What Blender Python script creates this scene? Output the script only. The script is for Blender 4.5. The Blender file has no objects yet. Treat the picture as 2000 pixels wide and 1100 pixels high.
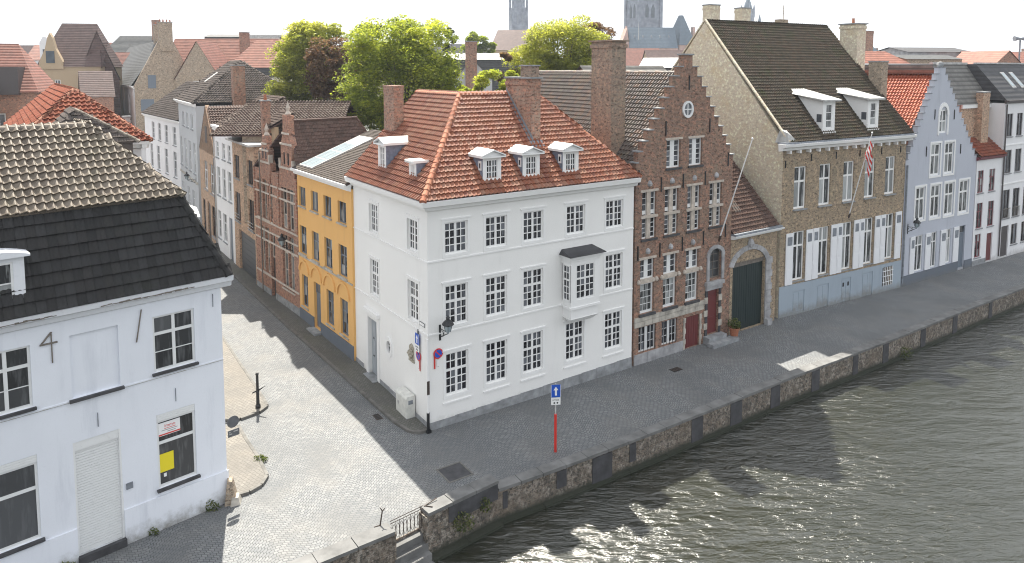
import bpy, math, random
import numpy as np
from mathutils import Vector, Matrix
random.seed(11); rng = np.random.default_rng(5)
sc = bpy.context.scene
COL = sc.collection
R = math.radians
# ------------------------------------------------------------------ camera, sky, sun, exposure
CAM = Vector((0, 0, 17.0))
cd = bpy.data.cameras.new('camera'); cam = bpy.data.objects.new('camera', cd); COL.objects.link(cam)
cam.location = CAM; cam.rotation_euler = (R(90 - 4.87), 0, 0)
cd.sensor_width = 36; cd.lens = 25.146; cd.shift_y = -0.148; cd.clip_start = .5; cd.clip_end = 6000
sc.camera = cam
SUN_EL = R(56); SUN_TO = Vector((-.32, .947, 0)).normalized() * math.cos(SUN_EL) + Vector((0, 0, math.sin(SUN_EL)))
wd = bpy.data.worlds.new('World'); sc.world = wd; wd.use_nodes = True
wn = wd.node_tree; wn.nodes.clear()
sky = wn.nodes.new('ShaderNodeTexSky'); sky.sky_type = 'NISHITA'; sky.sun_disc = False
sky.sun_elevation = SUN_EL; sky.sun_rotation = math.atan2(SUN_TO.x, SUN_TO.y)
sky.air_density = 1.0; sky.dust_density = 2.5; sky.ozone_density = 1.0
bg1 = wn.nodes.new('ShaderNodeBackground'); bg1.inputs[1].default_value = .055
bg2 = wn.nodes.new('ShaderNodeBackground'); bg2.inputs[0].default_value = (.94, .965, 1.0, 1); bg2.inputs[1].default_value = .56
# thin bright cloud veil over the whole sky
wtc = wn.nodes.new('ShaderNodeTexCoord'); wnz = wn.nodes.new('ShaderNodeTexNoise')
wnz.inputs['Scale'].default_value = 2.2; wnz.inputs['Detail'].default_value = 5
wmp = wn.nodes.new('ShaderNodeMapping'); wmp.inputs['Scale'].default_value = (1, 1, 3)
wn.links.new(wtc.outputs['Generated'], wmp.inputs[0]); wn.links.new(wmp.outputs[0], wnz.inputs['Vector'])
wrm = wn.nodes.new('ShaderNodeMapRange'); wrm.inputs['From Min'].default_value = .3; wrm.inputs['From Max'].default_value = .7
wrm.inputs['To Min'].default_value = .80; wrm.inputs['To Max'].default_value = .97
wn.links.new(wnz.outputs['Fac'], wrm.inputs['Value'])
wmx = wn.nodes.new('ShaderNodeMixShader'); wo = wn.nodes.new('ShaderNodeOutputWorld')
wn.links.new(sky.outputs[0], bg1.inputs[0]); wn.links.new(wrm.outputs[0], wmx.inputs[0])
wn.links.new(bg1.outputs[0], wmx.inputs[1]); wn.links.new(bg2.outputs[0], wmx.inputs[2]); wn.links.new(wmx.outputs[0], wo.inputs[0])
sl = bpy.data.lights.new('sun', 'SUN'); sl.energy = 4.7; sl.angle = R(.6); sl.color = (1, .94, .83)
so = bpy.data.objects.new('sun', sl); COL.objects.link(so); so.location = (0, 0, 60)
so.rotation_euler = (-SUN_TO).to_track_quat('-Z', 'Y').to_euler()
sc.view_settings.view_transform = 'Standard'; sc.view_settings.look = 'None'; sc.view_settings.gamma = 1
sc.view_settings.use_curve_mapping = False; sc.view_settings.exposure = 1.33
sc.cycles.use_denoising = True; sc.cycles.max_bounces = 6; sc.cycles.diffuse_bounces = 3
sc.cycles.transparent_max_bounces = 8; sc.cycles.caustics_reflective = False; sc.cycles.caustics_refractive = False; sc.cycles.filter_width = 1.1; sc.cycles.sample_clamp_indirect = 6

# ------------------------------------------------------------------ materials
def lin(c): return (c[0], c[1], c[2], 1)
class NT:
    def __init__(s, name):
        s.m = bpy.data.materials.new(name); s.m.use_nodes = True; s.t = s.m.node_tree
        s.b = s.t.nodes['Principled BSDF']; s.out = s.t.nodes['Material Output']
    def n(s, typ, ins=None, **kw):
        nd = s.t.nodes.new('ShaderNode' + typ)
        for k, v in kw.items(): setattr(nd, k, v)
        for k, v in (ins or {}).items():
            if isinstance(v, tuple) and len(v) == 2 and hasattr(v[0], 'outputs'):
                s.t.links.new(v[0].outputs[v[1]], nd.inputs[k])
            elif hasattr(v, 'outputs'): s.t.links.new(v.outputs[0], nd.inputs[k])
            else: nd.inputs[k].default_value = v
        return nd
    def set(s, k, v):
        if hasattr(v, 'outputs'): s.t.links.new(v.outputs[0], s.b.inputs[k])
        elif isinstance(v, tuple) and hasattr(v[0], 'outputs'): s.t.links.new(v[0].outputs[v[1]], s.b.inputs[k])
        else: s.b.inputs[k].default_value = v
    def noise(s, vec, scale, detail=4, rough=.55):
        return s.n('TexNoise', {'Vector': vec, 'Scale': scale, 'Detail': detail, 'Roughness': rough})
    def ramp(s, fac, stops):
        r = s.n('ValToRGB', {0: fac}); e = r.color_ramp.elements
        while len(e) < len(stops): e.new(.5)
        for i, (p, c) in enumerate(stops): e[i].position = p; e[i].color = lin(c)
        return r
    def mix(s, fac, a, b, blend='MIX'):
        nd = s.t.nodes.new('ShaderNodeMix'); nd.data_type = 'RGBA'; nd.blend_type = blend
        for i, v in ((0, fac), (6, a), (7, b)):
            if isinstance(v, tuple) and hasattr(v[0], 'outputs'): s.t.links.new(v[0].outputs[v[1]], nd.inputs[i])
            elif hasattr(v, 'outputs'):
                s.t.links.new(v.outputs[2] if v.bl_idname == 'ShaderNodeMix' else v.outputs[0], nd.inputs[i])
            else: nd.inputs[i].default_value = lin(v) if isinstance(v, (tuple, list)) else v
        return nd
    def mr(s, v, a, b, c=0., d=1.):
        return s.n('MapRange', {'Value': v, 'From Min': a, 'From Max': b, 'To Min': c, 'To Max': d})
    def bump(s, h, strength=.3, dist=.02):
        return s.n('Bump', {'Height': h, 'Strength': strength, 'Distance': dist})
    def color(s, mx): s.t.links.new(mx.outputs[2] if mx.bl_idname == 'ShaderNodeMix' else mx.outputs[0], s.b.inputs['Base Color'])
    def pos(s): return (s.n('NewGeometry'), 'Position')
    def obj(s): return (s.n('TexCoord'), 'Object')
    def wallvec(s):
        tc = s.n('TexCoord'); o = s.n('SeparateXYZ', {0: (tc, 'Object')}); nn = s.n('SeparateXYZ', {0: (tc, 'Normal')})
        ab = s.n('Math', {0: (nn, 'X')}, operation='ABSOLUTE'); g = s.n('Math', {0: ab, 1: .6}, operation='GREATER_THAN')
        mx = s.n('Mix', {0: g, 2: (o, 'X'), 3: (o, 'Y')})
        az = s.n('Math', {0: (nn, 'Z')}, operation='ABSOLUTE'); gz = s.n('Math', {0: az, 1: .7}, operation='GREATER_THAN')
        mz = s.n('Mix', {0: gz, 2: (o, 'Z'), 3: (o, 'Y')})
        return s.n('CombineXYZ', {'X': mx, 'Y': mz})
    def stretch(s, sx, sy, sz):
        return s.n('Mapping', {0: s.pos(), 'Scale': (sx, sy, sz)})

def plain(name, c, rough=.6, var=.12, scale=3., metal=0, bump=0.):
    t = NT(name); nz = t.noise(t.pos(), scale, 5)
    a = tuple(max(0, x * (1 - var)) for x in c); b = tuple(min(1, x * (1 + var)) for x in c)
    t.color(t.ramp(nz, [(.3, a), (.7, b)])); t.set('Roughness', rough); t.set('Metallic', metal)
    if bump: t.set('Normal', t.bump(t.noise(t.pos(), scale * 6, 4), bump, .02))
    return t.m
def plaster(name, c, dirt=(.35, .34, .32), amount=.25, base=1.0):
    """painted render: faint patches, rain streaks, splash dirt near the foot of the wall"""
    t = NT(name); n1 = t.noise(t.pos(), .55, 6); n2 = t.noise(t.stretch(1.9, 1.9, .26), 1., 7, .68)
    col = t.ramp(n1, [(.3, tuple(x * .955 for x in c)), (.7, c)])
    st0 = t.mr(n2, .50, .70, 0, amount); n5 = t.noise(t.stretch(1, 1, .5), .5, 4); st = t.n('Math', {0: st0, 1: t.mr(n5, .46, .62, .12, 1.)}, operation='MULTIPLY'); m1 = t.mix(st, col, dirt)
    sep = t.n('SeparateXYZ', {0: t.obj()}); foot = t.mr((sep, 'Z'), .9, .05, 0, 1)
    n3 = t.noise(t.pos(), 2.4, 6, .7); f2 = t.n('Math', {0: foot, 1: n3}, operation='MULTIPLY')
    f3 = t.mr(f2, .20, .50, 0, .8 * base); m2 = t.mix(f3, m1, (.20, .19, .16))
    fine = t.noise(t.pos(), 9., 3); t.color(t.mix(t.mr(fine, .6, .75, 0, amount * .35), m2, tuple(x * .8 for x in c)))
    t.set('Roughness', .85); t.set('Normal', t.bump(t.noise(t.pos(), 14, 5), .12, .02)); return t.m
def brick(name, c1, c2, c3, mortar, bw=.24, bh=.075, patch=(.4, .35, .28), pamt=.4, dark=(.08, .075, .07), damt=.35, speck=.8):
    t = NT(name); v = t.wallvec()
    b = t.n('TexBrick', {'Vector': v, 'Color1': lin(c1), 'Color2': lin(c2), 'Mortar': lin(mortar), 'Scale': 1.,
             'Mortar Size': .011, 'Mortar Smooth': .3, 'Bias': 0., 'Brick Width': bw, 'Row Height': bh})
    n0 = t.noise(t.n('Mapping', {0: v, 'Scale': (2.2, 5.5, 1)}), 1.3, 5, .75); m0 = t.mix(t.mr(n0, .47, .58, 0, .8), b, c3)
    n1 = t.noise(t.pos(), .7, 6, .65); m1 = t.mix(t.mr(n1, .5, .68, 0, pamt), m0, patch)
    n2 = t.noise(t.stretch(1.5, 1.5, .5), 1.1, 6, .7); m2 = t.mix(t.mr(n2, .54, .72, 0, damt), m1, dark)
    n3 = t.noise(t.pos(), 4.2, 4, .8); m3 = t.mix(t.mr(n3, .52, .62, 0, .75), m2, tuple(min(.9, x * 1.75) for x in c1))
    n4 = t.noise(t.stretch(1, 1, 1.8), 4.6, 4, .75); m4 = t.mix(t.mr(n4, .53, .62, 0, speck), m3, tuple(x * .3 for x in c2)); t.color(m4)
    t.set('Roughness', .9); t.set('Normal', t.bump((b, 'Fac'), -.5, .012)); return t.m
def tilemat(name, cols, moss=(.10, .11, .05), mossamt=.3, rough=.55, dark=.35, patch=None, spec=.18):
    t = NT(name); at = t.n('Attribute', attribute_name='tint'); oi = t.n('ObjectInfo')
    ad = t.n('Math', {0: (at, 'Fac'), 1: (oi, 'Random')}, operation='ADD'); fr_ = t.n('Math', {0: ad}, operation='FRACT')
    k = len(cols); r = t.ramp(fr_, [((i + .5) / k, c) for i, c in enumerate(cols)])
    n1 = t.noise(t.pos(), 1.0, 6, .7); m1 = t.mix(t.mr(n1, .52, .70, 0, mossamt), r, moss)
    n2 = t.noise(t.pos(), 5.5, 4, .7); m2 = t.mix(t.mr(n2, .52, .7, 0, dark), m1, tuple(x * .3 for x in cols[0]))
    if patch:
        n3 = t.noise(t.pos(), .45, 5, .6); m2 = t.mix(t.mr(n3, .48, .64, 0, .6), m2, patch)
    t.color(m2); t.set('Roughness', rough); t.set('Specular IOR Level', spec); t.set('Normal', t.bump(t.noise(t.pos(), 30, 3), .2, .01)); return t.m
def farroof(name, c, row=.30, var=.35, dark=.5):
    t = NT(name); sep = t.n('SeparateXYZ', {0: t.pos()})
    w = t.n('TexWave', {'Vector': t.n('CombineXYZ', {'Z': (sep, 'Z')}), 'Scale': 1 / row / 3.1, 'Distortion': .6, 'Detail': 1.}, wave_type='BANDS', bands_direction='Z')
    n1 = t.noise(t.pos(), 1.2, 6, .7); a = t.ramp(n1, [(.3, tuple(x * (1 - var) for x in c)), (.72, tuple(min(1, x * (1 + var)) for x in c))])
    t.color(t.mix(t.mr(w, .1, .5, dark, 0), a, tuple(x * .3 for x in c))); t.set('Roughness', .75)
    t.set('Normal', t.bump((w, 'Fac'), .5, .04)); return t.m
def paint(name, c, rough=.45, wear=.15):
    t = NT(name); n1 = t.noise(t.pos(), 6., 5, .7)
    t.color(t.mix(t.mr(n1, .55, .75, 0, wear), c, tuple(x * .55 for x in c))); t.set('Roughness', rough); return t.m
def glass(name, c0, c1, rough=.06):
    t = NT(name); oi = t.n('ObjectInfo'); r = t.ramp((oi, 'Random'), [(0, tuple(x * .6 for x in c0)), (.55, c0), (.95, tuple(min(1, x * 1.9) for x in c1))])
    nz = t.noise(t.n('Mapping', {0: t.pos(), 'Scale': (5, 5, .7)}), 1.3, 3)
    t.color(t.mix(t.mr(nz, .5, .66, 0, .55), r, tuple(min(1, x * 2.6 + .012) for x in c1)))
    t.set('Roughness', rough); t.set('IOR', 1.5); t.set('Specular IOR Level', .5)
    t.set('Normal', t.bump(t.noise(t.pos(), 1.3, 2), .10, .05)); return t.m

M = {}
M['wh_plaster'] = plaster('white_render', (.85, .845, .825), amount=.09, base=.55)
M['a_plaster'] = plaster('chalky_white_render', (.79, .82, .88), (.42, .45, .52), .34)
M['yellow'] = plaster('yellow_render', (.78, .45, .155), (.55, .31, .13), .40, .4)
M['lavender'] = plaster('lavender_render', (.49, .515, .58), (.34, .36, .41), .55, .6)
M['white_far'] = plaster('white_house_render', (.80, .80, .81), (.5, .5, .5), .25, .5)
M['grey_far'] = plaster('grey_house_render', (.52, .54, .56), (.38, .38, .38), .3, .5)
M['cream'] = plaster('cream_render', (.42, .32, .21), (.25, .17, .12), .22, .5)
M['trim'] = paint('white_trim_paint', (.83, .83, .82), .5, .08)
M['frame'] = paint('white_frame_paint', (.84, .84, .83), .4, .06)
M['old_frame'] = paint('weathered_white_frame', (.76, .77, .77), .55, .3)
M['peeling'] = paint('peeling_cornice_paint', (.74, .76, .80), .6, .2)
M['grey_frame'] = paint('blue_grey_frame_paint', (.14, .17, .21), .45, .2)
M['dark_frame'] = paint('dark_window_paint', (.06, .05, .05), .45, .2)
M['red_frame'] = paint('wine_red_paint', (.16, .03, .04), .45, .2)
M['stone'] = plain('blue_stone', (.27, .28, .29), .8, .3, 2.5, bump=.2)
M['pale_stone'] = plain('pale_limestone', (.44, .41, .36), .85, .35, 2.2, bump=.3)
M['grey_stone'] = plain('grey_sandstone', (.34, .34, .35), .85, .35, 1.6, bump=.3)
M['band_stone'] = plain('mullion_stone', (.50, .44, .38), .85, .2, 4, bump=.2)
M['plinth_blue'] = plaster('blue_grey_plinth', (.33, .39, .45), (.22, .25, .28), .35, .8)
M['plinth_dark'] = plaster('slate_grey_plinth', (.13, .15, .18), (.09, .1, .11), .35, .6)
M['sg_brick'] = brick('old_red_brown_brick', (.27, .14, .095), (.18, .105, .078), (.31, .20, .14), (.20, .175, .15), patch=(.25, .22, .16), damt=.42)
M['r_brick'] = brick('red_brick', (.33, .155, .10), (.25, .11, .075), (.36, .2, .14), (.32, .27, .22), damt=.35, pamt=.2)
M['g_brick'] = brick('pale_red_brick', (.43, .27, .18), (.36, .22, .15), (.50, .36, .25), (.42, .36, .28), damt=.15, pamt=.25)
M['br_brick'] = brick('brown_yellow_brick', (.32, .235, .155), (.24, .175, .12), (.38, .30, .20), (.27, .24, .195), patch=(.25, .24, .17), damt=.45)
M['br_side'] = brick('buff_brick', (.64, .53, .39), (.58, .48, .35), (.66, .59, .48), (.52, .47, .39), patch=(.56, .42, .21), pamt=.4, damt=.05, speck=.32)
M['chim_brick'] = brick('chimney_brick', (.31, .15, .10), (.23, .115, .08), (.35, .23, .17), (.28, .25, .21), damt=.25)
M['old_chim'] = brick('mossy_chimney_brick', (.27, .18, .13), (.21, .15, .115), (.32, .25, .19), (.25, .23, .2), patch=(.30, .27, .2), pamt=.5, damt=.5)
M['mason'] = brick('rubble_brick', (.33, .25, .18), (.28, .21, .15), (.4, .33, .25), (.33, .3, .25), damt=.35)
M['wh_tile'] = tilemat('orange_clay_tile', [(0.234, 0.075, 0.036), (0.289, 0.110, 0.061), (0.179, 0.053, 0.031), (0.303, 0.150, 0.097), (0.255, 0.088, 0.044)], (.20, .105, .065), .45, .42, .45, spec=.38)
M['a_tile'] = tilemat('grey_clay_tile', [(0.178, 0.149, 0.119), (0.224, 0.191, 0.155), (0.145, 0.119, 0.096), (0.198, 0.165, 0.132)], (.10, .10, .06), .4, .45, .45)
M['a_black'] = tilemat('black_flat_tile', [(.016, .016, .017), (.026, .026, .027), (.009, .009, .0095), (.02, .019, .019)], (.026, .029, .02), .35, .6, .4, spec=.3)
M['b_tile'] = tilemat('red_clay_tile', [(0.209, 0.061, 0.036), (0.252, 0.086, 0.052), (0.158, 0.043, 0.029), (0.230, 0.090, 0.058)], (.13, .085, .06), .45, .75, .5, spec=.08)
M['sg_tile'] = tilemat('brown_grey_clay_tile', [(0.126, 0.108, 0.098), (0.161, 0.133, 0.115), (0.098, 0.084, 0.077), (0.182, 0.122, 0.091)], (.13, .13, .08), .4, .5, .4, spec=.2)
M['br_tile'] = tilemat('mossy_brown_tile', [(0.066, 0.054, 0.040), (0.082, 0.064, 0.045), (0.053, 0.046, 0.033), (0.075, 0.052, 0.036)], (.045, .055, .022), .75, .75, .5)
M['lv_tile'] = tilemat('bright_red_tile', [(0.391, 0.102, 0.055), (0.442, 0.136, 0.076), (0.340, 0.085, 0.047)], (.3, .11, .06), .2, .45, .2)
M['y_tile'] = tilemat('brown_flat_tile', [(0.075, 0.060, 0.052), (0.095, 0.078, 0.067), (0.060, 0.048, 0.042)], (.06, .055, .045), .3, .7, .35, spec=.1)
M['r_tile'] = tilemat('dark_brown_tile', [(0.100, 0.060, 0.048), (0.124, 0.076, 0.060), (0.080, 0.050, 0.040)], (.08, .065, .05), .4, .55, .3)
M['w_tile'] = tilemat('weathered_brown_tile', [(0.124, 0.093, 0.081), (0.161, 0.130, 0.112), (0.099, 0.071, 0.062)], (.12, .11, .08), .4, .75, .4, spec=.08)
M['gh_tile'] = tilemat('dark_grey_tile', [(0.102, 0.087, 0.080), (0.129, 0.108, 0.100), (0.081, 0.071, 0.064)], (.09, .085, .07), .3, .8, .3, spec=.06)
M['roof_red'] = farroof('far_red_roof', (.22, .085, .06)); M['roof_brown'] = farroof('far_brown_roof', (.105, .062, .055))
M['roof_grey'] = farroof('far_grey_roof', (.065, .068, .07)); M['roof_slate'] = farroof('slate_roof', (.085, .12, .155), .8, .2, .15)
M['roof_orange'] = farroof('far_orange_roof', (.27, .105, .07)); M['roof_dark'] = farroof('dark_roof', (.055, .055, .06), .4, .3, .4)
M['roof_scale'] = farroof('silver_scale_roof', (.15, .145, .135), .38, .35, .7)
M['lead'] = plain('grey_lead', (.20, .22, .25), .5, .3, 4); M['zinc'] = plain('pale_zinc', (.42, .42, .41), .6, .3, 2.5)
M['slateside'] = plain('blue_slate_cladding', (.19, .22, .29), .5, .25, 6)
M['black'] = plain('black_iron', (.012, .013, .015), .4, .2, 8); M['iron'] = plain('rusty_iron', (.05, .035, .028), .7, .4, 9)
M['green_door'] = paint('dark_green_paint', (.008, .020, .020), .5, .25); M['red_door'] = paint('dark_red_paint', (.13, .026, .026), .5, .35)
M['grey_door'] = paint('grey_door_paint', (.34, .37, .40), .4, .1); M['garage'] = paint('charcoal_garage', (.065, .07, .08), .5, .2)
M['shutter'] = paint('white_shutter_paint', (.80, .81, .83), .5, .1)
M['glass'] = glass('window_glass', (.010, .011, .016), (.075, .08, .09)); M['glass_cur'] = glass('curtained_glass', (.03, .033, .036), (.20, .21, .21), .08)
M['glass_shop'] = glass('dusty_shop_glass', (.035, .037, .04), (.05, .052, .055), .22)
M['glass_sky'] = plain('skylight_glass', (.30, .36, .39), .12, .15)
M['blue'] = paint('sign_blue', (.012, .09, .50), .35, .05); M['red'] = paint('sign_red', (.62, .035, .025), .35, .08)
M['white'] = paint('sign_white', (.84, .84, .84), .4, .05); M['yellow_paper'] = paint('yellow_paper', (.82, .68, .02), .6, .08)
M['sign_back'] = plain('grey_sign_back', (.10, .105, .115), .5, .2, 5)
M['terracotta'] = plain('terracotta', (.34, .13, .07), .8, .2, 8); M['wood'] = plain('grey_wood', (.16, .14, .12), .8, .3, 5)
M['bark'] = plain('bark', (.09, .075, .06), .9, .35, 6, bump=.4)
M['box'] = plain('off_white_cabinet', (.66, .66, .62), .5, .12, 4); M['bronze'] = plain('stone_relief', (.36, .33, .27), .8, .4, 14, bump=.5)
M['haze_stone'] = plain('hazed_tower_stone', (.20, .22, .26), .9, .35, .35); M['haze_brick'] = plain('church_brick', (.42, .27, .22), .9, .2, .5)  # tower stone tinted bluish, distance haze put into its colour
M['louvre'] = plain('dark_louvre', (.07, .085, .10), .8, .2, 1)

def leafmat(name, cols, trans):
    t = NT(name); at = t.n('Attribute', attribute_name='tint'); k = len(cols)
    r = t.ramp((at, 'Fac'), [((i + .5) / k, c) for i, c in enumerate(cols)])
    t.color(r); t.set('Roughness', .55); t.set('Specular IOR Level', .25)
    tr = t.n('BsdfTranslucent'); mx = t.mix(1., r, trans, 'MULTIPLY'); t.t.links.new(mx.outputs[2], tr.inputs[0])
    ms = t.n('MixShader', {0: .5}); t.t.links.new(t.b.outputs[0], ms.inputs[1]); t.t.links.new(tr.outputs[0], ms.inputs[2])
    t.t.links.new(ms.outputs[0], t.out.inputs[0]); return t.m
M['wh_ridge'] = tilemat('orange_ridge_tile', [(.42, .17, .10), (.48, .22, .14), (.36, .13, .075)], (.3, .16, .10), .4, .75, .4)
M['a_ridge'] = tilemat('grey_ridge_tile', [(.22, .19, .16), (.27, .23, .19), (.17, .145, .12)], (.11, .11, .07), .5, .75, .4)
M['b_ridge'] = tilemat('red_ridge_tile', [(.30, .13, .08), (.36, .17, .11), (.24, .10, .065)], (.16, .11, .07), .5, .75, .4)
M['leaf_y'] = leafmat('yellow_green_leaf', [(.17, .19, .045), (.28, .30, .06), (.38, .39, .085), (.46, .45, .11)], (1.6, 1.6, 1.0))
M['leaf_g'] = leafmat('green_leaf', [(.11, .14, .035), (.20, .24, .045), (.31, .34, .06), (.42, .43, .08)], (2., 2., 1.))
M['leaf_r'] = leafmat('copper_leaf', [(.09, .055, .04), (.14, .09, .06), (.19, .13, .075), (.18, .15, .07)], (1.6, 1.4, 1.))
M['leaf_d'] = leafmat('dark_leaf', [(.018, .026, .015), (.03, .042, .02), (.045, .06, .025)], (1.2, 1.3, .8))
M['weed'] = leafmat('weed_leaf', [(.05, .08, .02), (.12, .15, .05), (.2, .2, .09)], (1.2, 1.3, .8))

def cobble(name, c_lo, c_hi, size, joint, arcs=0., period=2.4, rough=.8, warm=(.26, .22, .17), ang=34.):
    t = NT(name); mp = t.n('Mapping', {0: t.pos(), 'Rotation': (0, 0, -R(ang))})
    vec = mp
    if arcs:
        s = t.n('SeparateXYZ', {0: mp}); k = t.n('Math', {0: (s, 'X'), 1: 2 * math.pi / period}, operation='MULTIPLY')
        c = t.n('Math', {0: k}, operation='COSINE'); a = t.n('Math', {0: c, 1: arcs}, operation='MULTIPLY')
        y = t.n('Math', {0: (s, 'Y'), 1: a}, operation='ADD'); vec = t.n('CombineXYZ', {'X': (s, 'X'), 'Y': y})
    wob = t.noise(t.pos(), 3.5, 2); wv = t.n('VectorMath', {0: wob, 1: (.09, .09, .0)}, operation='MULTIPLY')
    vec2 = t.n('VectorMath', {0: vec, 1: wv}, operation='ADD')
    b = t.n('TexBrick', {'Vector': vec2, 'Color1': lin(c_lo), 'Color2': lin(c_hi), 'Mortar': lin(joint), 'Scale': 1., 'Mortar Size': size * .1,
            'Mortar Smooth': .5, 'Bias': 0., 'Brick Width': size * 1.25, 'Row Height': size})
    n1 = t.noise(t.pos(), .45, 6, .65); m1 = t.mix(t.mr(n1, .45, .7, 0, .45), b, warm)
    n2 = t.noise(t.pos(), 4., 4, .8); m2 = t.mix(t.mr(n2, .52, .7, 0, .5), m1, tuple(x * .62 for x in c_lo))
    n3 = t.noise(t.pos(), .22, 5, .6); m3 = t.mix(t.mr(n3, .48, .58, 0, .5), m2, tuple(x * .68 for x in c_lo)); t.color(m3)
    t.set('Roughness', rough); t.set('Normal', t.bump((b, 'Fac'), -.9, .018)); return t.m
M['cobble'] = cobble('street_setts', (.155, .164, .172), (.218, .224, .228), .14, (.058, .060, .060), .35, 2.6, warm=(.195, .185, .168))
M['walk'] = cobble('pavement_setts', (.115, .112, .105), (.155, .15, .14), .12, (.055, .058, .04), 0, ang=-36, warm=(.11, .11, .075))
M['walk2'] = cobble('pavement_slabs', (.165, .155, .14), (.215, .20, .18), .16, (.09, .085, .072), 0, ang=-36, warm=(.21, .18, .145))
M['kerb'] = plain('kerb_stone', (.14, .135, .125), .85, .3, 3, bump=.2)

def quaymat():
    t = NT('quay_rubble'); v = t.wallvec()
    b = t.n('TexBrick', {'Vector': v, 'Color1': lin((.26, .20, .15)), 'Color2': lin((.17, .145, .12)), 'Mortar': lin((.17, .16, .14)), 'Scale': 1.,
            'Mortar Size': .012, 'Mortar Smooth': .4, 'Brick Width': .24, 'Row Height': .085})
    n0 = t.noise(t.stretch(1.2, 1.2, .35), 1.4, 6, .7); m0 = t.mix(t.mr(n0, .52, .68, 0, .8), b, (.06, .052, .045))
    n1 = t.noise(t.pos(), 3.2, 6, .8); m1 = t.mix(t.mr(n1, .50, .57, 0, .8), m0, (.42, .38, .33))
    n2 = t.noise(t.pos(), 6.5, 4, .8); m2 = t.mix(t.mr(n2, .50, .57, 0, .85), m1, (.05, .047, .04))
    n5 = t.noise(t.pos(), .8, 4, .6); m2 = t.mix(t.mr(n5, .52, .68, 0, .55), m2, (.16, .12, .085))
    s = t.n('SeparateXYZ', {0: t.pos()}); wet = t.mr((s, 'Z'), -.62, -.9); m3 = t.mix(wet, m2, (.03, .035, .022)); t.color(m3)
    t.set('Roughness', .85); bb = t.n('Math', {0: n1, 1: (b, 'Fac')}, operation='SUBTRACT'); t.set('Normal', t.bump(bb, .8, .05)); return t.m
M['quay'] = quaymat()
M['quay_panel'] = plain('dark_stone_slab', (.055, .055, .06), .8, .35, 2.5, bump=.3)
M['coping'] = plain('coping_stone', (.15, .15, .148), .85, .35, 1.4, bump=.25)

def watermat():
    t = NT('canal_water'); t.set('Base Color', lin((.012, .014, .007))); t.set('Roughness', .23); t.set('IOR', 2.05)
    mp = t.n('Mapping', {0: t.pos(), 'Rotation': (0, 0, R(-14)), 'Scale': (.50, 1.5, 1)})
    a = t.n('TexNoise', {'Vector': mp, 'Scale': 2.7, 'Detail': 4., 'Roughness': .6, 'Distortion': .6})
    mp2 = t.n('Mapping', {0: t.pos(), 'Rotation': (0, 0, R(14)), 'Scale': (.7, 1.6, 1)})
    c = t.n('TexNoise', {'Vector': mp2, 'Scale': .6, 'Detail': 4, 'Roughness': .5, 'Distortion': .4})
    gust = t.mr(t.noise(t.pos(), .10, 3), .36, .60, .30, 1.0)
    ag = t.n('Math', {0: a, 1: gust}, operation='MULTIPLY')
    cm = t.n('Math', {0: c, 1: 1.1}, operation='MULTIPLY'); h = t.n('Math', {0: ag, 1: cm}, operation='ADD')
    t.set('Normal', t.bump(h, 1., .14)); return t.m
M['water'] = watermat()

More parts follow.
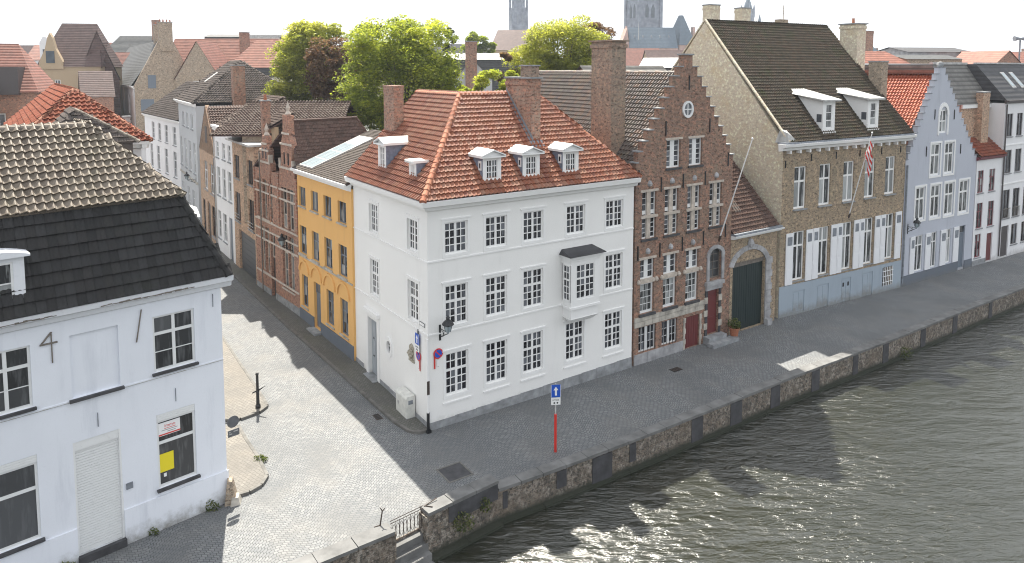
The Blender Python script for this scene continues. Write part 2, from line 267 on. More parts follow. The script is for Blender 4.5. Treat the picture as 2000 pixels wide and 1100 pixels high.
# ------------------------------------------------------------------ builders
class MB:
    def __init__(s): s.v = []; s.f = []
    def poly(s, pts):
        k = len(s.v); s.v += [tuple(p) for p in pts]; s.f.append(tuple(range(k, k + len(pts)))); return s
    def box(s, x0, x1, y0, y1, z0, z1):
        k = len(s.v); s.v += [(x, y, z) for z in (z0, z1) for y in (y0, y1) for x in (x0, x1)]
        s.f += [tuple(k + i for i in q) for q in ((0, 2, 3, 1), (4, 5, 7, 6), (0, 1, 5, 4), (2, 6, 7, 3), (0, 4, 6, 2), (1, 3, 7, 5))]; return s
    def hull(s, bottom, top):
        k = len(s.v); n = len(bottom); s.v += [tuple(p) for p in bottom] + [tuple(p) for p in top]
        s.f.append(tuple(k + i for i in reversed(range(n)))); s.f.append(tuple(k + n + i for i in range(n)))
        for i in range(n): j = (i + 1) % n; s.f.append((k + i, k + j, k + n + j, k + n + i))
        return s
    def prx(s, prof, x0, x1):            # profile in (y,z), pushed along x
        return s.hull([(x0, y, z) for y, z in prof], [(x1, y, z) for y, z in prof])
    def pry(s, prof, y0, y1):            # profile in (x,z), pushed along y
        return s.hull([(x, y1, z) for x, z in prof], [(x, y0, z) for x, z in prof])
    def prz(s, prof, z0, z1): return s.hull([(x, y, z0) for x, y in prof], [(x, y, z1) for x, y in prof])
    def tube(s, p0, p1, r0, r1=None, n=8):
        r1 = r0 if r1 is None else r1; p0 = Vector(p0); p1 = Vector(p1); d = (p1 - p0).normalized()
        a = d.orthogonal().normalized(); b = d.cross(a)
        ring = lambda p, r: [p + a * (r * math.cos(2 * math.pi * i / n)) + b * (r * math.sin(2 * math.pi * i / n)) for i in range(n)]
        return s.hull(ring(p0, r0), ring(p1, r1))
    def lathe(s, prof, c=(0, 0, 0), n=12):
        for (r0, z0), (r1, z1) in zip(prof, prof[1:]):
            for i in range(n):
                a, b = 2 * math.pi * i / n, 2 * math.pi * (i + 1) / n; k = len(s.v)
                s.v += [(c[0] + r0 * math.cos(a), c[1] + r0 * math.sin(a), c[2] + z0), (c[0] + r0 * math.cos(b), c[1] + r0 * math.sin(b), c[2] + z0),
                        (c[0] + r1 * math.cos(b), c[1] + r1 * math.sin(b), c[2] + z1), (c[0] + r1 * math.cos(a), c[1] + r1 * math.sin(a), c[2] + z1)]
                s.f.append((k, k + 1, k + 2, k + 3))
        return s
    def build(s, name, mat, par=None, fr=None, smooth=False):
        me = bpy.data.meshes.new(name); me.from_pydata(s.v, [], s.f); me.update()
        me.materials.append(M[mat] if isinstance(mat, str) else mat)
        if smooth: me.polygons.foreach_set('use_smooth', [True] * len(me.polygons))
        return link(name, me, par, fr)
def link(name, me, par=None, fr=None):
    o = bpy.data.objects.new(name, me); COL.objects.link(o)
    if par: o.parent = par
    if fr is not None: o.matrix_local = fr
    return o
def tag(o, label=None, cat=None, group=None, kind=None):
    if label: o['label'] = label
    if cat: o['category'] = cat
    if group: o['group'] = group
    if kind: o['kind'] = kind
    return o
def thing(name, label, cat, loc=(0, 0, 0), rz=0., group=None):
    o = bpy.data.objects.new(name, None); COL.objects.link(o); o.location = loc; o.rotation_euler = (0, 0, rz); o.empty_display_size = .3
    return tag(o, label, cat, group)
def copy_tree(o, par=None):
    c = o.copy(); COL.objects.link(c); c.parent = par
    for ch in [x for x in bpy.data.objects if x.parent == o]: copy_tree(ch, c)
    return c
def wmat(o): return Matrix.Translation(o.location) @ Matrix.Rotation(o.rotation_euler.z, 4, 'Z')
I4 = Matrix.Identity(4)
def frame(x, y, deg, z=0): return Matrix.Translation((x, y, z)) @ Matrix.Rotation(R(deg), 4, 'Z')
CUBES = {}
def unit(mat):
    if mat not in CUBES: 
        b = MB().box(0, 1, 0, 1, 0, 1); me = bpy.data.meshes.new('unit_' + mat); me.from_pydata(b.v, [], b.f); me.update(); me.materials.append(M[mat]); CUBES[mat] = me
    return CUBES[mat]
def ubox(name, mat, par, x0, x1, y0, y1, z0, z1, fr=None):
    m = Matrix.Translation((x0, y0, z0)) @ Matrix.Diagonal((x1 - x0, y1 - y0, z1 - z0, 1))
    return link(name, unit(mat), par, m if fr is None else fr @ m)
def wall(mb, x0, x1, z0, z1, holes=(), dep=.18, inside=None, y=0.):
    xs = sorted({x0, x1, *[v for h in holes for v in h[:2]]}); zs = sorted({z0, z1, *[v for h in holes for v in h[2:4]]})
    if inside: xs = sorted(set(xs) | set(inside[1])); zs = sorted(set(zs) | set(inside[2]))
    for i in range(len(xs) - 1):
        for j in range(len(zs) - 1):
            a, b, c, d = xs[i], xs[i + 1], zs[j], zs[j + 1]; mx, mz = (a + b) / 2, (c + d) / 2
            if b - a < 1e-4 or d - c < 1e-4 or mx < x0 or mx > x1 or mz < z0 or mz > z1: continue
            if any(h[0] < mx < h[1] and h[2] < mz < h[3] for h in holes): continue
            if inside and not inside[0](mx, mz): continue
            mb.poly([(a, y, c), (b, y, c), (b, y, d), (a, y, d)])
    for h in holes:
        a, b, c, d = h[:4]; e = y + dep
        mb.poly([(a, y, c), (a, y, d), (a, e, d), (a, e, c)]); mb.poly([(b, y, d), (b, y, c), (b, e, c), (b, e, d)])
        mb.poly([(a, y, d), (b, y, d), (b, e, d), (a, e, d)]); mb.poly([(b, y, c), (a, y, c), (a, e, c), (b, e, c)])
    return mb
def window(par, xa, xb, za, zb, fr=None, y=.11, leaves=2, cols=2, secs=(3, 2), fw=.06, mw=.03, mul=.09, tw=.09, fmat='frame', pmat='glass',
           sill=None, sillmat='stone', name='window', fracs=None, back=True):
    fr = fr or I4; m = MB(); d0, d1 = y - .03, y + .04
    m.box(xa, xa + fw, d0, d1, za, zb); m.box(xb - fw, xb, d0, d1, za, zb)
    m.box(xa + fw, xb - fw, d0, d1, za, za + fw * 1.3); m.box(xa + fw, xb - fw, d0, d1, zb - fw, zb)
    X0, X1, Z0, Z1 = xa + fw, xb - fw, za + fw * 1.3, zb - fw
    lw = (X1 - X0 - mul * (leaves - 1)) / leaves
    spans = [(X0 + i * (lw + mul), X0 + i * (lw + mul) + lw) for i in range(leaves)]
    for i in range(leaves - 1): m.box(spans[i][1], spans[i + 1][0], d0 + .004, d1, Z0, Z1)
    tot = sum(secs); H = Z1 - Z0 - tw * (len(secs) - 1); fracs = fracs or [q / tot for q in secs]; z = Z0; cells = []
    for si, q in enumerate(secs):
        h = H * fracs[si]
        if si:
            for (a, b) in spans: m.box(a, b, d0 + .008, d1, z - tw, z)
        for (a, b) in spans:
            cw = (b - a - mw * (cols - 1)) / cols; ch = (h - mw * (q - 1)) / q
            for c in range(cols):
                xx = a + c * (cw + mw)
                if c: m.box(xx - mw, xx, y - .012, y + .03, z, z + h)
                for r in range(q):
                    zz = z + r * (ch + mw); cells.append((xx, xx + cw, zz, zz + ch))
                    if r: m.box(xx, xx + cw, y - .008, y + .03, zz - mw, zz)
        z += h + tw
    w = m.build(name, fmat, par, fr)
    for (a, b, c, d) in cells: ubox('pane', pmat, w, a - .005, b + .005, y + .012, y + .02, c - .005, d + .005)
    if sill: ubox('sill', sillmat, w, xa - .08, xb + .08, -sill, y - .032, za - .09, za - .004)
    return w
def surround(par, xa, xb, za, zb, fr=None, w=.13, p=.022, hood=.035, mat='trim'):
    m = MB(); m.box(xa - w, xa - .002, -p, .0, za - w, zb + w); m.box(xb + .002, xb + w, -p, 0, za - w, zb + w)
    m.box(xa - .002, xb + .002, -p + .002, 0, zb, zb + w); m.box(xa - .002, xb + .002, -p + .002, 0, za - w, za)
    if hood:
        m.box(xa - w - .06, xb + w + .06, -hood - .02, 0, zb + w + .004, zb + w + .07)
    return m.build('window_surround', mat, par, fr)

def np_mesh(name, V, F, mat, par=None, fr=None, tint=None):
    me = bpy.data.meshes.new(name); n = F.shape[1]
    me.vertices.add(len(V)); me.vertices.foreach_set('co', V.astype(np.float32).ravel())
    me.loops.add(F.size); me.loops.foreach_set('vertex_index', F.astype(np.int32).ravel())
    me.polygons.add(len(F)); me.polygons.foreach_set('loop_start', np.arange(0, F.size, n, dtype=np.int32))
    me.update(calc_edges=True); me.materials.append(M[mat])
    if tint is not None:
        a = me.attributes.new('tint', 'FLOAT', 'FACE'); a.data.foreach_set('value', tint.astype(np.float32))
    return link(name, me, par, fr)
def template(kind, w, l):
    if kind == 'pan':
        a = np.array([-.02, .07, .18, .30, .50, .70, .88, 1.02]) * w; c = np.array([.80, .34, .04, .04, .34, .68, .97, .80]) * w * .36
    else:
        a = np.array([.012, .25, .5, .75, .988]) * w; c = np.array([.0, .05, .02, .07, .0]) * w
    k = len(a); L = l * 1.14; t = .065 if kind == 'pan' else .022 if l < .3 else .07
    lo = np.stack([a, np.zeros(k), c + t + .012], 1); hi = np.stack([a, np.full(k, L), c], 1); lip = np.stack([a, np.full(k, .004), c - .004], 1)
    V = np.concatenate([lo, hi, lip, lo]); F = []
    for i in range(k - 1): F.append((i, i + 1, k + i + 1, k + i)); F.append((2 * k + i, 2 * k + i + 1, 3 * k + i + 1, 3 * k + i))
    return V, np.array(F)
def inpoly(P, Q):
    x, y = P[:, 0], P[:, 1]; c = np.zeros(len(P), bool); n = len(Q)
    for i in range(n):
        x0, y0 = Q[i]; x1, y1 = Q[(i + 1) % n]
        if y0 == y1: continue
        k = ((y0 > y) != (y1 > y)) & (x < (x1 - x0) * (y - y0) / (y1 - y0) + x0); c ^= k
    return c
def roof(par, polys, base, tmat, w=.24, l=.31, kind='pan', nind=0, name='roof', skip=None, jit=.006, thick=.08):
    """polys: house coordinates, first edge is the eave running left to right seen from outside"""
    mb = MB(); items = []; W = wmat(par)
    for pl in polys:
        P = [Vector(p) for p in pl]; e = (P[1] - P[0]).normalized(); nn = e.cross(P[2] - P[0]).normalized()
        if nn.z < 0: nn = -nn
        v = nn.cross(e).normalized()
        mb.hull([p - nn * (thick + .01) for p in P], [p - nn * .01 for p in P])
        Q = [((p - P[0]).dot(e), (p - P[0]).dot(v)) for p in P]
        x0, x1 = min(q[0] for q in Q), max(q[0] for q in Q); y1 = max(q[1] for q in Q)
        nx = int((x1 - x0) / w) + 1; ny = int(y1 / l) + 1
        gx, gy = np.meshgrid(x0 + np.arange(nx) * w, np.arange(ny) * l); g = np.stack([gx.ravel(), gy.ravel()], 1)
        gc_ = g + np.array([w * .5, l * .45]); ok = inpoly(gc_, Q) | (inpoly(gc_ + [w * .12, 0], Q) | inpoly(gc_ - [w * .12, 0], Q)) & (gx.ravel() > x0 + .01) & (gx.ravel() + w < x1 - .01); g = g[ok]
        E, Vv, Nn, O = [np.array(q[:]) for q in (e, v, nn, P[0])]
        pos = O + g[:, :1] * E + g[:, 1:] * Vv + Nn * .012
        if skip: 
            cc = pos + E * w * .5 + Vv * l * .5; keep = ~skip(cc); pos = pos[keep]
        items.append((pos, E, Vv, Nn))
    ro = mb.build(name, base, par)
    T, F = template(kind, w, l); allp = np.concatenate([i[0] for i in items]); ids = np.concatenate([np.full(len(i[0]), k) for k, i in enumerate(items)])
    if len(allp) == 0: return ro
    ph = np.c_[allp, np.ones(len(allp))] @ np.array(W).T; vec = ph[:, :3] - np.array(CAM[:]); dist = np.linalg.norm(vec, axis=1)
    nw = np.stack([(np.array(W)[:3, :3] @ i[3]) for i in items])[ids]; facing = -(vec * nw).sum(1) / dist
    cx = 1000 + 1397 * vec[:, 0] / np.maximum(vec[:, 1], 1)
    score = np.where(facing > .02, facing, .001) / dist ** 2 * np.where((cx > -40) & (cx < 2040), 1, .01)
    order = np.argsort(-score); ind = set(order[:nind].tolist()); me = None
    if nind:
        me = bpy.data.meshes.new('tile'); me.from_pydata(T.tolist(), [], F.tolist()); me.update(); me.materials.append(M[tmat])
        me.polygons.foreach_set('use_smooth', [True] * len(me.polygons)) if kind == 'pan' else None
    for i in ind:
        _, E, Vv, Nn = items[ids[i]]; p = allp[i] + Nn * random.uniform(-jit, jit) + Vv * random.uniform(-jit, jit)
        m = Matrix(((E[0], Vv[0], Nn[0], p[0]), (E[1], Vv[1], Nn[1], p[1]), (E[2], Vv[2], Nn[2], p[2]), (0, 0, 0, 1)))
        link('tile', me, ro, m @ Matrix.Rotation(random.uniform(-.012, .012), 4, 'Z'))
    rest = np.array([i for i in range(len(allp)) if i not in ind])
    if len(rest):
        B = np.stack([np.stack([i[1], i[2], i[3]]) for i in items])[ids[rest]]
        V = np.einsum('kj,njd->nkd', T, B) + allp[rest][:, None, :] + B[:, 2][:, None, :] * rng.uniform(-jit, jit, len(rest))[:, None, None] + B[:, 1][:, None, :] * rng.uniform(-jit, jit, len(rest))[:, None, None]
        FF = (F[None] + (np.arange(len(rest)) * len(T))[:, None, None]).reshape(-1, 4)
        tint = np.repeat(rng.random(len(rest)), len(F))
        o = np_mesh('tile_covering', V.reshape(-1, 3), FF, tmat, ro, None, tint); o['kind'] = 'stuff'
        o.data.polygons.foreach_set('use_smooth', [kind == 'pan'] * len(o.data.polygons))
    return ro
RT = {}
def ridge(ro, p0, p1, mat, r=.13, l=.36, name='ridge_tile'):
    p0, p1 = Vector(p0), Vector(p1); d = (p1 - p0); n = max(1, round(d.length / l)); l = d.length / n; d.normalize()
    key = (mat, round(r, 2), round(l, 2))
    if key not in RT:
        b = MB(); seg = 7; A = [R(-15 + 210 * i / seg) for i in range(seg + 1)]
        lo = [(r * 1.12 * math.cos(a), -.02, r * 1.12 * math.sin(a)) for a in A]; hi = [(r * .92 * math.cos(a), l * 1.02, r * .92 * math.sin(a)) for a in A]
        for i in range(seg): b.poly([lo[i + 1], lo[i], hi[i], hi[i + 1]])
        b.poly(lo); me = bpy.data.meshes.new(name); me.from_pydata(b.v, [], b.f); me.update(); me.materials.append(M[mat])
        me.polygons.foreach_set('use_smooth', [True] * len(me.polygons)); RT[key] = me
    x = d.cross(Vector((0, 0, 1))).normalized(); z = x.cross(d)
    for i in range(n):
        p = p0 + d * (l * i) - z * (r * .35) + z * random.uniform(-.008, .008)
        link(name, RT[key], ro, Matrix(((x.x, d.x, z.x, p.x), (x.y, d.y, z.y, p.y), (x.z, d.z, z.z, p.z), (0, 0, 0, 1))))
def chimney(par, x0, x1, y0, y1, z0, z1, mat='chim_brick', cap=.08, pots=0, name='chimney', capmat='stone'):
    m = MB().box(x0, x1, y0, y1, z0, z1 - .42); m.box(x0 - cap * .5, x1 + cap * .5, y0 - cap * .5, y1 + cap * .5, z1 - .42, z1 - .22)
    m.box(x0 - .01, x1 + .01, y0 - .01, y1 + .01, z1 - .22, z1 - .06)
    c = m.build(name, mat, par); ubox('cap', capmat, c, x0 - cap, x1 + cap, y0 - cap, y1 + cap, z1 - .06, z1 + .03)
    for i in range(pots):
        fx = x0 + (x1 - x0) * (.5 if x1 - x0 < y1 - y0 else (i + .5) / pots); fy = y0 + (y1 - y0) * ((i + .5) / pots if x1 - x0 < y1 - y0 else .5)
        MB().lathe([(0, 0), (.13, 0), (.10, .35), (.13, .42), (.09, .42), (.08, .1)], (fx, fy, z1 + .03), 8).build('chimney_pot', 'terracotta', c)
    return c
def gutter(par, x0, x1, y, z, fr=None, mat='trim', h=.42, out=.42, name='cornice'):
    """stepped box cornice, y is the wall face"""
    pr = [(y, z), (y - out * .45, z + h * .12), (y - out * .5, z + h * .45), (y - out * .92, z + h * .62), (y - out, z + h), (y + .05, z + h)]
    return MB().prx(pr[::-1], x0, x1).build(name, mat, par, fr)
def anchors(par, pts, fr=None, l=.7):
    for (x, z) in pts: MB().box(x - .03, x + .03, -.06, -.003, z - l / 2, z + l / 2).build('wall_anchor', 'black', par, fr)

# ------------------------------------------------------------------ ground, pavements, quay, water
C0 = Vector((-3.909, 32.387)); DX = Vector((.82934, .55874)); DY = Vector((-.55874, .82934))   # white corner house: foot of the corner, canal front, side street
def so_(s, o): p = C0 + DY * s - DX * o; return (p.x, p.y)                                        # along the side street, out from its facade
def sz(s): return min(max(s, 0) * .02, .6)
def szp(x, y): return sz((Vector((x, y)) - C0).dot(DY))
QW = [(-90, -34), (-30, 5.5), (-6.43, 22.38), (-4.15, 24.01), (-3.09, 24.94), (-.55, 27.07), (1.27, 28.15), (3.23, 29.4), (7.14, 31.96), (15.27, 37.52), (23.8, 43.08), (32.25, 48.82), (39.02, 53.29), (60, 67), (160, 132)]
def inset(pts, w):
    out = []
    for i, p in enumerate(pts):
        a = Vector(pts[max(i - 1, 0)]); b = Vector(pts[min(i + 1, len(pts) - 1)]); d = (b - a).normalized(); out.append(Vector(p) + Vector((-d.y, d.x)) * w)
    return out
QI = inset(QW, .5)
V = []; F = []; rows = [None, 0, 15, 30, 60, 3200]; nq = len(QI)
for r in rows:
    for p in QI:
        v = p - C0; s = v.dot(DY); o = -v.dot(DX)
        if r is None: V.append((p.x, p.y, 0))
        else:
            oo = o * (1 + max(0, r - 60) / 60) if r > 60 else o
            q = so_(max(r, s), oo); V.append((q[0], q[1], sz(r)))
for j in range(len(rows) - 1):
    for i in range(nq - 1): k = j * nq + i; F.append((k, k + 1, k + nq + 1, k + nq))
g = MB(); g.v = V; g.f = F; tag(g.build('street_ground', 'cobble'), kind='structure')
w = MB().poly([(-90, -34, -1), (-90, -160, -1), (260, -160, -1), (260, 200, -1)] + [(p[0], p[1], -1) for p in reversed(QW[1:])])
tag(w.build('canal_water', 'water'), kind='structure')
# quay wall face
qf = MB(); TOPS = {}
for (a, b) in zip(QW, QW[1:]):
    if a == (-4.15, 24.01): continue
    qf.poly([(a[0], a[1], -2.2), (b[0], b[1], -2.2), (b[0], b[1], .12), (a[0], a[1], .12)])
qw = tag(qf.build('quay_wall', 'quay'), kind='structure')
def run(name, mat, p0, p1, wdt, z0, z1, step, par, gap=.012, off=0.):
    a, b = Vector(p0), Vector(p1); L = (b - a).length; n = max(1, round(L / step)); d = (b - a) / L; q = Vector((-d.y, d.x)); l = L / n
    for i in range(n):
        s0 = a + d * (l * i + gap); s1 = a + d * (l * (i + 1) - gap); dz = random.uniform(-.012, .012)
        x = q * off; y = q * (off + wdt)
        pts = [s0 + x, s1 + x, s1 + y, s0 + y]
        MB().prz([(p.x, p.y) for p in pts], z0, z1 + dz).build(name, mat, par)
# low parapet along the quay: brick body and coping stones
for i in range(5, 13):
    a, b = QW[i], QW[i + 1]; d = (Vector(b) - Vector(a)).normalized(); q = Vector((-d.y, d.x))
    pts = [Vector(a), Vector(b), Vector(b) + q * .42, Vector(a) + q * .42]
    MB().prz([(p.x, p.y) for p in pts], .12, .29).build('parapet_body', 'quay', qw)
    run('coping_stone', 'coping', a, b, .54, .292, .42, 1.15 if i < 10 else 1.6, qw, off=-.05)
# taller parapet blocks either side of the landing steps
def block(a, b, zt, wd):
    a, b = Vector(a), Vector(b); d = (b - a).normalized(); q = Vector((-d.y, d.x)); a1 = a; pts = [a1, b, b + q * wd, a1 + q * wd]
    MB().prz([(p.x, p.y) for p in pts], .12, zt - .13).build('parapet_body', 'quay', qw)
    run('coping_stone', 'coping', a, b, wd + .1, zt - .128, zt, 1.3, qw, off=-.05)
block((-3.09, 24.94), (-.55, 27.07), .78, .5); block((-6.43, 22.38), (-4.15, 24.01), .72, .55); block((-30, 5.5), (-6.43, 22.38), .72, .55)
# dark stone slabs set into the quay face
def slab(i, f0, f1, z0, z1, mat='quay_panel', p=.03):
    a, b = Vector(QW[i]), Vector(QW[i + 1]); d = (b - a); n = Vector((d.y, -d.x)).normalized(); s, e = a + d * f0, a + d * f1
    MB().prz([(q.x, q.y) for q in (s + n * p, e + n * p, e, s)], z0, z1).build('stone_slab', mat, qw)
slab(7, .06, .30, -.95, .24); slab(6, .30, .52, -.5, .24); slab(8, .18, .26, -1.0, .25); slab(8, .47, .56, -1.0, .25); slab(8, .80, .88, -1.0, .25); slab(9, .16, .23, -1.0, .25); slab(9, .55, .60, -1.0, .25)
slab(9, .86, .92, -1.0, .25); slab(10, .3, .36, -1, .25); slab(10, .72, .78, -1, .25); slab(11, .3, .36, -1, .25); slab(4, .28, .99, .0, .64); slab(7, .52, .60, -.6, .24); slab(5, .1, .2, -.5, .2)
# stone footing at the waterline
for (i, ww) in ((4, .35), (5, .22), (6, .22), (7, .2), (8, .18), (9, .18), (10, .18), (11, .18)):
    a, b = QW[i], QW[i + 1]; run('footing_stone', 'quay', a, b, ww, -1.6, -.9, 2.2, qw, gap=.01, off=-ww)
# landing steps between the blocks
a, b = Vector(QW[3]), Vector(QW[4]); d = (b - a).normalized(); q = Vector((-d.y, d.x))
MB().prz([(p.x, p.y) for p in (a + q * .46, b + q * .46, b + q * .5, a + q * .5)], -2.2, .0).build('landing_wall', 'quay', qw)
for k in range(4):
    o0 = -.5 + k * .24; pts = [a + q * o0, b + q * o0, b + q * (o0 + .26), a + q * (o0 + .26)]
    MB().prz([(p.x, p.y) for p in pts], -2.2, -.92 + k * .27).build('landing_step', 'coping', qw)
for p_, s_ in ((a, 1), (b, -1)):
    e_ = p_ + d * (.06 * s_); MB().prz([(v.x, v.y) for v in ((p_, e_, e_ + q * .5, p_ + q * .5) if s_ > 0 else (e_, p_, p_ + q * .5, e_ + q * .5))], -2.2, .6).build('landing_wall', 'quay', qw)
# side-street pavement with kerb stones, rounding the corner of the white house
KL = [(-.06, .10), (-.07, .45), (.10, .72), (.45, .92), (1.45, 1.11), (3.06, 1.2), (8.22, 1.4), (16.4, 1.8), (28.8, 2.13), (47, 2.35), (64, 2.2), (84, 3.4), (150, 9)]
def walk(name, pts, mat, dz=.12):
    b = MB(); n = len(pts); b.hull([(p[0], p[1], p[2] - .3) for p in pts], [(p[0], p[1], p[2] + dz) for p in pts]); return tag(b.build(name, mat), kind='structure')
pw = MB(); KI = [(s, max(o - .14, .02)) for s, o in KL]
for (s0, o0), (s1, o1) in zip(KI, KI[1:]):
    a = [so_(max(s0, .0), -.6), so_(s0, o0), so_(s1, o1), so_(max(s1, .0), -.6)]; zz = [sz(s0), sz(s0), sz(s1), sz(s1)]
    pw.poly([(p[0], p[1], z + .12) for p, z in zip(a, zz)][::-1])
pw = tag(pw.build('pavement', 'walk'), kind='structure')
def kerbs(pts, par, z1=.125, wd=.15, step=.9):
    for (s0, o0), (s1, o1) in zip(pts, pts[1:]):
        a, b = Vector(so_(s0, o0)), Vector(so_(s1, o1)); L = (b - a).length; n = max(1, round(L / step)); d = (b - a) / L; q = Vector((d.y, -d.x))
        for i in range(n):
            p0 = a + d * (L / n * i + .006); p1 = a + d * (L / n * (i + 1) - .006); zz = szp(*p0); z2 = szp(*p1); t = random.uniform(-.008, .008)
            MB().hull([(p.x, p.y, z - .2) for p, z in ((p0, zz), (p0 + q * wd, zz), (p1 + q * wd, z2), (p1, z2))][::-1], [(p.x, p.y, z + z1 + t) for p, z in ((p0, zz), (p0 + q * wd, zz), (p1 + q * wd, z2), (p1, z2))][::-1]).build('kerb_stone', 'kerb', par)
kerbs(KL[:9], pw); kerbs(KL[8:], pw, step=4)
def walk_poly(pts, mat, nk):
    o = walk('pavement', [(x, y, szp(x, y)) for x, y in pts], mat, .11)
    for a, b in zip(pts[:nk], pts[1:nk + 1]):
        a, b = Vector(a), Vector(b); d = (b - a).normalized(); q = Vector((-d.y, d.x)) * .13
        MB().hull([(p.x, p.y, szp(*p) - .2) for p in (a - q, b - q, b, a)], [(p.x, p.y, szp(*p) + .125) for p in (a - q, b - q, b, a)]).build('kerb_stone', 'kerb', o)
    return o
walk_poly([(-11.0, 27.2), (-10.6, 27.45), (-10.3, 27.9), (-10.28, 28.5), (-11.1, 29.8), (-12.2, 31.3), (-13.0, 32.5), (-15.6, 32.4), (-13.6, 29.6)], 'walk2', 6)
walk_poly([(-14.9, 33.0), (-13.14, 33.25), (-12.5, 33.9), (-12.32, 34.5), (-12.75, 35.2), (-18.3, 43.5), (-30, 61.5), (-40, 75), (-44, 75), (-33, 60), (-20.5, 42.5)], 'walk2', 7)
def flat(name, pts, mat, label, cat, z=.012):
    return tag(MB().hull([(x, y, szp(x, y) - .03) for x, y in pts], [(x, y, szp(x, y) + z) for x, y in pts]).build(name, mat), label, cat)
mh = thing('utility_cover', 'large square dark cover set in the quay setts beyond the white house corner', 'cover', (-2.42, 28.93, 0), R(34))
MB().box(-.52, .52, -.52, .52, -.02, .012).build('cover_plate', 'quay_panel', mh)
for a_ in ((-.6, .6, -.6, -.525), (-.6, .6, .525, .6), (-.6, -.525, -.52, .52), (.525, .6, -.52, .52)): MB().box(*a_, -.02, .016).build('cover_rim', 'kerb', mh)
dr = thing('drain_grate', 'small dark drain grate in front of the stepped gable house', 'drain', (9.3, 39.3, 0), R(34))
MB().box(-.34, .34, -.22, .22, -.02, .01).build('grate_frame', 'black', dr)
for k in range(5): MB().box(-.3 + k * .13, -.22 + k * .13, -.18, .18, .01, .022).build('grate_bar', 'iron', dr)
gd = thing('gully_grate', 'rusty gully grate at the kerb below the cabinet', 'drain', (*so_(2.55, 1.5), .052), R(-56))
MB().box(-.3, .3, -.16, .16, -.02, .01).build('grate_frame', 'iron', gd)
for k in range(4): MB().box(-.26 + k * .14, -.18 + k * .14, -.12, .12, .01, .02).build('grate_bar', 'black', gd)

# ------------------------------------------------------------------ white corner house
WHL, WHS = 12.94, 9.05
wh = thing('corner_house', 'white three-storey corner house with orange hipped roof and grey plinth', 'house', (C0.x, C0.y, 0), math.atan2(DX.y, DX.x))
SIDE = frame(0, WHS, -90)      # side facade frame: x from the yellow house to the corner
cxs = [1.53, 3.79, 6.02, 8.79, 11.52]; hw = .62
ROWS = [(1.44, 3.52, (3, 2)), (4.86, 6.82, (3, 2)), (8.30, 9.84, (4,))]
holes = [(c - hw, c + hw, a, b) for r, (a, b, s) in enumerate(ROWS) for i, c in enumerate(cxs) if not (r == 1 and i == 3)]
holes += [(3.47, 4.12, .11, .37)]
mb = wall(MB(), 0, WHL, -.3, 10.95, holes); mb.poly([(WHL, 0, -.3), (WHL, 9, -.3), (WHL, 9, 10.95), (WHL, 0, 10.95)]); mb.poly([(0, 9, 10.9), (0, 0, 10.9), (WHL, 0, 10.9), (WHL, 9, 10.9)]); mb.poly([(WHL, 9, -.3), (0, 9, -.3), (0, 9, 10.95), (WHL, 9, 10.95)])
mb.build('wall', 'wh_plaster', wh)
for r, (a, b, s) in enumerate(ROWS):
    for i, c in enumerate(cxs):
        if r == 1 and i == 3: continue
        window(wh, c - hw, c + hw, a, b, secs=s, y=.10, fw=.075, mw=.045, mul=.12, tw=.12); surround(wh, c - hw, c + hw, a, b)
        if r == 0: ubox('sill', 'trim', wh, c - hw - .16, c + hw + .16, -.06, -.002, a - .36, a - .29)
sx = [WHS - 6.2, WHS - 1.53]; holes = [(x - .56, x + .56, a, b) for (a, b, s) in ROWS[1:] for x in sx] + [(WHS - 7.1, WHS - 5.9, .28, 3.5), (WHS - 4.72, WHS - 4.12, 2.2, 3.05)]
wall(MB(), 0, WHS, -.3, 10.95, holes, dep=.24).build('wall', 'wh_plaster', wh, SIDE)
for (a, b, s) in ROWS[1:]:
    for x in sx: window(wh, x - .56, x + .56, a, b, SIDE, secs=s, y=.14, fw=.075, mw=.045, mul=.12, tw=.12); surround(wh, x - .56, x + .56, a, b, SIDE)
# oval window
ov = MB(); cx_, cz_ = WHS - 4.42, 2.62
for k in range(20):
    a, b = 2 * math.pi * k / 20, 2 * math.pi * (k + 1) / 20
    P = lambda r, t, y: (cx_ + .40 * r * math.cos(t), y, cz_ + .54 * r * math.sin(t))
    ov.poly([P(1, a, -.05), P(1, b, -.05), P(.62, b, -.05), P(.62, a, -.05)][::-1]); ov.poly([P(1, b, -.05), P(1, a, -.05), P(1, a, .02), P(1, b, .02)][::-1]); ov.poly([P(.62, a, -.05), P(.62, b, -.05), P(.62, b, .1), P(.62, a, .1)][::-1])
    ov.poly([P(.62, a, -.001), P(.62, b, -.001), P(1.5, b, -.001), P(1.5, a, -.001)])
ovo = ov.build('oval_window', 'trim', wh, SIDE); ubox('pane', 'glass', ovo, cx_ - .3, cx_ + .3, .09, .1, cz_ - .42, cz_ + .42); ubox('glazing_bar', 'frame', ovo, cx_ - .02, cx_ + .02, .06, .088, cz_ - .34, cz_ + .34); ubox('glazing_bar', 'frame', ovo, cx_ - .25, cx_ + .25, .064, .088, cz_ - .02, cz_ + .02)
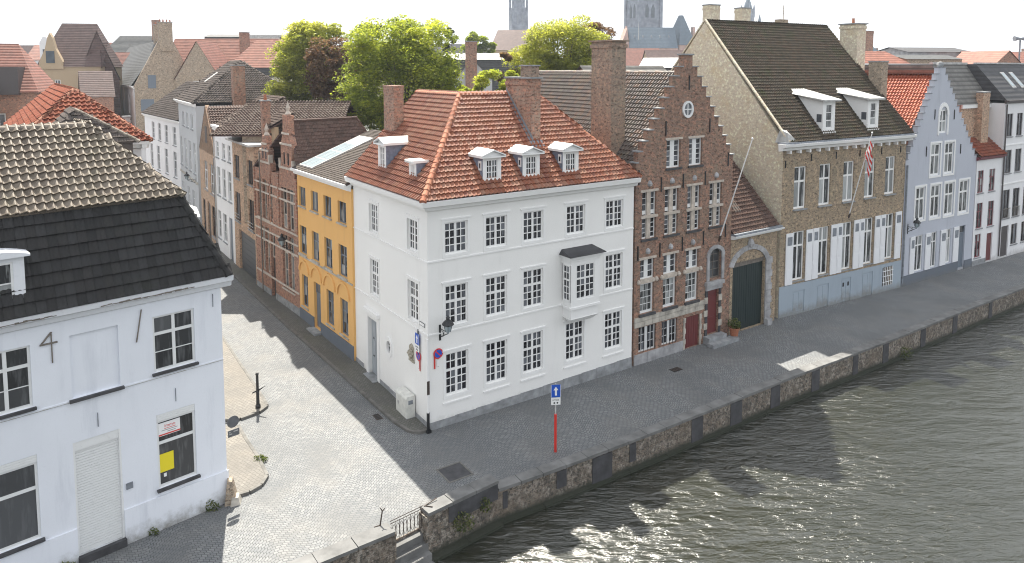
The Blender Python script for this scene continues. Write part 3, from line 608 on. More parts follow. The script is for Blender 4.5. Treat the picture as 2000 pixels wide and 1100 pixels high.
# side door: white surround, grey leaf, dark sheet for the shaded open half
dx0, dx1 = WHS - 7.1, WHS - 5.9
m = MB(); m.box(dx0 - .28, dx0 - .002, -.06, .0, .12, 3.78); m.box(dx1 + .002, dx1 + .28, -.06, 0, .12, 3.78); m.box(dx0 - .002, dx1 + .002, -.055, 0, 3.5, 3.78); m.box(dx0 - .36, dx1 + .36, -.2, 0, 3.784, 3.98)
m.build('door_surround', 'trim', wh, SIDE)
do = MB().box(dx0, dx0 + .62, .17, .22, .3, 3.5).build('door', 'grey_door', wh, SIDE)
for z0, z1 in ((.5, 1.2), (1.4, 2.2), (2.4, 3.2)): ubox('door_panel', 'grey_door', do, dx0 + .1, dx0 + .52, .155, .168, z0, z1)
ubox('letter_plate', 'black', do, dx0 + .22, dx0 + .4, .145, .154, 1.28, 1.34); ubox('letter_plate', 'black', do, dx0 + .24, dx0 + .38, .145, .154, 2.27, 2.34)
MB().box(dx0 + .64, dx1, .19, .23, .3, 3.5).build('door', 'green_door', wh, SIDE); MB().box(dx0 - .1, dx1 + .1, -.35, .2, .1, .285).build('doorstep', 'stone', wh, SIDE)  # dark green sheet put in for the shade of the open doorway
# string courses, cornice, plinth
ubox('string_course', 'trim', wh, -.04, WHL, -.04, -.001, 8.05, 8.12); ubox('string_course', 'trim', wh, -.04, WHL, -.04, -.001, 4.58, 4.65)
ubox('string_course', 'trim', wh, 0, WHS, -.04, -.001, 8.05, 8.12, SIDE); ubox('string_course', 'trim', wh, 0, WHS, -.04, -.001, 4.58, 4.65, SIDE)
cp = [(0, 10.46), (.16, 10.52), (.2, 10.66), (.42, 10.74), (.47, 10.98), (.44, 11.0), (-.1, 11.0), (-.1, 10.46)]
cm = MB()
for (a, za), (b, zb) in zip(cp[:6], cp[1:7]):
    cm.poly([(-a, -a, za), (WHL + .12, -a, za), (WHL + .12, -b, zb), (-b, -b, zb)]); cm.poly([(-a, WHS + .1, za), (-a, -a, za), (-b, -b, zb), (-b, WHS + .1, zb)])
cm.poly([(WHL + .12, -a, z) for a, z in cp]); cm.poly([(-a, WHS + .1, z) for a, z in cp][::-1])
cm.build('cornice', 'trim', wh)
x = 0.0
while x < WHL - .2:
    l = min(random.uniform(1.0, 1.5), WHL - x); ubox('plinth_stone', 'stone', wh, x + .006, x + l - .006, -.035, .0, -.2, .36 + .022 * x + random.uniform(-.004, .004)); x += l
x = 0.0
while x < WHS - .1:
    l = min(random.uniform(.9, 1.3), WHS - x)
    if not (dx0 - .6 < x + l / 2 < dx1 + .6): ubox('plinth_stone', 'stone', wh, x + .006, x + l - .006, -.035, 0, -.2, .52 - .022 * x, SIDE)
    x += l
vt = ubox('cellar_vent', 'black', wh, 3.47, 4.12, .05, .08, .11, .37)
# bay window with slate roof
bx0, bx1, bd = 7.9, 9.86, .72
b_ = wall(MB(), bx0, bx1, 4.62, 7.05, [(bx0 + .34, bx1 - .34, 4.98, 6.86)], .08, y=-bd)
b_.poly([(bx0, 0, 4.62), (bx0, -bd, 4.62), (bx0, -bd, 4.9), (bx0, 0, 4.9)]); b_.poly([(bx0, 0, 6.86), (bx0, -bd, 6.86), (bx0, -bd, 7.05), (bx0, 0, 7.05)]); b_.poly([(bx1, -bd, 4.62), (bx1, 0, 4.62), (bx1, 0, 7.05), (bx1, -bd, 7.05)])
b_.box(bx0 + .06, bx1 - .06, -bd + .06, 0, 3.98, 4.5); b_.box(bx0 - .04, bx1 + .04, -bd - .04, 0, 4.5, 4.62)
b_.hull([(bx0 + .25, -bd + .25, 3.72), (bx1 - .25, -bd + .25, 3.72), (bx1 - .25, 0, 3.72), (bx0 + .25, 0, 3.72)], [(bx0 + .02, -bd + .02, 3.976), (bx1 - .02, -bd + .02, 3.976), (bx1 - .02, 0, 3.976), (bx0 + .02, 0, 3.976)])
b_.box(bx0 - .05, bx1 + .05, -bd - .05, 0, 7.05, 7.2); b_.box(bx0 - .14, bx1 + .14, -bd - .14, 0, 7.2, 7.34)
bo = b_.build('bay_window', 'trim', wh)
wp = window(bo, bx0 + .34, bx1 - .34, 4.98, 6.86, frame(0, -bd, 0), y=.05, secs=(3, 2), fw=.07, mw=.04, mul=.1, name='bay_sash')
for o_ in [q for q in bpy.data.objects if q.parent == wp]: 
    mw_ = frame(0, -bd, 0) @ o_.matrix_basis; o_.parent = bo; o_.matrix_basis = mw_
BS = frame(bx0, 0, -90); w2 = window(bo, .1, bd - .06, 4.92, 6.86, BS, y=.0, leaves=1, cols=2, secs=(3, 2), fw=.07, mw=.04, name='bay_sash')
for o_ in [q for q in bpy.data.objects if q.parent == w2]: mw_ = BS @ o_.matrix_basis; o_.parent = bo; o_.matrix_basis = mw_
MB().hull([(bx0 - .24, -bd - .26, 7.345), (bx1 + .24, -bd - .26, 7.345), (bx1 + .24, 0, 7.345), (bx0 - .24, 0, 7.345)], [(bx0 - .22, -bd - .24, 7.39), (bx1 + .22, -bd - .24, 7.39), (bx1 + .05, -.0, 7.60), (bx0 - .05, -.0, 7.60)]).build('bay_roof', 'roof_dark', bo)
# hipped roof
EV = 11.0; AP = 15.64; t = 4.08; ov_ = .40
rx, ry = WHL + .05, 8.2
polys = [[(-ov_, -ov_, EV), (rx + .1, -ov_, EV), (9.05, t, AP), (t, t, AP)], [(-ov_, WHS, EV), (-ov_, -ov_, EV), (t, t, AP), (t, WHS, AP)],
         [(rx + .1, -ov_, EV), (rx + .1, ry + .35, EV), (9.05, t, AP)]]
wr = roof(wh, polys, 'r_tile', 'wh_tile', .235, .30, 'pan', 300)
MB().poly([(t, t, AP - .04), (9.05, t, AP - .04), (rx, ry, EV), (ry, ry, EV)]).poly([(t, t, AP - .04), (ry, ry, EV), (ry, WHS, EV), (t, WHS, AP - .04)]).poly([(0, WHS - .02, EV - .3), (ry, WHS - .02, EV - .3), (ry, WHS - .02, EV), (t, WHS - .02, AP - .06), (-.3, WHS - .02, EV)]).build('roof_back', 'roof_red', wh)
ridge(wr, (-ov_ - .02, -ov_ - .02, EV + .06), (t, t, AP + .03), 'wh_ridge', .15, .36); ridge(wr, (t, t, AP + .03), (9.05, t, AP + .03), 'wh_ridge', .14); ridge(wr, (t, WHS, AP + .03), (t, t, AP + .03), 'wh_ridge', .14); ridge(wr, (rx + .1, -ov_, EV + .03), (9.05, t, AP + .03), 'wh_ridge', .11, .36)
ch = chimney(wh, 7.08, 7.66, 1.66, 4.1, 11.5, 16.55, cap=.1)
MB().box(7.12, 7.62, 1.75, 2.75, 16.58, 17.15).build('upper_stack', 'old_chim', ch); ubox('cap', 'stone', ch, 7.06, 7.68, 1.69, 2.81, 17.15, 17.22)
MB().poly([(6.86, 1.5, 13.10), (7.09, 1.5, 13.10), (7.09, 4.08, 15.72), (6.86, 4.08, 15.72)]).poly([(6.86, 1.35, 12.92), (7.8, 1.35, 12.92), (7.8, 1.68, 13.28), (6.86, 1.68, 13.28)]).poly([(7.07, 1.5, 13.1), (7.07, 1.5, 13.4), (7.07, 4.08, 16.0), (7.07, 4.08, 15.7)]).build('lead_flashing', 'lead', ch)
c2 = chimney(wh, 1.9, 2.5, 7.6, 8.95, 11.5, 16.05, cap=.03, capmat='chim_brick')
def dormer(par, fr, x0, x1, z0, z1, back, gable=.34, ovh=.16, glazed=True, side='slateside', fm='trim', rows=(3,), pm='glass', sideport=True):
    d = wall(MB(), x0, x1, z0, z1, [(x0 + .2, x1 - .2, z0 + .16, z1 - .1)], .09)
    d.hull([(x0 - .06, -.09, z0 - .07), (x1 + .06, -.09, z0 - .07), (x1 + .06, 0, z0 - .07), (x0 - .06, 0, z0 - .07)], [(x0 - .06, -.09, z0), (x1 + .06, -.09, z0), (x1 + .06, 0, z0), (x0 - .06, 0, z0)])
    xm = (x0 + x1) / 2; top = z1 + gable
    d.poly([(x0 - ovh + .02, -.012, z1 + .05), (x1 + ovh - .02, -.012, z1 + .05), (xm, -.012, top)])
    do_ = d.build('dormer', fm, par, fr)
    c = MB(); 
    for xx in (x0, x1): c.poly([(xx, .001, z0), (xx, .001, z1), (xx, back, z1 + .02), (xx, back * .05, z0)] if xx == x0 else [(xx, .001, z0), (xx, back * .05, z0), (xx, back, z1 + .02), (xx, .001, z1)])
    c.build('cheek', side, do_)
    if sideport: 
        ubox('side_light', 'frame', do_, x0 - .03, x0 - .002, .10, .36, z1 - .62, z1 - .16); ubox('side_pane', 'glass', do_, x0 - .036, x0 - .031, .17, .29, z1 - .52, z1 - .27)
    h = MB()
    h.hull([(x0 - ovh, -.2, z1), (x1 + ovh, -.2, z1), (x1 + ovh, back, z1), (x0 - ovh, back, z1)], [(x0 - ovh, -.2, z1 + .07), (x1 + ovh, -.2, z1 + .07), (x1 + ovh, back, z1 + .07), (x0 - ovh, back, z1 + .07)])
    h.hull([(x0 - ovh, -.2, z1 + .072), (xm, -.2, top), (xm, back + gable * .9, top), (x0 - ovh, back, z1 + .072)], [(x0 - ovh, -.2, z1 + .13), (xm, -.2, top + .06), (xm, back + gable * .9, top + .06), (x0 - ovh, back, z1 + .13)])
    h.hull([(xm, -.2, top), (x1 + ovh, -.2, z1 + .072), (x1 + ovh, back, z1 + .072), (xm, back + gable * .9, top)], [(xm, -.2, top + .06), (x1 + ovh, -.2, z1 + .13), (x1 + ovh, back, z1 + .13), (xm, back + gable * .9, top + .06)])
    h.build('dormer_roof', 'zinc' if fm != 'trim' else 'trim', do_)
    wv = window(do_, x0 + .2, x1 - .2, z0 + .16, z1 - .1, None, y=.05, leaves=2 if glazed else 1, cols=2 if glazed else 1, secs=rows, fw=.05, mw=.035, mul=.06, pmat=pm, name='sash')
    for o_ in [q for q in bpy.data.objects if q.parent == wv]: m_ = o_.matrix_basis.copy(); o_.parent = do_; o_.matrix_basis = m_
    return do_
for x0 in (3.08, 5.42, 7.96): dormer(wh, frame(0, .1, 0), x0, x0 + 1.06, 11.5, 12.72, 1.15)
DS = frame(.33, WHS, -90); dormer(wh, DS, WHS - 6.22, WHS - 5.2, 11.72, 13.05, 1.2); dormer(wh, DS, WHS - 2.5, WHS - 1.7, 11.66, 12.5, .85, gable=.02, ovh=.07, rows=(2,), sideport=False)
# rainwater pipe with cast iron shoe at the corner
pp = MB().tube((-.09, -.1, .9), (-.09, -.1, 4.5), .05).build('rain_pipe', 'trim', wh); MB().tube((-.09, -.1, .0), (-.09, -.1, .95), .075).box(-.2, .02, -.22, .0, -.0, .12).build('pipe_shoe', 'black', pp)
MB().box(-.16, -.03, -.17, -.15, 1.85, 2.5).build('pipe_bracket', 'iron', pp)

# ------------------------------------------------------------------ houses along the side street
def street_house(name, label, far, near, zb, depth=9.):
    a, b = Vector(far), Vector(near); d = b - a
    return thing(name, label, 'house', (a.x, a.y, zb), math.atan2(d.y, d.x)), d.length
def body(par, L, ztop, holes, mat, depth=9., dep=.18, inside=None, zb=-.8, fr=None, sides=True):
    mb = wall(MB(), 0, L, zb, ztop if not inside else inside[3], holes, dep, inside[:3] if inside else None)
    if sides:
        z = ztop; mb.poly([(0, depth, zb), (0, 0, zb), (0, 0, z), (0, depth, z)]); mb.poly([(L, 0, zb), (L, depth, zb), (L, depth, z), (L, 0, z)])
        mb.poly([(L, depth, zb), (0, depth, zb), (0, depth, z), (L, depth, z)]); mb.poly([(0, .02, z - .05), (L, .02, z - .05), (L, depth, z - .05), (0, depth, z - .05)])
    return mb.build('wall', mat, par, fr)
def gable_tri(par, pts, y, mat, back=None, name='gable'):
    m = MB(); P = [(x, y, z) for x, z in pts]; m.poly(P)
    if back is not None: m.hull([(x, back, z) for x, z in pts][::-1], P[::-1])
    return m.build(name, mat, par)
# yellow house
yh, L = street_house('terraced_house', 'yellow rendered house with arched panels between the white and red brick houses', (-14.17, 46.7), (-9.05, 39.78), 0)
U = lambda a, b: (L - a, L - b)
up = [(8.35, 7.15), (6.2, 5.02), (4.12, 2.92), (1.95, .75)]; hs = []
for a, b in up: hs += [(*U(a, b), 8.08, 9.36), (*U(a, b), 4.92, 6.78)]
hs += [(*U(8.15, 7.1), 1.4, 3.52), (*U(6.05, 4.95), .55, 3.52), (*U(3.95, 2.85), 1.4, 3.56), (*U(1.85, .75), 1.4, 3.56)]
body(yh, L, 10.25, hs, 'yellow', 5.4, .24)
for a, b in up:
    for (z0, z1, s) in ((8.08, 9.36, (1,)), (4.92, 6.78, (2, 1))): window(yh, *U(a, b), z0, z1, y=.16, leaves=2, cols=1, secs=s, fmat='grey_frame', pmat='glass_cur', sill=.1, sillmat='pale_stone', mul=.08)
for i, h in enumerate(hs[8:]):
    if i == 1:
        d = MB().box(h[0], h[1], .18, .22, h[2], 2.75).build('door', 'grey_frame', yh); ubox('door_handle', 'zinc', d, h[1] - .2, h[1] - .14, .12, .178, 1.5, 1.7)
        for q in (0, 1): ubox('door_panel', 'grey_frame', d, h[0] + .14 + q * .48, h[0] + .5 + q * .48, .165, .178, .8, 2.5)
        window(yh, h[0], h[1], 2.76, h[3], y=.18, leaves=1, cols=2, secs=(1,), fmat='grey_frame', name='fanlight'); ubox('doorstep', 'stone', yh, h[0] - .15, h[1] + .15, -.5, .1, .2, .52)
    else: window(yh, *h[:4], y=.16, leaves=2, cols=1, secs=(2, 1), fmat='grey_frame', pmat='glass_cur', sill=.08, sillmat='pale_stone', mul=.08)
for a, b in [(8.45, 6.9), (6.4, 4.75), (4.3, 2.6), (2.2, .5)]:
    x0, x1 = U(a, b); xm, r = (x0 + x1) / 2, (x1 - x0) / 2; m = MB(); n = 12
    for k in range(n):
        t0, t1 = math.pi * k / n, math.pi * (k + 1) / n; P = lambda rr, t, y: (xm - rr * math.cos(t), y, 3.72 + rr * math.sin(t) * .95)
        m.hull([P(r + .09, t0, -.001), P(r + .09, t1, -.001), P(r - .05, t1, -.001), P(r - .05, t0, -.001)], [P(r + .09, t0, -.09), P(r + .09, t1, -.09), P(r - .05, t1, -.09), P(r - .05, t0, -.09)])
    m.build('blind_arch', 'yellow', yh)
for a, b in ((0, hs[9][0] - .01), (hs[9][1] + .01, L)): ubox('plinth', 'plinth_dark', yh, a, b, -.05, -.001, -.3, 1.15)
ubox('string_course', 'pale_stone', yh, 0, L, -.06, -.001, 4.72, 4.8)
gutter(yh, -.15, L - .02, 0, 10.12, mat='trim', h=.42, out=.42)
ez, rz_ = 10.55, 12.75
roof(yh, [[(-.05, -.3, ez), (L, -.3, ez), (L, 5.4, rz_), (-.05, 5.4, rz_)]], 'roof_brown', 'y_tile', .18, .17, 'flat', 0)
MB().poly([(L, 5.4, rz_), (-.05, 5.4, rz_), (-.05, 5.4, 9), (L, 5.4, 9)][::-1]).poly([(-.05, -.3, ez - .1), (-.05, -.3, ez), (-.05, 5.4, rz_), (-.05, 5.4, 9)]).build('roof_back', 'roof_brown', yh)
k_ = (rz_ - ez) / 5.7

def slope_pts(x0, x1, y0, y1, up_): return [(x0, y0, ez + k_ * (y0 + .3) + up_), (x1, y0, ez + k_ * (y0 + .3) + up_), (x1, y1, ez + k_ * (y1 + .3) + up_), (x0, y1, ez + k_ * (y1 + .3) + up_)]
skl = MB().hull(slope_pts(.35, 2.55, .05, 4.3, .0), slope_pts(.35, 2.55, .05, 4.3, .12)).build('roof_light', 'zinc', yh)
for i in range(3):
    for j in range(3):
        x0 = .45 + i * .69; y0 = .12 + j * 1.05; MB().hull(slope_pts(x0, x0 + .6, y0, y0 + .95, .121), slope_pts(x0, x0 + .6, y0, y0 + .95, .135)).build('pane', 'glass_sky', skl)
# red brick house with two tall gables
rh, L = street_house('terraced_house', 'red brick house with two narrow pinnacled gables and pale stone mullions', (-19.36, 53.23), (-14.17, 46.7), 0)
U = lambda a, b: (L - a, L - b)
RWN = [(*U(7.7, 6.9), 6.1, 9.0), (*U(6.6, 5.8), 6.1, 9.0), (*U(5.5, 4.7), 6.1, 8.9), (*U(2.95, 1.9), 6.0, 8.9), (*U(1.75, .7), 6.0, 8.9),
       (*U(7.3, 6.45), 2.1, 5.5), (*U(6.3, 5.5), 2.1, 5.5), (*U(2.95, 1.95), 1.8, 5.6), (*U(1.8, .85), 1.8, 5.6)]
dor = (*U(5.25, 4.4), .55, 5.3)
body(rh, L, 9.75, RWN + [dor], 'r_brick', 12, .28)
for h in RWN: window(rh, *h, y=.2, leaves=1, cols=2, secs=(2, 1), fmat='band_stone', pmat='glass_cur', fw=.09, tw=.14, mw=.06, sill=.08, sillmat='band_stone')
d = MB().box(dor[0], dor[1], .2, .26, .55, 3.4).build('door', 'dark_frame', rh); ubox('door_panel', 'dark_frame', d, dor[0] + .15, dor[1] - .15, .18, .198, .9, 3.1); window(rh, dor[0], dor[1], 3.42, 5.3, y=.2, leaves=1, cols=2, secs=(2,), fmat='band_stone', fw=.08, name='fanlight')
for z in (8.05, 8.72, 4.55, 5.25, 5.95, 2.0): ubox('stone_band', 'band_stone', rh, .1, L - .05, -.06, -.002, z - .06, z + .06)
for i, xx in enumerate((.08, 3.35, 4.95, L - .15)): ubox('pilaster', 'r_brick', rh, xx - .1, xx + .12, -.08, -.003, 6.02, 9.7)
ubox('plinth', 'stone', rh, 0, dor[0] - .05, -.05, -.001, -.3, 1.0); ubox('plinth', 'stone', rh, dor[1] + .05, L, -.05, -.001, -.3, 1.0); ubox('doorstep', 'stone', rh, dor[0] - .1, dor[1] + .1, -.35, .15, .3, .53)
def pin_gable(xm, hw_, z0, z1):
    m = MB(); prof = [(xm - hw_, z0), (xm + hw_, z0), (xm + hw_, z0 + .5), (xm + hw_ * .72, z0 + .8), (xm + hw_ * .72, z0 + (z1 - z0) * .45), (xm + hw_ * .42, z0 + (z1 - z0) * .58), (xm + hw_ * .36, z1 - .7), (xm - hw_ * .36, z1 - .7), (xm - hw_ * .42, z0 + (z1 - z0) * .58), (xm - hw_ * .72, z0 + (z1 - z0) * .45), (xm - hw_ * .72, z0 + .8), (xm - hw_, z0 + .5)]
    m.pry(prof, -.02, .38); g_ = m.build('gable', 'r_brick', rh)
    for z in (z0 + .55, z0 + (z1 - z0) * .45, z0 + (z1 - z0) * .6): ubox('stone_band', 'band_stone', g_, xm - hw_ * (.95 if z < z0 + 1 else .75 if z < z0 + (z1 - z0) * .5 else .45), xm + hw_ * (.95 if z < z0 + 1 else .75 if z < z0 + (z1 - z0) * .5 else .45), -.09, -.021, z - .07, z + .07)
    for sx_ in (-1, 1): MB().box(xm + sx_ * hw_ * .85 - .09, xm + sx_ * hw_ * .85 + .09, -.1, .2, z0 + .5, z0 + 1.15).build('pinnacle', 'band_stone', g_)
    MB().lathe([(.16, 0), (.22, .1), (.1, .3), (.16, .5), (0, .95)], (xm, .18, z1 - .72), 8).build('finial', 'band_stone', g_)
    for q in (-.22, .22): ubox('gable_light', 'glass', g_, xm + q * hw_ * 1.2 - .12, xm + q * hw_ * 1.2 + .12, -.03, -.022, z0 + .8, z0 + 1.6)
pin_gable(L - 1.75, 1.35, 9.75, 14.6); pin_gable(L - 5.95, 1.15, 9.75, 12.9)
xr = L - 1.75; rk = roof(rh, [[(L + .1, .0, 10.2), (L + .1, 6.8, 10.2), (xr, 5.2, 13.5), (xr, .35, 13.5)], [(-.05, 6.8, 9.75), (-.05, -.05, 9.75), (xr, .35, 13.5), (xr, 5.2, 13.5)], [(L + .1, 6.8, 10.2), (-.05, 6.8, 9.75), (xr, 5.2, 13.5)]], 'roof_brown', 'r_tile', .22, .26, 'flat', 0)
ridge(rk, (xr, .4, 13.53), (xr, 5.2, 13.53), 'r_tile', .11); ridge(rk, (L + .1, 6.8, 10.2), (xr, 5.2, 13.53), 'r_tile', .1)
rr2 = thing('rear_house', 'rear house with weathered brown pantile roof behind the pinnacled gables', 'house', (-22.9, 54.8, 0), 0); MB().box(2, 9.2, .3, 8, 5, 11.9).build('wall', 'mason', rr2)
q_ = roof(rr2, [[(-.3, .0, 11.9), (9.7, .0, 11.9), (9.5, 4.4, 14.25), (1.2, 4.4, 14.25)], [(-.3, 8.8, 11.9), (-.3, 0, 11.9), (1.2, 4.4, 14.25)], [(9.7, 8.8, 11.9), (-.3, 8.8, 11.9), (1.2, 4.4, 14.25), (9.5, 4.4, 14.25)]], 'roof_brown', 'w_tile', .26, .32, 'pan', 0)
ridge(q_, (1.2, 4.4, 14.28), (9.5, 4.4, 14.28), 'w_tile'); ridge(q_, (-.3, 0, 11.93), (1.2, 4.4, 14.28), 'w_tile')
# brick house over a garage
gh_, L = street_house('terraced_house', 'pale brick house with a charcoal garage door and flat zinc eaves', (-23.11, 58.73), (-19.36, 53.23), 0)
U = lambda a, b: (L - a, L - b)
hs = [(*U(6.1, 4.5), 8.15, 10.05), (*U(2.0, .4), 8.15, 10.05), (*U(6.15, 4.5), 4.6, 7.0), (*U(2.0, .4), 4.6, 7.0), (*U(5.2, .25), .55, 4.0)]
body(gh_, L, 11.2, hs, 'g_brick', 9, .22)
for h in hs[:4]: window(gh_, *h, y=.15, leaves=2, cols=1, secs=(1,), fmat='dark_frame', sill=.08)
for h in hs[2:4]:
    b = MB(); 
    for z in (4.75, 5.0, 5.25): b.tube((h[0], -.12, z), (h[1], -.12, z), .02, n=6)
    b.build('window_rail', 'zinc', gh_)
gg = MB().box(hs[4][0], hs[4][1], .18, .22, .45, 4.0).build('garage_door', 'garage', gh_)
for k in range(8): ubox('garage_panel', 'garage', gg, hs[4][0] + .04, hs[4][1] - .04, .165, .179, .55 + k * .43, .92 + k * .43)
MB().hull([(-.3, -.45, 11.2), (L + .2, -.45, 11.2), (L + .2, 2, 11.2), (-.3, 2, 11.2)], [(-.3, -.45, 11.36), (L + .2, -.45, 11.36), (L + .2, 2, 11.36), (-.3, 2, 11.36)]).build('flat_eave', 'zinc', gh_)
body2 = MB().box(.1, L, 1.6, 1.9, 11.36, 12.6).build('attic_wall', 'cream', gh_)
rr = roof(gh_, [[(-.1, 1.3, 12.55), (L, 1.3, 12.55), (L, 3.2, 13.6), (1.2, 3.2, 13.6)]], 'roof_brown', 'w_tile', .24, .31, 'pan', 0)
ridge(rr, (-.1, 1.3, 12.6), (1.2, 3.2, 13.63), 'w_tile')
chimney(gh_, 5.2, 5.7, 1.0, 1.6, 11.3, 14.6, 'chim_brick', pots=1)
# narrow white house
w2, L = street_house('terraced_house', 'narrow white house with grey frames beside the pale brick garage house', (-26.78, 64.03), (-23.11, 58.73), 0)
U = lambda a, b: (L - a, L - b)
hs = [(*U(5.9, 4.8), 9.2, 10.6), (*U(3.6, 2.5), 9.2, 10.6), (*U(1.6, .6), 9.2, 10.6), (*U(5.8, 4.6), 5.8, 8.35), (*U(3.8, 2.6), 5.8, 8.35), (*U(1.85, .6), 5.8, 8.35), (*U(6.0, 4.75), 1.9, 4.4), (*U(4.05, 2.7), 1.9, 4.4), (*U(1.9, .75), .65, 4.4)]
body(w2, L, 11.7, hs, 'white_far', 9)
for h in hs[:8]: window(w2, *h, y=.12, leaves=2, cols=1, secs=(2, 1), fmat='old_frame', pmat='glass_cur', sill=.08)
d = MB().box(*hs[8][:2], .12, .17, .65, 4.4).build('door', 'grey_frame', w2); ubox('door_panel', 'grey_frame', d, hs[8][0] + .2, hs[8][1] - .2, .1, .119, 1.0, 3.6)
gutter(w2, 0, L, 0, 11.55, mat='trim', h=.5, out=.3); MB().box(0, L, .02, .3, 11.7, 12.0).build('parapet', 'white_far', w2)
roof(w2, [[(0, .2, 12.0), (L, .2, 12.0), (L, 4.5, 14.6), (0, 4.5, 14.6)]], 'roof_brown', 'w_tile', .24, .31, 'pan', 0)
# brick gable house
bg, L = street_house('terraced_house', 'pale brick house with pointed street gable beyond the narrow white house', (-31.4, 71.43), (-26.78, 64.03), 0)
U = lambda a, b: (L - a, L - b)
hs = [(*U(6.3, 4.3), 5.4, 8.2), (*U(2.9, .8), 5.4, 8.2), (*U(7.7, 6.2), .9, 4.2), (*U(5.0, 3.3), .7, 4.3), (*U(2.6, .7), 1.4, 4.3)]
body(bg, L, 9.1, hs, 'g_brick', 10)
gable_tri(bg, [(0, 9.1), (L, 9.1), (L / 2, 13.6)], -.001, 'g_brick', .35)
for i, h in enumerate(hs):
    if i == 3: MB().box(h[0], h[1], .12, .16, .7, 4.3).build('door', 'dark_frame', bg)
    else: window(bg, *h, y=.12, leaves=2, cols=1, secs=(2, 1), fmat='dark_frame' if i > 1 else 'old_frame', sill=.08)
ubox('gable_window', 'dark_frame', bg, L / 2 - .6, L / 2 + .6, -.03, -.004, 10.0, 11.6); 
roof(bg, [[(0, 10, 9.1), (0, .1, 9.1), (L / 2, .1, 13.5), (L / 2, 10, 13.5)], [(L, .1, 9.1), (L, 10, 9.1), (L / 2, 10, 13.5), (L / 2, .1, 13.5)]], 'roof_brown', 'r_tile', .25, .32, 'pan', 0)
def pipe(par, x, z0, z1, y=-.1, mat='zinc', r=.05): MB().tube((x, y, z0), (x, y, z1), r, n=6).build('rain_pipe', mat, par)
pipe(bg, L - .1, .4, 9.0, mat='dark_frame'); pipe(gh_, L - .15, .4, 11.1, mat='wood'); pipe(w2, .15, .4, 11.4)
# grey house
g3, L = street_house('terraced_house', 'tall grey rendered house with hipped dark roof at the street bend', (-39.4, 84.4), (-32.6, 73.6), 0)
hs = [(x, x + 1.5, 10.6, 12.2) for x in (3.0, 6.0, 9.2)] + [(x, x + 1.5, 5.9, 9.2) for x in (.6, 4.0, 7.0, 10.2)] + [(x, x + 1.4, 1.2, 3.9) for x in (.8, 5.2, 8.6)]
body(g3, L, 13.2, hs, 'grey_far', 11)
for h in hs: window(g3, *h, y=.12, leaves=2, cols=1, secs=(2, 1) if h[3] - h[2] > 2 else (1,), fmat='old_frame', pmat='glass_cur', sill=.1)
ubox('string_course', 'pale_stone', g3, 0, L, -.1, -.001, 5.0, 5.2)
gutter(g3, -.3, L + .1, 0, 13.05, mat='trim', h=.45, out=.5)
rf = roof(g3, [[(-.2, -.3, 13.5), (L + .2, -.3, 13.5), (L - 4.5, 5.5, 17.9), (3, 5.5, 17.9)], [(L + .2, -.3, 13.5), (L + .2, 11.3, 13.5), (L - 4.5, 5.5, 17.9)], [(-.2, 11.3, 13.5), (-.2, -.3, 13.5), (3, 5.5, 17.9)]], 'roof_dark', 'gh_tile', .26, .33, 'pan', 0)
ridge(rf, (L + .2, -.3, 13.52), (L - 4.5, 5.5, 17.92), 'gh_tile', .12, .4); ridge(rf, (3, 5.5, 17.92), (L - 4.5, 5.5, 17.92), 'gh_tile', .12, .4); ridge(rf, (L + .2, 11.3, 13.52), (L - 4.5, 5.5, 17.92), 'gh_tile', .12, .4)
MB().poly([(3, 5.5, 17.85), (L - 4.5, 5.5, 17.85), (L, 11.3, 13.4), (0, 11.3, 13.4)]).build('roof_back', 'roof_dark', g3)
chimney(g3, L - .2, L + .9, 3.6, 4.8, 11, 17.4, 'chim_brick')
rv = MB(); rv.hull([(4.5, 2.2, 15.45), (5.5, 2.2, 15.45), (5.5, 3.6, 16.5), (4.5, 3.6, 16.5)], [(4.5, 2.2, 15.6), (5.5, 2.2, 15.6), (5.5, 3.6, 16.65), (4.5, 3.6, 16.65)]); rv.build('roof_light', 'zinc', g3)
# lower white house
wl, L = street_house('terraced_house', 'low white house with wide grey roof between the grey house and the long white one', (-52.0, 101.), (-39.4, 84.9), 0)
hs = [(x, x + 1.6, 7.6, 9.9) for x in (4.5, 8.2, 12., 16.2)] + [(x, x + 1.6, 3.6, 6.8) for x in (3., 7., 11.5, 16.)]
body(wl, L, 10.5, hs, 'white_far', 11)
for h in hs: window(wl, *h, y=.12, leaves=2, cols=1, secs=(2, 1), fmat='old_frame', sill=.1)
gutter(wl, 0, L, 0, 10.4, mat='trim', h=.4, out=.4)
roof(wl, [[(-.1, -.3, 10.8), (L, -.3, 10.8), (L, 6, 15.2), (-.1, 6, 15.2)]], 'roof_dark', 'gh_tile', .3, .36, 'pan', 0)
MB().poly([(0, 0, 10.4), (0, 6, 15.1), (0, 11, 10.4)]).poly([(L, 6, 15.1), (0, 6, 15.1), (0, 11, 10.4), (L, 11, 10.4)]).build('roof_back', 'roof_brown', wl)
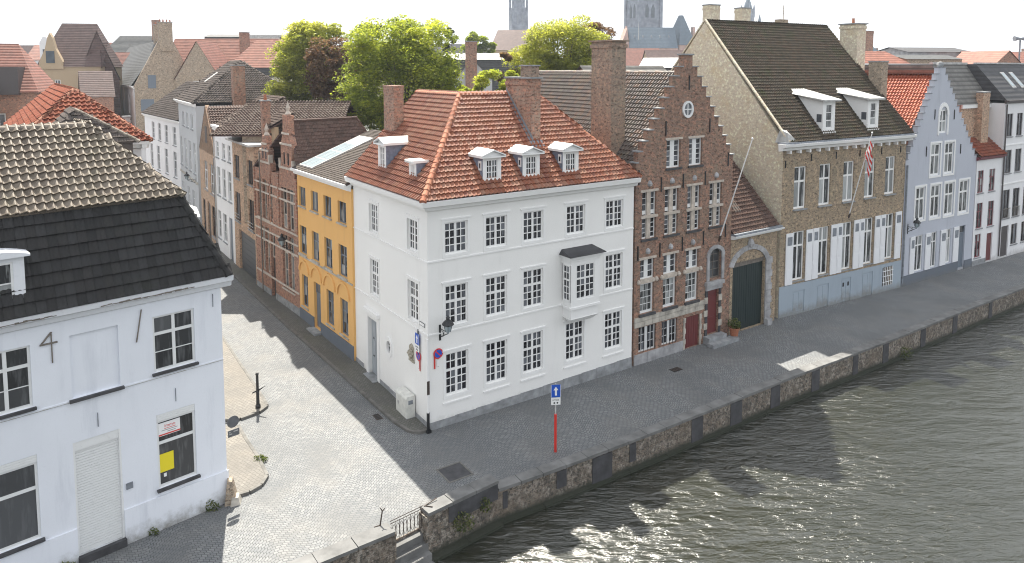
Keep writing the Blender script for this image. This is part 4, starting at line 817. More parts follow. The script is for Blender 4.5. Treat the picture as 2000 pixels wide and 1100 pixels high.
# long white house with brick end gable
wt, L = street_house('terraced_house', 'long white house with dark steep roof and brick end gable carrying chimneys', (-92, 163), (-62.2, 118), 0)
hs = [(x, x + 2.6, z, z + h) for x in (4, 12, 20, 28, 36, 44) for z, h in ((9.3, 3.2), (4.2, 4.0))]
WD = 9.5
body(wt, L, 13.9, hs, 'white_far', WD)
for h in hs: window(wt, *h, y=.12, leaves=2, cols=1, secs=(2, 1), fmat='white_far', pmat='glass_cur', name='window', mul=.3, fw=.2)
gutter(wt, 0, L, 0, 13.7, mat='trim', h=.5, out=.5)
m = MB(); m.box(L - .4, L + .3, 0, WD, 4, 14); m.hull([(L - .4, -.2, 14.0), (L - .4, WD, 14.0), (L - .4, WD * .62, 22.0), (L - .4, WD * .42, 22.0)], [(L + .3, -.2, 14.0), (L + .3, WD, 14.0), (L + .3, WD * .62, 22.0), (L + .3, WD * .42, 22.0)]); m.build('end_gable', 'mason', wt)
MB().poly([(-.2, -.5, 14.2), (L - .3, -.5, 14.2), (L - .3, WD * .5, 22.0), (-.2, WD * .5, 22.0)]).poly([(L - .3, WD + .5, 14.2), (-.2, WD + .5, 14.2), (-.2, WD * .5, 22.0), (L - .3, WD * .5, 22.0)]).poly([(-.2, -.5, 14.2), (-.2, WD * .5, 22.0), (-.2, WD + .5, 14.2)]).build('roof', 'roof_grey', wt)
chimney(wt, L - .6, L + .5, 3.9, 6.0, 20, 24.8, 'mason', pots=4); chimney(wt, L - 9.5, L - 8, 4.3, 6.3, 20, 24.8, 'mason', pots=3)
ubox('gable_window', 'grey_frame', wt, L + .28, L + .36, 2.0, 3.2, 13.8, 16.0); ubox('gable_window', 'grey_frame', wt, L + .28, L + .36, .8, 2.8, 10.0, 12); chimney(wt, .2, 1.6, .2, 1.2, 12, 19.2, 'white_far', capmat='trim')

# ------------------------------------------------------------------ white house in the left foreground
DA = Vector((.71769, .69636)); AN = Vector((-11.209, 26.895))
ah = thing('corner_house', 'chalky white house with grey pantile and black tile mansard roof, yellow notice in window', 'house', (AN.x, AN.y, 0), math.atan2(DA.y, DA.x))
XL = -13.
wins = [(-2.49, -1.03, 5.98, 8.06), (-7.6, -6.22, 5.98, 8.06), (-11.9, -10.4, 5.98, 8.06)]; shop = [(-2.5, -1.13, 1.57, 4.38), (-8.1, -6.2, 1.45, 4.35), (-12.2, -10, 1.45, 4.35)]
bl = (-5.1, -3.62, 5.86, 8.07); dr_ = (-5.17, -3.7, .28, 4.33)
mb = wall(MB(), XL, 0, -.4, 8.85, wins + shop + [bl, dr_], .14)
mb.poly([(0, 0, -.4), (0, 9, -.4), (0, 9, 8.85), (0, 0, 8.85)]); mb.poly([(XL, 9, -.4), (XL, 0, -.4), (XL, 0, 8.85), (XL, 9, 8.85)]); mb.poly([(0, 9, -.4), (XL, 9, -.4), (XL, 9, 8.85), (0, 9, 8.85)]); mb.poly([(XL, .02, 8.8), (0, .02, 8.8), (0, 9, 8.8), (XL, 9, 8.8)])
mb.build('wall', 'a_plaster', ah)
for h in wins: window(ah, *h, y=.09, leaves=2, cols=1, secs=(2, 1), fracs=[.70, .30], fw=.075, mul=.11, tw=.11, mw=.03, fmat='old_frame', pmat='glass_cur' if h[0] < -9 else 'glass_shop', sill=.12, sillmat='quay_panel')
MB().box(bl[0], bl[1], .09, .13, bl[2], bl[3]).build('blind_window', 'a_plaster', ah); ubox('sill', 'quay_panel', ah, bl[0] - .1, bl[1] + .1, -.12, .088, bl[2] - .1, bl[2] - .004)
for h in shop:
    w_ = window(ah, h[0], h[1], h[2], h[3] - .26, y=.09, leaves=1, cols=1, secs=(1, 1), fracs=[.68, .32], fw=.075, tw=.11, fmat='old_frame', pmat='glass_shop', sill=.14, sillmat='quay_panel')
    ubox('shutter_box', 'old_frame', w_, h[0], h[1], .02, .12, h[3] - .258, h[3])
    for k in range(3): ubox('shutter_slat', 'old_frame', w_, h[0] + .03, h[1] - .03, .005, .019, h[3] - .25 + k * .085, h[3] - .18 + k * .085)
shd = ubox('roller_shutter', 'old_frame', ah, dr_[0], dr_[1], .10, .13, .28, 4.33)
SH = Matrix.Diagonal((1 / (dr_[1] - dr_[0]), 1 / .03, 1 / 4.05, 1)) @ Matrix.Translation((-dr_[0], -.10, -.28))
sla = MB().box(0, dr_[1] - dr_[0] - .1, .0, .022, 0, .085)
sme = bpy.data.meshes.new('shutter_slat'); sme.from_pydata(sla.v, [], sla.f); sme.update(); sme.materials.append(M['old_frame'])
for k in range(38):
    o_ = link('shutter_slat', sme, shd); o_.matrix_basis = SH @ Matrix.Translation((dr_[0] + .05, .074, .36 + k * .096))
ubox('door_frame', 'old_frame', ah, dr_[0] - .0, dr_[0] + .06, .0, .098, .28, 4.33); ubox('door_frame', 'old_frame', ah, dr_[1] - .06, dr_[1], 0, .098, .28, 4.33); ubox('shutter_box', 'old_frame', ah, dr_[0] + .062, dr_[1] - .062, .02, .098, 4.02, 4.33); ubox('doorstep', 'quay_panel', ah, dr_[0] - .02, dr_[1] + .02, -.16, .14, -.1, .275)
ubox('string_course', 'a_plaster', ah, XL, 0, -.025, -.001, 5.76, 5.83)
for a, b in ((XL, dr_[0] - .004), (dr_[1] + .004, .04)): ubox('plinth', 'a_plaster', ah, a, b, -.055, -.001, -.3, 1.30 + .0)
gc = [(0, 8.62), (-.12, 8.68), (-.16, 8.84), (-.34, 8.92), (-.37, 9.12), (.1, 9.12)]
MB().prx(gc[::-1], XL, .37).build('cornice', 'peeling', ah); SD = frame(0, 0, 90); MB().prx(gc[::-1], .0, 9.3).build('cornice', 'peeling', ah, SD)
for x0 in (-7.1, -4.2, -2.7, -9.5):
    m = MB(); n = 14; l = 1.6
    for k in range(n): 
        a = x0 + l * k / n; hh = random.uniform(.02, .09) * (1 - abs(k / n - .5) * 1.4); m.box(a, a + l / n, -.372, -.34, 8.945 + random.uniform(-.01, .02), 8.95 + max(.02, hh))
    m.build('peeling_patch', 'wood', ah)
BR_ = 1.32; ze, zb_, zr_ = 9.12, 12.18, 14.88; o3 = .33
lowP = [[(XL, -o3, ze), (o3 - .05, -o3, ze), (-BR_ + .3, BR_ - .3, zb_), (XL, BR_ - .3, zb_)], [(o3 - .05, -o3, ze), (o3 - .05, 9, ze), (-BR_ + .3, 8.5, zb_), (-BR_ + .3, BR_ - .3, zb_)]]
rl = roof(ah, lowP, 'a_black', 'a_black', .29, .42, 'flat', 150, name='mansard_roof')
q0 = BR_ - .42; upP = [[(XL, q0, zb_ + .02), (-q0, q0, zb_ + .02), (-3.4, 3.4, zr_), (XL, 3.4, zr_)], [(-q0, q0, zb_ + .02), (-q0, 8.2, zb_ + .02), (-3.4, 5.4, zr_), (-3.4, 3.4, zr_)]]
ru = roof(ah, upP, 'a_tile', 'a_tile', .262, .315, 'pan', 300)
ridge(ru, (XL, 3.4, zr_ + .03), (-3.4, 3.4, zr_ + .03), 'a_ridge', .14); ridge(ru, (-q0, q0, zb_ + .05), (-3.4, 3.4, zr_ + .03), 'a_ridge', .13); ridge(rl, (o3 - .08, -o3, ze + .04), (-BR_ + .3, BR_ - .3, zb_ + .02), 'a_black', .17, .4)
MB().poly([(XL, 3.4, zr_ - .05), (-3.4, 3.4, zr_ - .05), (-3.4, 5.4, zr_ - .05), (XL, 5.4, zr_ - .05)]).poly([(XL, 5.4, zr_ - .05), (-3.4, 5.4, zr_ - .05), (-.9, 8.6, zb_), (XL, 8.6, zb_)]).poly([(XL, 8.6, zb_), (-.9, 8.6, zb_), (0, 9.2, ze), (XL, 9.2, ze)]).build('roof_back', 'roof_grey', ah)
# front dormer with curved hood
dm = wall(MB(), -7.75, -6.25, 9.2, 11.05, [(-7.45, -6.55, 9.5, 10.9)], .1)
P = [(-7.9, 11.05)] + [(-7.9 + 1.8 * k / 8, 11.12 + .16 * math.sin(math.pi * k / 8)) for k in range(9)] + [(-6.1, 11.05)]
dm.hull([(x, -.16, z) for x, z in P], [(x, 1.3, z) for x, z in P][::1]); dm.box(-7.85, -6.15, -.14, -.0, 9.12, 9.22)
for xx in (-7.75, -6.25): dm.poly([(xx, 0, 9.2), (xx, 0, 11.05), (xx, 1.25, 11.05), (xx, .1, 9.2)])
dmo = dm.build('dormer', 'peeling', ah, frame(0, -.08, 0))
wv = window(dmo, -7.45, -6.55, 9.5, 10.9, None, y=.05, leaves=1, cols=1, secs=(1, 1), fw=.07, fmat='old_frame', pmat='glass_cur', name='sash', tw=.04)
for o_ in [q for q in bpy.data.objects if q.parent == wv]: m_ = o_.matrix_basis.copy(); o_.parent = dmo; o_.matrix_basis = m_
dd = MB(); P2 = [(y, z) for y, z in ((2.3, 9.4), (3.6, 9.4), (3.6, 11.0), (3.4, 11.2), (2.95, 11.3), (2.5, 11.2), (2.3, 11.0))]
dd.hull([(.05, y, z) for y, z in P2], [(-1.6, y, z) for y, z in P2]); dd.hull([(.14, 2.15, 11.05), (.14, 3.75, 11.05), (.14, 3.4, 11.38), (.14, 2.5, 11.38)], [(-1.6, 2.15, 11.05), (-1.6, 3.75, 11.05), (-1.6, 3.4, 11.38), (-1.6, 2.5, 11.38)]); dso = dd.build('dormer', 'trim', ah)
for x_, z_ in ((-.32, 8.2), (-4.38, 4.9), (-1.8, 4.95)): ubox('wall_anchor', 'lead', ah, x_ - .012, x_ + .012, -.03, -.003, z_ - .25, z_ + .25)
four = MB().box(-5.635, -5.605, -.05, -.004, 7.3, 8.35).box(-5.95, -5.45, -.052, -.006, 7.95, 8.0); four.hull([(-5.96, -.05, 7.97), (-5.9, -.05, 7.97), (-5.9, -.01, 7.97), (-5.96, -.01, 7.97)], [(-5.65, -.05, 8.34), (-5.59, -.05, 8.34), (-5.59, -.01, 8.34), (-5.65, -.01, 8.34)]); four.build('house_number', 'wood', ah)
MB().tube((-3.05, -.04, 7.3), (-2.85, -.04, 8.45), .022, n=6).build('wall_anchor', 'wood', ah)
ubox('meter_box', 'lead', ah, -3.6, -3.38, -.05, -.003, 2.02, 2.24)
# notices in the shop window
tag(MB().box(-2.42, -1.93, .070, .074, 2.12, 2.82).build('paper_notice', 'yellow_paper', None, wmat(ah)), 'plain yellow paper stuck inside the corner shop window', 'notice')
tag(MB().box(-2.3, -2.2, .070, .074, 1.92, 2.06).build('paper_notice', 'white', None, wmat(ah)), 'tiny white note below the yellow paper in the shop window', 'notice')
an = thing('agency_board', 'white estate board with red lettering across the shop window transom', 'sign', wmat(ah) @ Vector((-2.42, .066, 3.5)), math.atan2(DA.y, DA.x))
MB().box(0, .76, 0, .006, 0, .5).build('board', 'white', an); ubox('red_stripe', 'red', an, 0, .76, -.004, -.001, .02, .07)
def text(par, s, size, mat, mtx, name='lettering', ext=.002):
    c = bpy.data.curves.new(name, 'FONT'); c.body = s; c.size = size; c.extrude = ext; c.align_x = 'CENTER'; c.align_y = 'CENTER'; c.materials.append(M[mat])
    t_ = bpy.data.objects.new(name, c); me = bpy.data.meshes.new_from_object(t_); bpy.data.objects.remove(t_)
    return link(name, me, par, mtx @ Matrix.Rotation(R(90), 4, 'X'))
text(an, 'immo', .17, 'red', Matrix.Translation((.4, -.003, .36)))
ubox('text_line', 'stone', an, .1, .66, -.004, -.001, .19, .21); ubox('text_line', 'red', an, .2, .6, -.004, -.001, .25, .27); ubox('text_line', 'stone', an, .3, .6, -.004, -.001, .12, .14)
gs = thing('corner_guard', 'worn dark guard stone at the foot of the chalky white house corner', 'guard stone', (AN.x + .16, AN.y - .02, 0), .3)
MB().hull([(-.26, -.3, -.1), (.24, -.3, -.1), (.26, .26, -.1), (-.24, .28, -.1)], [(-.14, -.16, .95), (.04, -.18, .9), (.06, .1, .95), (-.14, .12, 1.0)]).build('stone', 'mason', gs); MB().hull([(-.05, -.42, -.1), (.36, -.36, -.1), (.4, .1, -.1), (0, .1, -.1)], [(.02, -.3, .3), (.26, -.28, .28), (.28, .02, .3), (.05, .02, .36)]).build('stone', 'pale_stone', gs)

# ------------------------------------------------------------------ red hipped roof house behind it
def localthing(name, label, cat, loc, deg, group=None): return thing(name, label, cat, loc, R(deg), group)
bh = thing('hip_roofed_house', 'house with red hipped tile roof rising behind the grey pantile ridge', 'house', (-25.7, 42.0, 0), math.atan2(.58, .81))
MB().box(-2.9, 3.0, -2.9, 17, 0, 12.4).build('wall', 'white_far', bh)
Pb = [[(-3.3, -3.3, 12.85), (3.5, -3.3, 12.85), (0, 0, 15.8)], [(-3.3, 17, 12.85), (-3.3, -3.3, 12.85), (0, 0, 15.8), (0, 17, 15.8)], [(3.5, -3.3, 12.85), (3.5, 17, 12.85), (0, 17, 15.8), (0, 0, 15.8)]]
rb = roof(bh, Pb, 'roof_red', 'b_tile', .27, .33, 'pan', 260)
ridge(rb, (3.5, -3.3, 12.88), (0, 0, 15.83), 'b_ridge', .13, .34); ridge(rb, (-3.3, -3.3, 12.88), (0, 0, 15.83), 'b_ridge', .13, .34); ridge(rb, (0, 0, 15.83), (0, 17, 15.83), 'b_ridge', .13, .4)
gutter(bh, -3.2, 3.4, -2.9, 12.42, mat='trim', h=.42, out=.45); gutter(bh, -3.3, 17, 0, 12.42, frame(3.0, 0, 90), 'trim', .42, .45); chimney(bh, 2.3, 2.65, -1.6, -1.3, 13, 14.2, 'zinc', cap=.05)
MB().poly([(-3.2, 17, 12.8), (3.4, 17, 12.8), (0, 17, 15.75)]).build('back_gable', 'r_brick', bh)
dg = thing('rear_roof', 'small dark hipped rear roof with mossy ridge tiles peeping over the pantile ridge', 'roof', (-22.6, 37.6, 0), math.atan2(.58, .81))
MB().box(-1.6, 2.2, -.6, 4, 9, 13.2).build('wall', 'gh_tile', dg)
rdg = roof(dg, [[(-2.0, -.8, 13.1), (2.5, -.8, 13.1), (-.3, .5, 14.85)], [(2.5, -.8, 13.1), (2.5, 4, 13.1), (-.3, 4, 14.85), (-.3, .5, 14.85)], [(-2.0, 4, 13.1), (-2.0, -.8, 13.1), (-.3, .5, 14.85), (-.3, 4, 14.85)]], 'gh_tile', 'gh_tile', .25, .3, 'flat', 0)
ridge(rdg, (2.5, -.8, 13.12), (-.3, .5, 14.88), 'a_ridge', .11, .24)

# ------------------------------------------------------------------ stepped gable house
DS_ = Vector((.82221, .56918)); SO = Vector((6.972, 39.796)); SGL = 8.36
sg = thing('stepped_gable_house', 'dark brick house with tall stepped gable, round gable light and red doors', 'house', (SO.x, SO.y, 0), math.atan2(DS_.y, DS_.x))
LX = [(-.02, 11.72), (.14, 12.34), (.47, 12.92), (.88, 13.53), (1.31, 14.14), (1.74, 14.73), (2.13, 15.33), (2.50, 15.95), (2.90, 16.57), (3.33, 17.12)]
RX = [(8.38, 11.66), (8.05, 12.29), (7.68, 12.88), (7.32, 13.48), (6.92, 14.08), (6.5, 14.70), (6.11, 15.30), (5.72, 15.92), (5.32, 16.54), (4.90, 17.12)]
FIN = (3.68, 4.46, 17.81)
def sg_in(x, z):
    if FIN[0] < x < FIN[1] and z < FIN[2]: return True
    zl = max([zz for xx, zz in LX if x > xx] or [-9]); zr = max([zz for xx, zz in RX if x < xx] or [-9]); return z < min(zl, zr)
xs_ = [x for x, z in LX + RX] + list(FIN[:2]); zs_ = [z for x, z in LX + RX] + [FIN[2]]
w4 = [(2.41, 3.59, 11.25, 12.9), (4.32, 5.49, 11.25, 12.9)]; w3 = [(a, a + 1.14, 7.3, 10.03) for a in (.50, 2.34, 4.27, 6.26)]
w2_ = [(a, a + 1.13, 2.92, 6.12) for a in (.44, 2.32, 4.25)]; arch = (6.35, 7.5, 3.98, 6.0); bs = [(.38, 1.78, .66, 2.15), (2.28, 3.58, .66, 2.12)]; cel = (4.28, 5.55, .02, 1.98); mdo = (6.27, 7.3, .46, 3.3)
H_ = w4 + w3 + w2_ + [arch, cel, mdo] + bs
mb = wall(MB(), -.02, 8.38, -.3, 17.81, H_, .22, (sg_in, xs_, zs_))
lx = sorted(LX); rxx = sorted(RX)
T_ = .38
for seq in (lx, rxx[::-1]):       # thickness of the stepped coping
    for i, (x, z) in enumerate(seq):
        zprev = seq[i - 1][1] if i else 11.0; xn = seq[i + 1][0] if i + 1 < len(seq) else FIN[0] if seq is lx else FIN[1]
        mb.poly([(x, 0, zprev), (x, 0, z), (x, T_, z), (x, T_, zprev)]); mb.poly([(x, 0, z), (xn, 0, z), (xn, T_, z), (x, T_, z)])
mb.box(FIN[0] + .001, FIN[1] - .001, .001, T_, 17.12, 17.80)
wall(mb, -.02, 8.38, 11., 17.81, [], .1, (sg_in, xs_, zs_), T_)
mb.poly([(-.02, 15, -.3), (-.02, 0, -.3), (-.02, 0, 11), (-.02, 15, 11)]); mb.poly([(8.38, 0, -.3), (8.38, 15, -.3), (8.38, 15, 11), (8.38, 0, 11)]); mb.poly([(8.38, 15, -.3), (-.02, 15, -.3), (-.02, 15, 11), (8.38, 15, 11)])
mb.build('wall', 'sg_brick', sg)
for seq in (lx, rxx[::-1]):       # cap stones on the steps
    for i, (x, z) in enumerate(seq):
        xn = seq[i + 1][0] if i + 1 < len(seq) else (FIN[0] if seq is lx else FIN[1]); a, b = sorted((x, xn)); ubox('step_cap', 'stone', sg, a - (.08 if seq is lx else -.0), b + (.08 if seq is not lx else 0), -.06, T_ + .05, z + .002, z + .07)
ubox('step_cap', 'stone', sg, FIN[0] - .08, FIN[1] + .08, -.06, T_ + .05, 17.81, 17.9)
kw = dict(fmat='old_frame', y=.16)
for h in w4: window(sg, *h, leaves=2, cols=1, secs=(5,), mul=.34, fw=.07, mw=.035, **kw); ubox('lintel', 'band_stone', sg, h[0] - .12, h[1] + .12, -.05, .1, h[3], h[3] + .12); ubox('sill', 'quay_panel', sg, h[0] - .08, h[1] + .08, -.1, .12, h[2] - .12, h[2] - .002)
for h in w3: window(sg, *h, leaves=2, cols=1, secs=(5, 3), mul=.30, fw=.06, mw=.035, tw=.22, fracs=[.56, .44], **kw); ubox('lintel', 'band_stone', sg, h[0] - .14, h[1] + .12, -.06, .1, h[3], h[3] + .13); ubox('transom_stone', 'band_stone', sg, h[0] - .1, h[1] + .1, -.06, .12, 8.52, 8.66); ubox('sill', 'quay_panel', sg, h[0] - .08, h[1] + .08, -.1, .12, h[2] - .12, h[2] - .002); MB().box((h[0] + h[1]) / 2 - .15, (h[0] + h[1]) / 2 + .15, .04, .125, h[2], h[3]).build('mullion', 'band_stone', sg)
for h in w2_:
    window(sg, h[0], h[1], h[2], 4.72, leaves=1, cols=3, secs=(4,), fw=.11, mw=.03, pmat='glass_cur', **kw); window(sg, h[0], h[1], 4.95, h[3], leaves=2, cols=1, secs=(3,), mul=.3, fw=.06, mw=.035, **kw); ubox('transom_stone', 'band_stone', sg, h[0], h[1], -.05, .2, 4.72, 4.95); ubox('lintel', 'band_stone', sg, h[0] - .14, h[1] + .12, -.06, .1, h[3], h[3] + .13); ubox('sill', 'quay_panel', sg, h[0] - .08, h[1] + .08, -.12, .12, h[2] - .14, h[2] - .002)
    for xx in (h[0] - .24, h[1] + .06): MB().lathe([(0, -.14), (.1, -.1), (.13, 0), (.08, .12), (0, .16)], (xx + .09, -.04, 4.84), 8).build('corbel', 'band_stone', sg)
window(sg, *arch, y=.18, leaves=1, cols=2, secs=(4,), fmat='wood', fw=.06, name='arched_window', pmat='glass_shop')
m = MB(); xm = (arch[0] + arch[1]) / 2; n = 10
for k in range(n):
    t0, t1 = math.pi * k / n, math.pi * (k + 1) / n; P = lambda r, t, y: (xm - r * math.cos(t), y, 5.42 + r * .82 * math.sin(t)); m.hull([P(.84, t0, .0), P(.84, t1, 0), P(.575, t1, 0), P(.575, t0, 0)], [P(.84, t0, -.09), P(.84, t1, -.09), P(.575, t1, -.09), P(.575, t0, -.09)])
    q0_, q1_ = P(.575, t0, .1), P(.575, t1, .1); m.poly([q0_, q1_, (q1_[0], .1, 6.02), (q0_[0], .1, 6.02)])
m.box(xm - .8, xm - .577, -.08, 0, 3.9, 5.42); m.box(xm + .577, xm + .8, -.08, 0, 3.9, 5.42); m.build('arch_surround', 'grey_stone', sg)
m = MB(); m.box(5.98, 7.62, -.22, .0, 3.62, 3.86); m.box(6.05, 7.55, -.12, 0, 3.32, 3.62); m.build('door_hood', 'grey_stone', sg)
for k in range(7):
    for s_ in (0, 1): ubox('quoin', 'pale_stone' if k % 2 else 'quay_panel', sg, (5.95 if k % 2 else 6.05) if not s_ else 7.32, 6.25 if not s_ else (7.62 if k % 2 else 7.52), -.06, -.002, .45 + k * .41, .83 + k * .41)
d = MB().box(mdo[0], mdo[1], .14, .19, .46, 3.3).build('door', 'red_door', sg)
for z0, z1 in ((.7, 1.5), (1.7, 2.9)): ubox('door_panel', 'red_door', d, mdo[0] + .18, mdo[1] - .18, .12, .139, z0, z1)
ubox('door_handle', 'black', d, mdo[0] + .08, mdo[0] + .13, .08, .138, 1.5, 1.7)
d = MB().box(cel[0], cel[1], .08, .13, .02, 1.98).build('cellar_door', 'red_door', sg)
for k in range(6): ubox('door_board', 'red_door', d, cel[0] + .02 + k * .21, cel[0] + .2 + k * .21, .066, .079, .06, 1.94)
for k in range(6):
    for xx in (4.12, 5.57): ubox('quoin', 'pale_stone', sg, xx, xx + .14 + .06 * (k % 2), -.05, -.002, .0 + k * .33, .31 + k * .33)
for h in bs:
    window(sg, *h, y=.14, leaves=2, cols=2, secs=(3,), fmat='old_frame', mul=.2, fw=.06)
    b = MB()
    for k in range(5): xx = h[0] + .12 + k * (h[1] - h[0] - .24) / 4; b.tube((xx, -.02, h[2]), (xx, -.02, h[3]), .016, n=6)
    b.build('window_bars', 'black', sg)
x = 0.
while x < 5.9:
    l = random.uniform(.5, .9)
    for z0, z1 in ((2.2, 2.5), (2.51, 2.78)): ubox('facing_stone', 'pale_stone', sg, x + .01, min(x + l, 5.95) - .01, -.05, -.002, z0 + .01, z1)
    x += l
x = 0.
while x < 4.1: l = random.uniform(.5, .8); ubox('facing_stone', 'grey_stone', sg, x + .01, min(x + l, 4.1) - .01, -.06, -.002, -.2, .6); x += l
ubox('doorstep', 'stone', sg, 5.95, 7.6, -.5, .14, -.1, .44); ubox('doorstep', 'stone', sg, 5.75, 8.2, -1.0, -.504, -.1, .22)
rw = MB(); P = lambda r, a, y: (4.1 + r * math.cos(a), y, 14.63 + r * 1.1 * math.sin(a))
for k in range(18):
    a, b = 2 * math.pi * k / 18, 2 * math.pi * (k + 1) / 18
    rw.hull([P(.46, a, -.002), P(.46, b, -.002), P(.34, b, -.002), P(.34, a, -.002)], [P(.46, a, -.09), P(.46, b, -.09), P(.34, b, -.09), P(.34, a, -.09)])
ro_ = rw.build('round_window', 'old_frame', sg); pm_ = MB(); pm_.poly([P(.35, 2 * math.pi * k / 18, -.012) for k in range(18)]); pm_.build('pane', 'glass', ro_); ubox('glazing_bar', 'old_frame', ro_, 4.07, 4.13, -.05, -.014, 14.26, 15.0); ubox('glazing_bar', 'old_frame', ro_, 3.76, 4.44, -.048, -.014, 14.6, 14.66)
anchors(sg, [(2.3, 13.6), (4.2, 16.2), (6.1, 13.6), (2.0, 10.35), (3.85, 10.4), (5.8, 10.4), (7.9, 11.4), (.2, 10.9), (.2, 6.55), (1.98, 6.5), (3.88, 6.6), (5.75, 6.7), (7.8, 6.9)], l=.85)
# heraldic tympana above the windows
for h in w3 + w2_: 
    xm = (h[0] + h[1]) / 2; zz = h[3] + .45; MB().lathe([(0, -.18), (.14, -.12), (.17, 0), (.11, .14), (0, .2)], (xm, .0, zz), 8).build('carved_boss', 'grey_stone', sg)
rs = roof(sg, [[(-.1, 15, 11.3), (-.1, .35, 11.3), (4.1, .35, 16.75), (4.1, 15, 16.75)], [(8.45, .35, 11.3), (8.45, 15, 11.3), (4.1, 15, 16.75), (4.1, .35, 16.75)]], 'roof_brown', 'sg_tile', .245, .30, 'pan', 300)
ridge(rs, (4.1, 15, 16.8), (4.1, .4, 16.8), 'sg_tile', .14); MB().poly([(-.02, 15, 11), (8.38, 15, 11), (4.1, 15, 16.7)]).build('back_gable', 'sg_brick', sg)
c3 = chimney(sg, -.12, 1.0, 2.0, 3.75, 9.5, 18.65, 'old_chim', cap=.14, capmat='old_chim')
MB().box(.1, 1.25, 4.1, 4.5, 10, 11.4).build('lead_flashing', 'lead', sg)
# ------------------------------------------------------------------ gate annexe
ax = thing('gate_building', 'low brick gate building with dark green carriage doors and arched stone surround', 'building', (SO.x, SO.y, 0), math.atan2(DS_.y, DS_.x))
AX0, AX1 = 8.40, 13.18; gt = (8.66, 11.95, .02, 4.62)
mb = wall(MB(), AX0, AX1, -.3, 6.3, [gt], .3); mb.poly([(AX1, 0, -.3), (AX1, 8.5, -.3), (AX1, 8.5, 6.3), (AX1, 0, 6.3)]); mb.poly([(AX1, 8.5, -.3), (AX0, 8.5, -.3), (AX0, 8.5, 6.3), (AX1, 8.5, 6.3)]); mb.build('wall', 'br_brick', ax)
xm = (gt[0] + gt[1]) / 2; n = 11
for k in range(n):
    t0, t1 = R(14) + R(152) * k / n, R(14) + R(152) * (k + 1) / n - .012; P = lambda r, t, y: (xm - r * math.cos(t), y, 4.1 + r * .72 * math.sin(t))
    if P(2.2, t1, 0)[0] > AX1 - .02: continue
    MB().hull([P(2.15, t0, -.001), P(2.15, t1, -.001), P(1.72, t1, -.001), P(1.72, t0, -.001)], [P(2.15, t0, -.09), P(2.15, t1, -.09), P(1.72, t1, -.09), P(1.72, t0, -.09)]).build('voussoir', 'grey_stone', ax)
for k in range(10): ubox('quoin', 'grey_stone', ax, 12.0, 12.55 + .12 * (k % 2), -.09, -.001, .05 + k * .45, .48 + k * .45)
ubox('guard_stone', 'grey_stone', ax, 11.9, 12.4, -.4, -.1, -.1, .42); MB().lathe([(0, -.3), (.22, -.2), (.26, 0), (.16, .25), (0, .32)], (xm, -.06, 5.75), 8).build('keystone', 'grey_stone', ax)
for k, (a, b) in enumerate(((gt[0], xm - .01), (xm + .01, gt[1]))):
    d = MB().box(a, b, .2, .26, .03, gt[3]).build('gate_leaf', 'green_door', ax)
    for q in range(7): w_ = (b - a) / 7; ubox('gate_board', 'green_door', d, a + q * w_ + .008, a + (q + 1) * w_ - .008, .185, .199, .06, gt[3] - .03)
MB().box(gt[0], gt[1], .1, .2, 4.3, 4.62).build('gate_lintel', 'wood', ax)
gutter(ax, AX0, AX1 + .25, 0, 6.2, mat='trim', h=.26, out=.42); ubox('lead_gutter', 'lead', ax, AX0, AX1 + .1, -.36, .3, 6.47, 6.6)
ra = roof(ax, [[(AX0, -.1, 6.55), (AX1, -.1, 6.55), (AX1, 4.3, 11.0), (AX0, 4.3, 11.0)], [(AX1, 8.7, 6.55), (AX0, 8.7, 6.55), (AX0, 4.3, 11.0), (AX1, 4.3, 11.0)]], 'roof_brown', 'r_tile', .25, .31, 'pan', 120)
ridge(ra, (AX0, 4.3, 11.03), (AX1, 4.3, 11.03), 'r_tile')
kk = 4.45 / 4.4; MB().hull([(9.9, .9, 7.5), (10.5, .9, 7.5), (10.5, 1.9, 8.5), (9.9, 1.9, 8.5)], [(9.9, .9, 7.72), (10.5, .9, 7.72), (10.5, 1.9, 8.72), (9.9, 1.9, 8.72)]).build('roof_light', 'wood', ra)
# ------------------------------------------------------------------ brown brick house with shutters
DB = Vector((.86519, .50145)); BO = Vector((18.183, 47.672)); BL = 14.03
br = thing('shuttered_house', 'large brown brick house with white shutters, two dormers and blue-grey plinth', 'house', (BO.x, BO.y, 0), math.atan2(DB.y, DB.x))
UPW = [(1.22, 2.47, 7.42, 10.36), (3.85, 5.1, 7.42, 10.36), (6.5, 7.75, 7.44, 10.38), (9.0, 10.22, 7.5, 10.4), (11.5, 12.75, 7.54, 10.42)]
LOW = [(1.28, 2.5, 2.4, 5.84), (3.95, 5.12, 2.4, 5.86), (6.58, 7.76, 2.4, 5.9), (9.15, 10.3, 2.46, 5.95), (11.75, 12.88, 2.5, 6.0)]
PLI = [(1.38, 2.6, .1, 1.66), (3.95, 5.25, .0, 1.7), (6.66, 7.78, .0, 1.78), (9.15, 10.4, .0, 1.82)]; VN = (11.62, 12.9, .45, 1.9)
mb = wall(MB(), 0, BL, -.3, 12.0, UPW + LOW, .2); mb.poly([(BL, 0, -.3), (BL, 15, -.3), (BL, 15, 12), (BL, 0, 12)]); mb.poly([(BL, 15, -.3), (0, 15, -.3), (0, 15, 12), (BL, 15, 12)]); mb.build('wall', 'br_brick', br)
sgw = MB().hull([(0, 0, -.3), (0, 15, -.3), (0, 15, 12.1), (0, 7.45, 20.5), (0, 0, 12.1)], [(.35, .02, -.3), (.35, 15, -.3), (.35, 15, 12.1), (.35, 7.45, 20.5), (.35, .02, 12.1)]); sgw.build('side_gable', 'br_side', br)
MB().poly([(BL, 0, 12), (BL, 15, 12), (BL, 7.45, 20.45)]).build('side_gable', 'br_side', br)
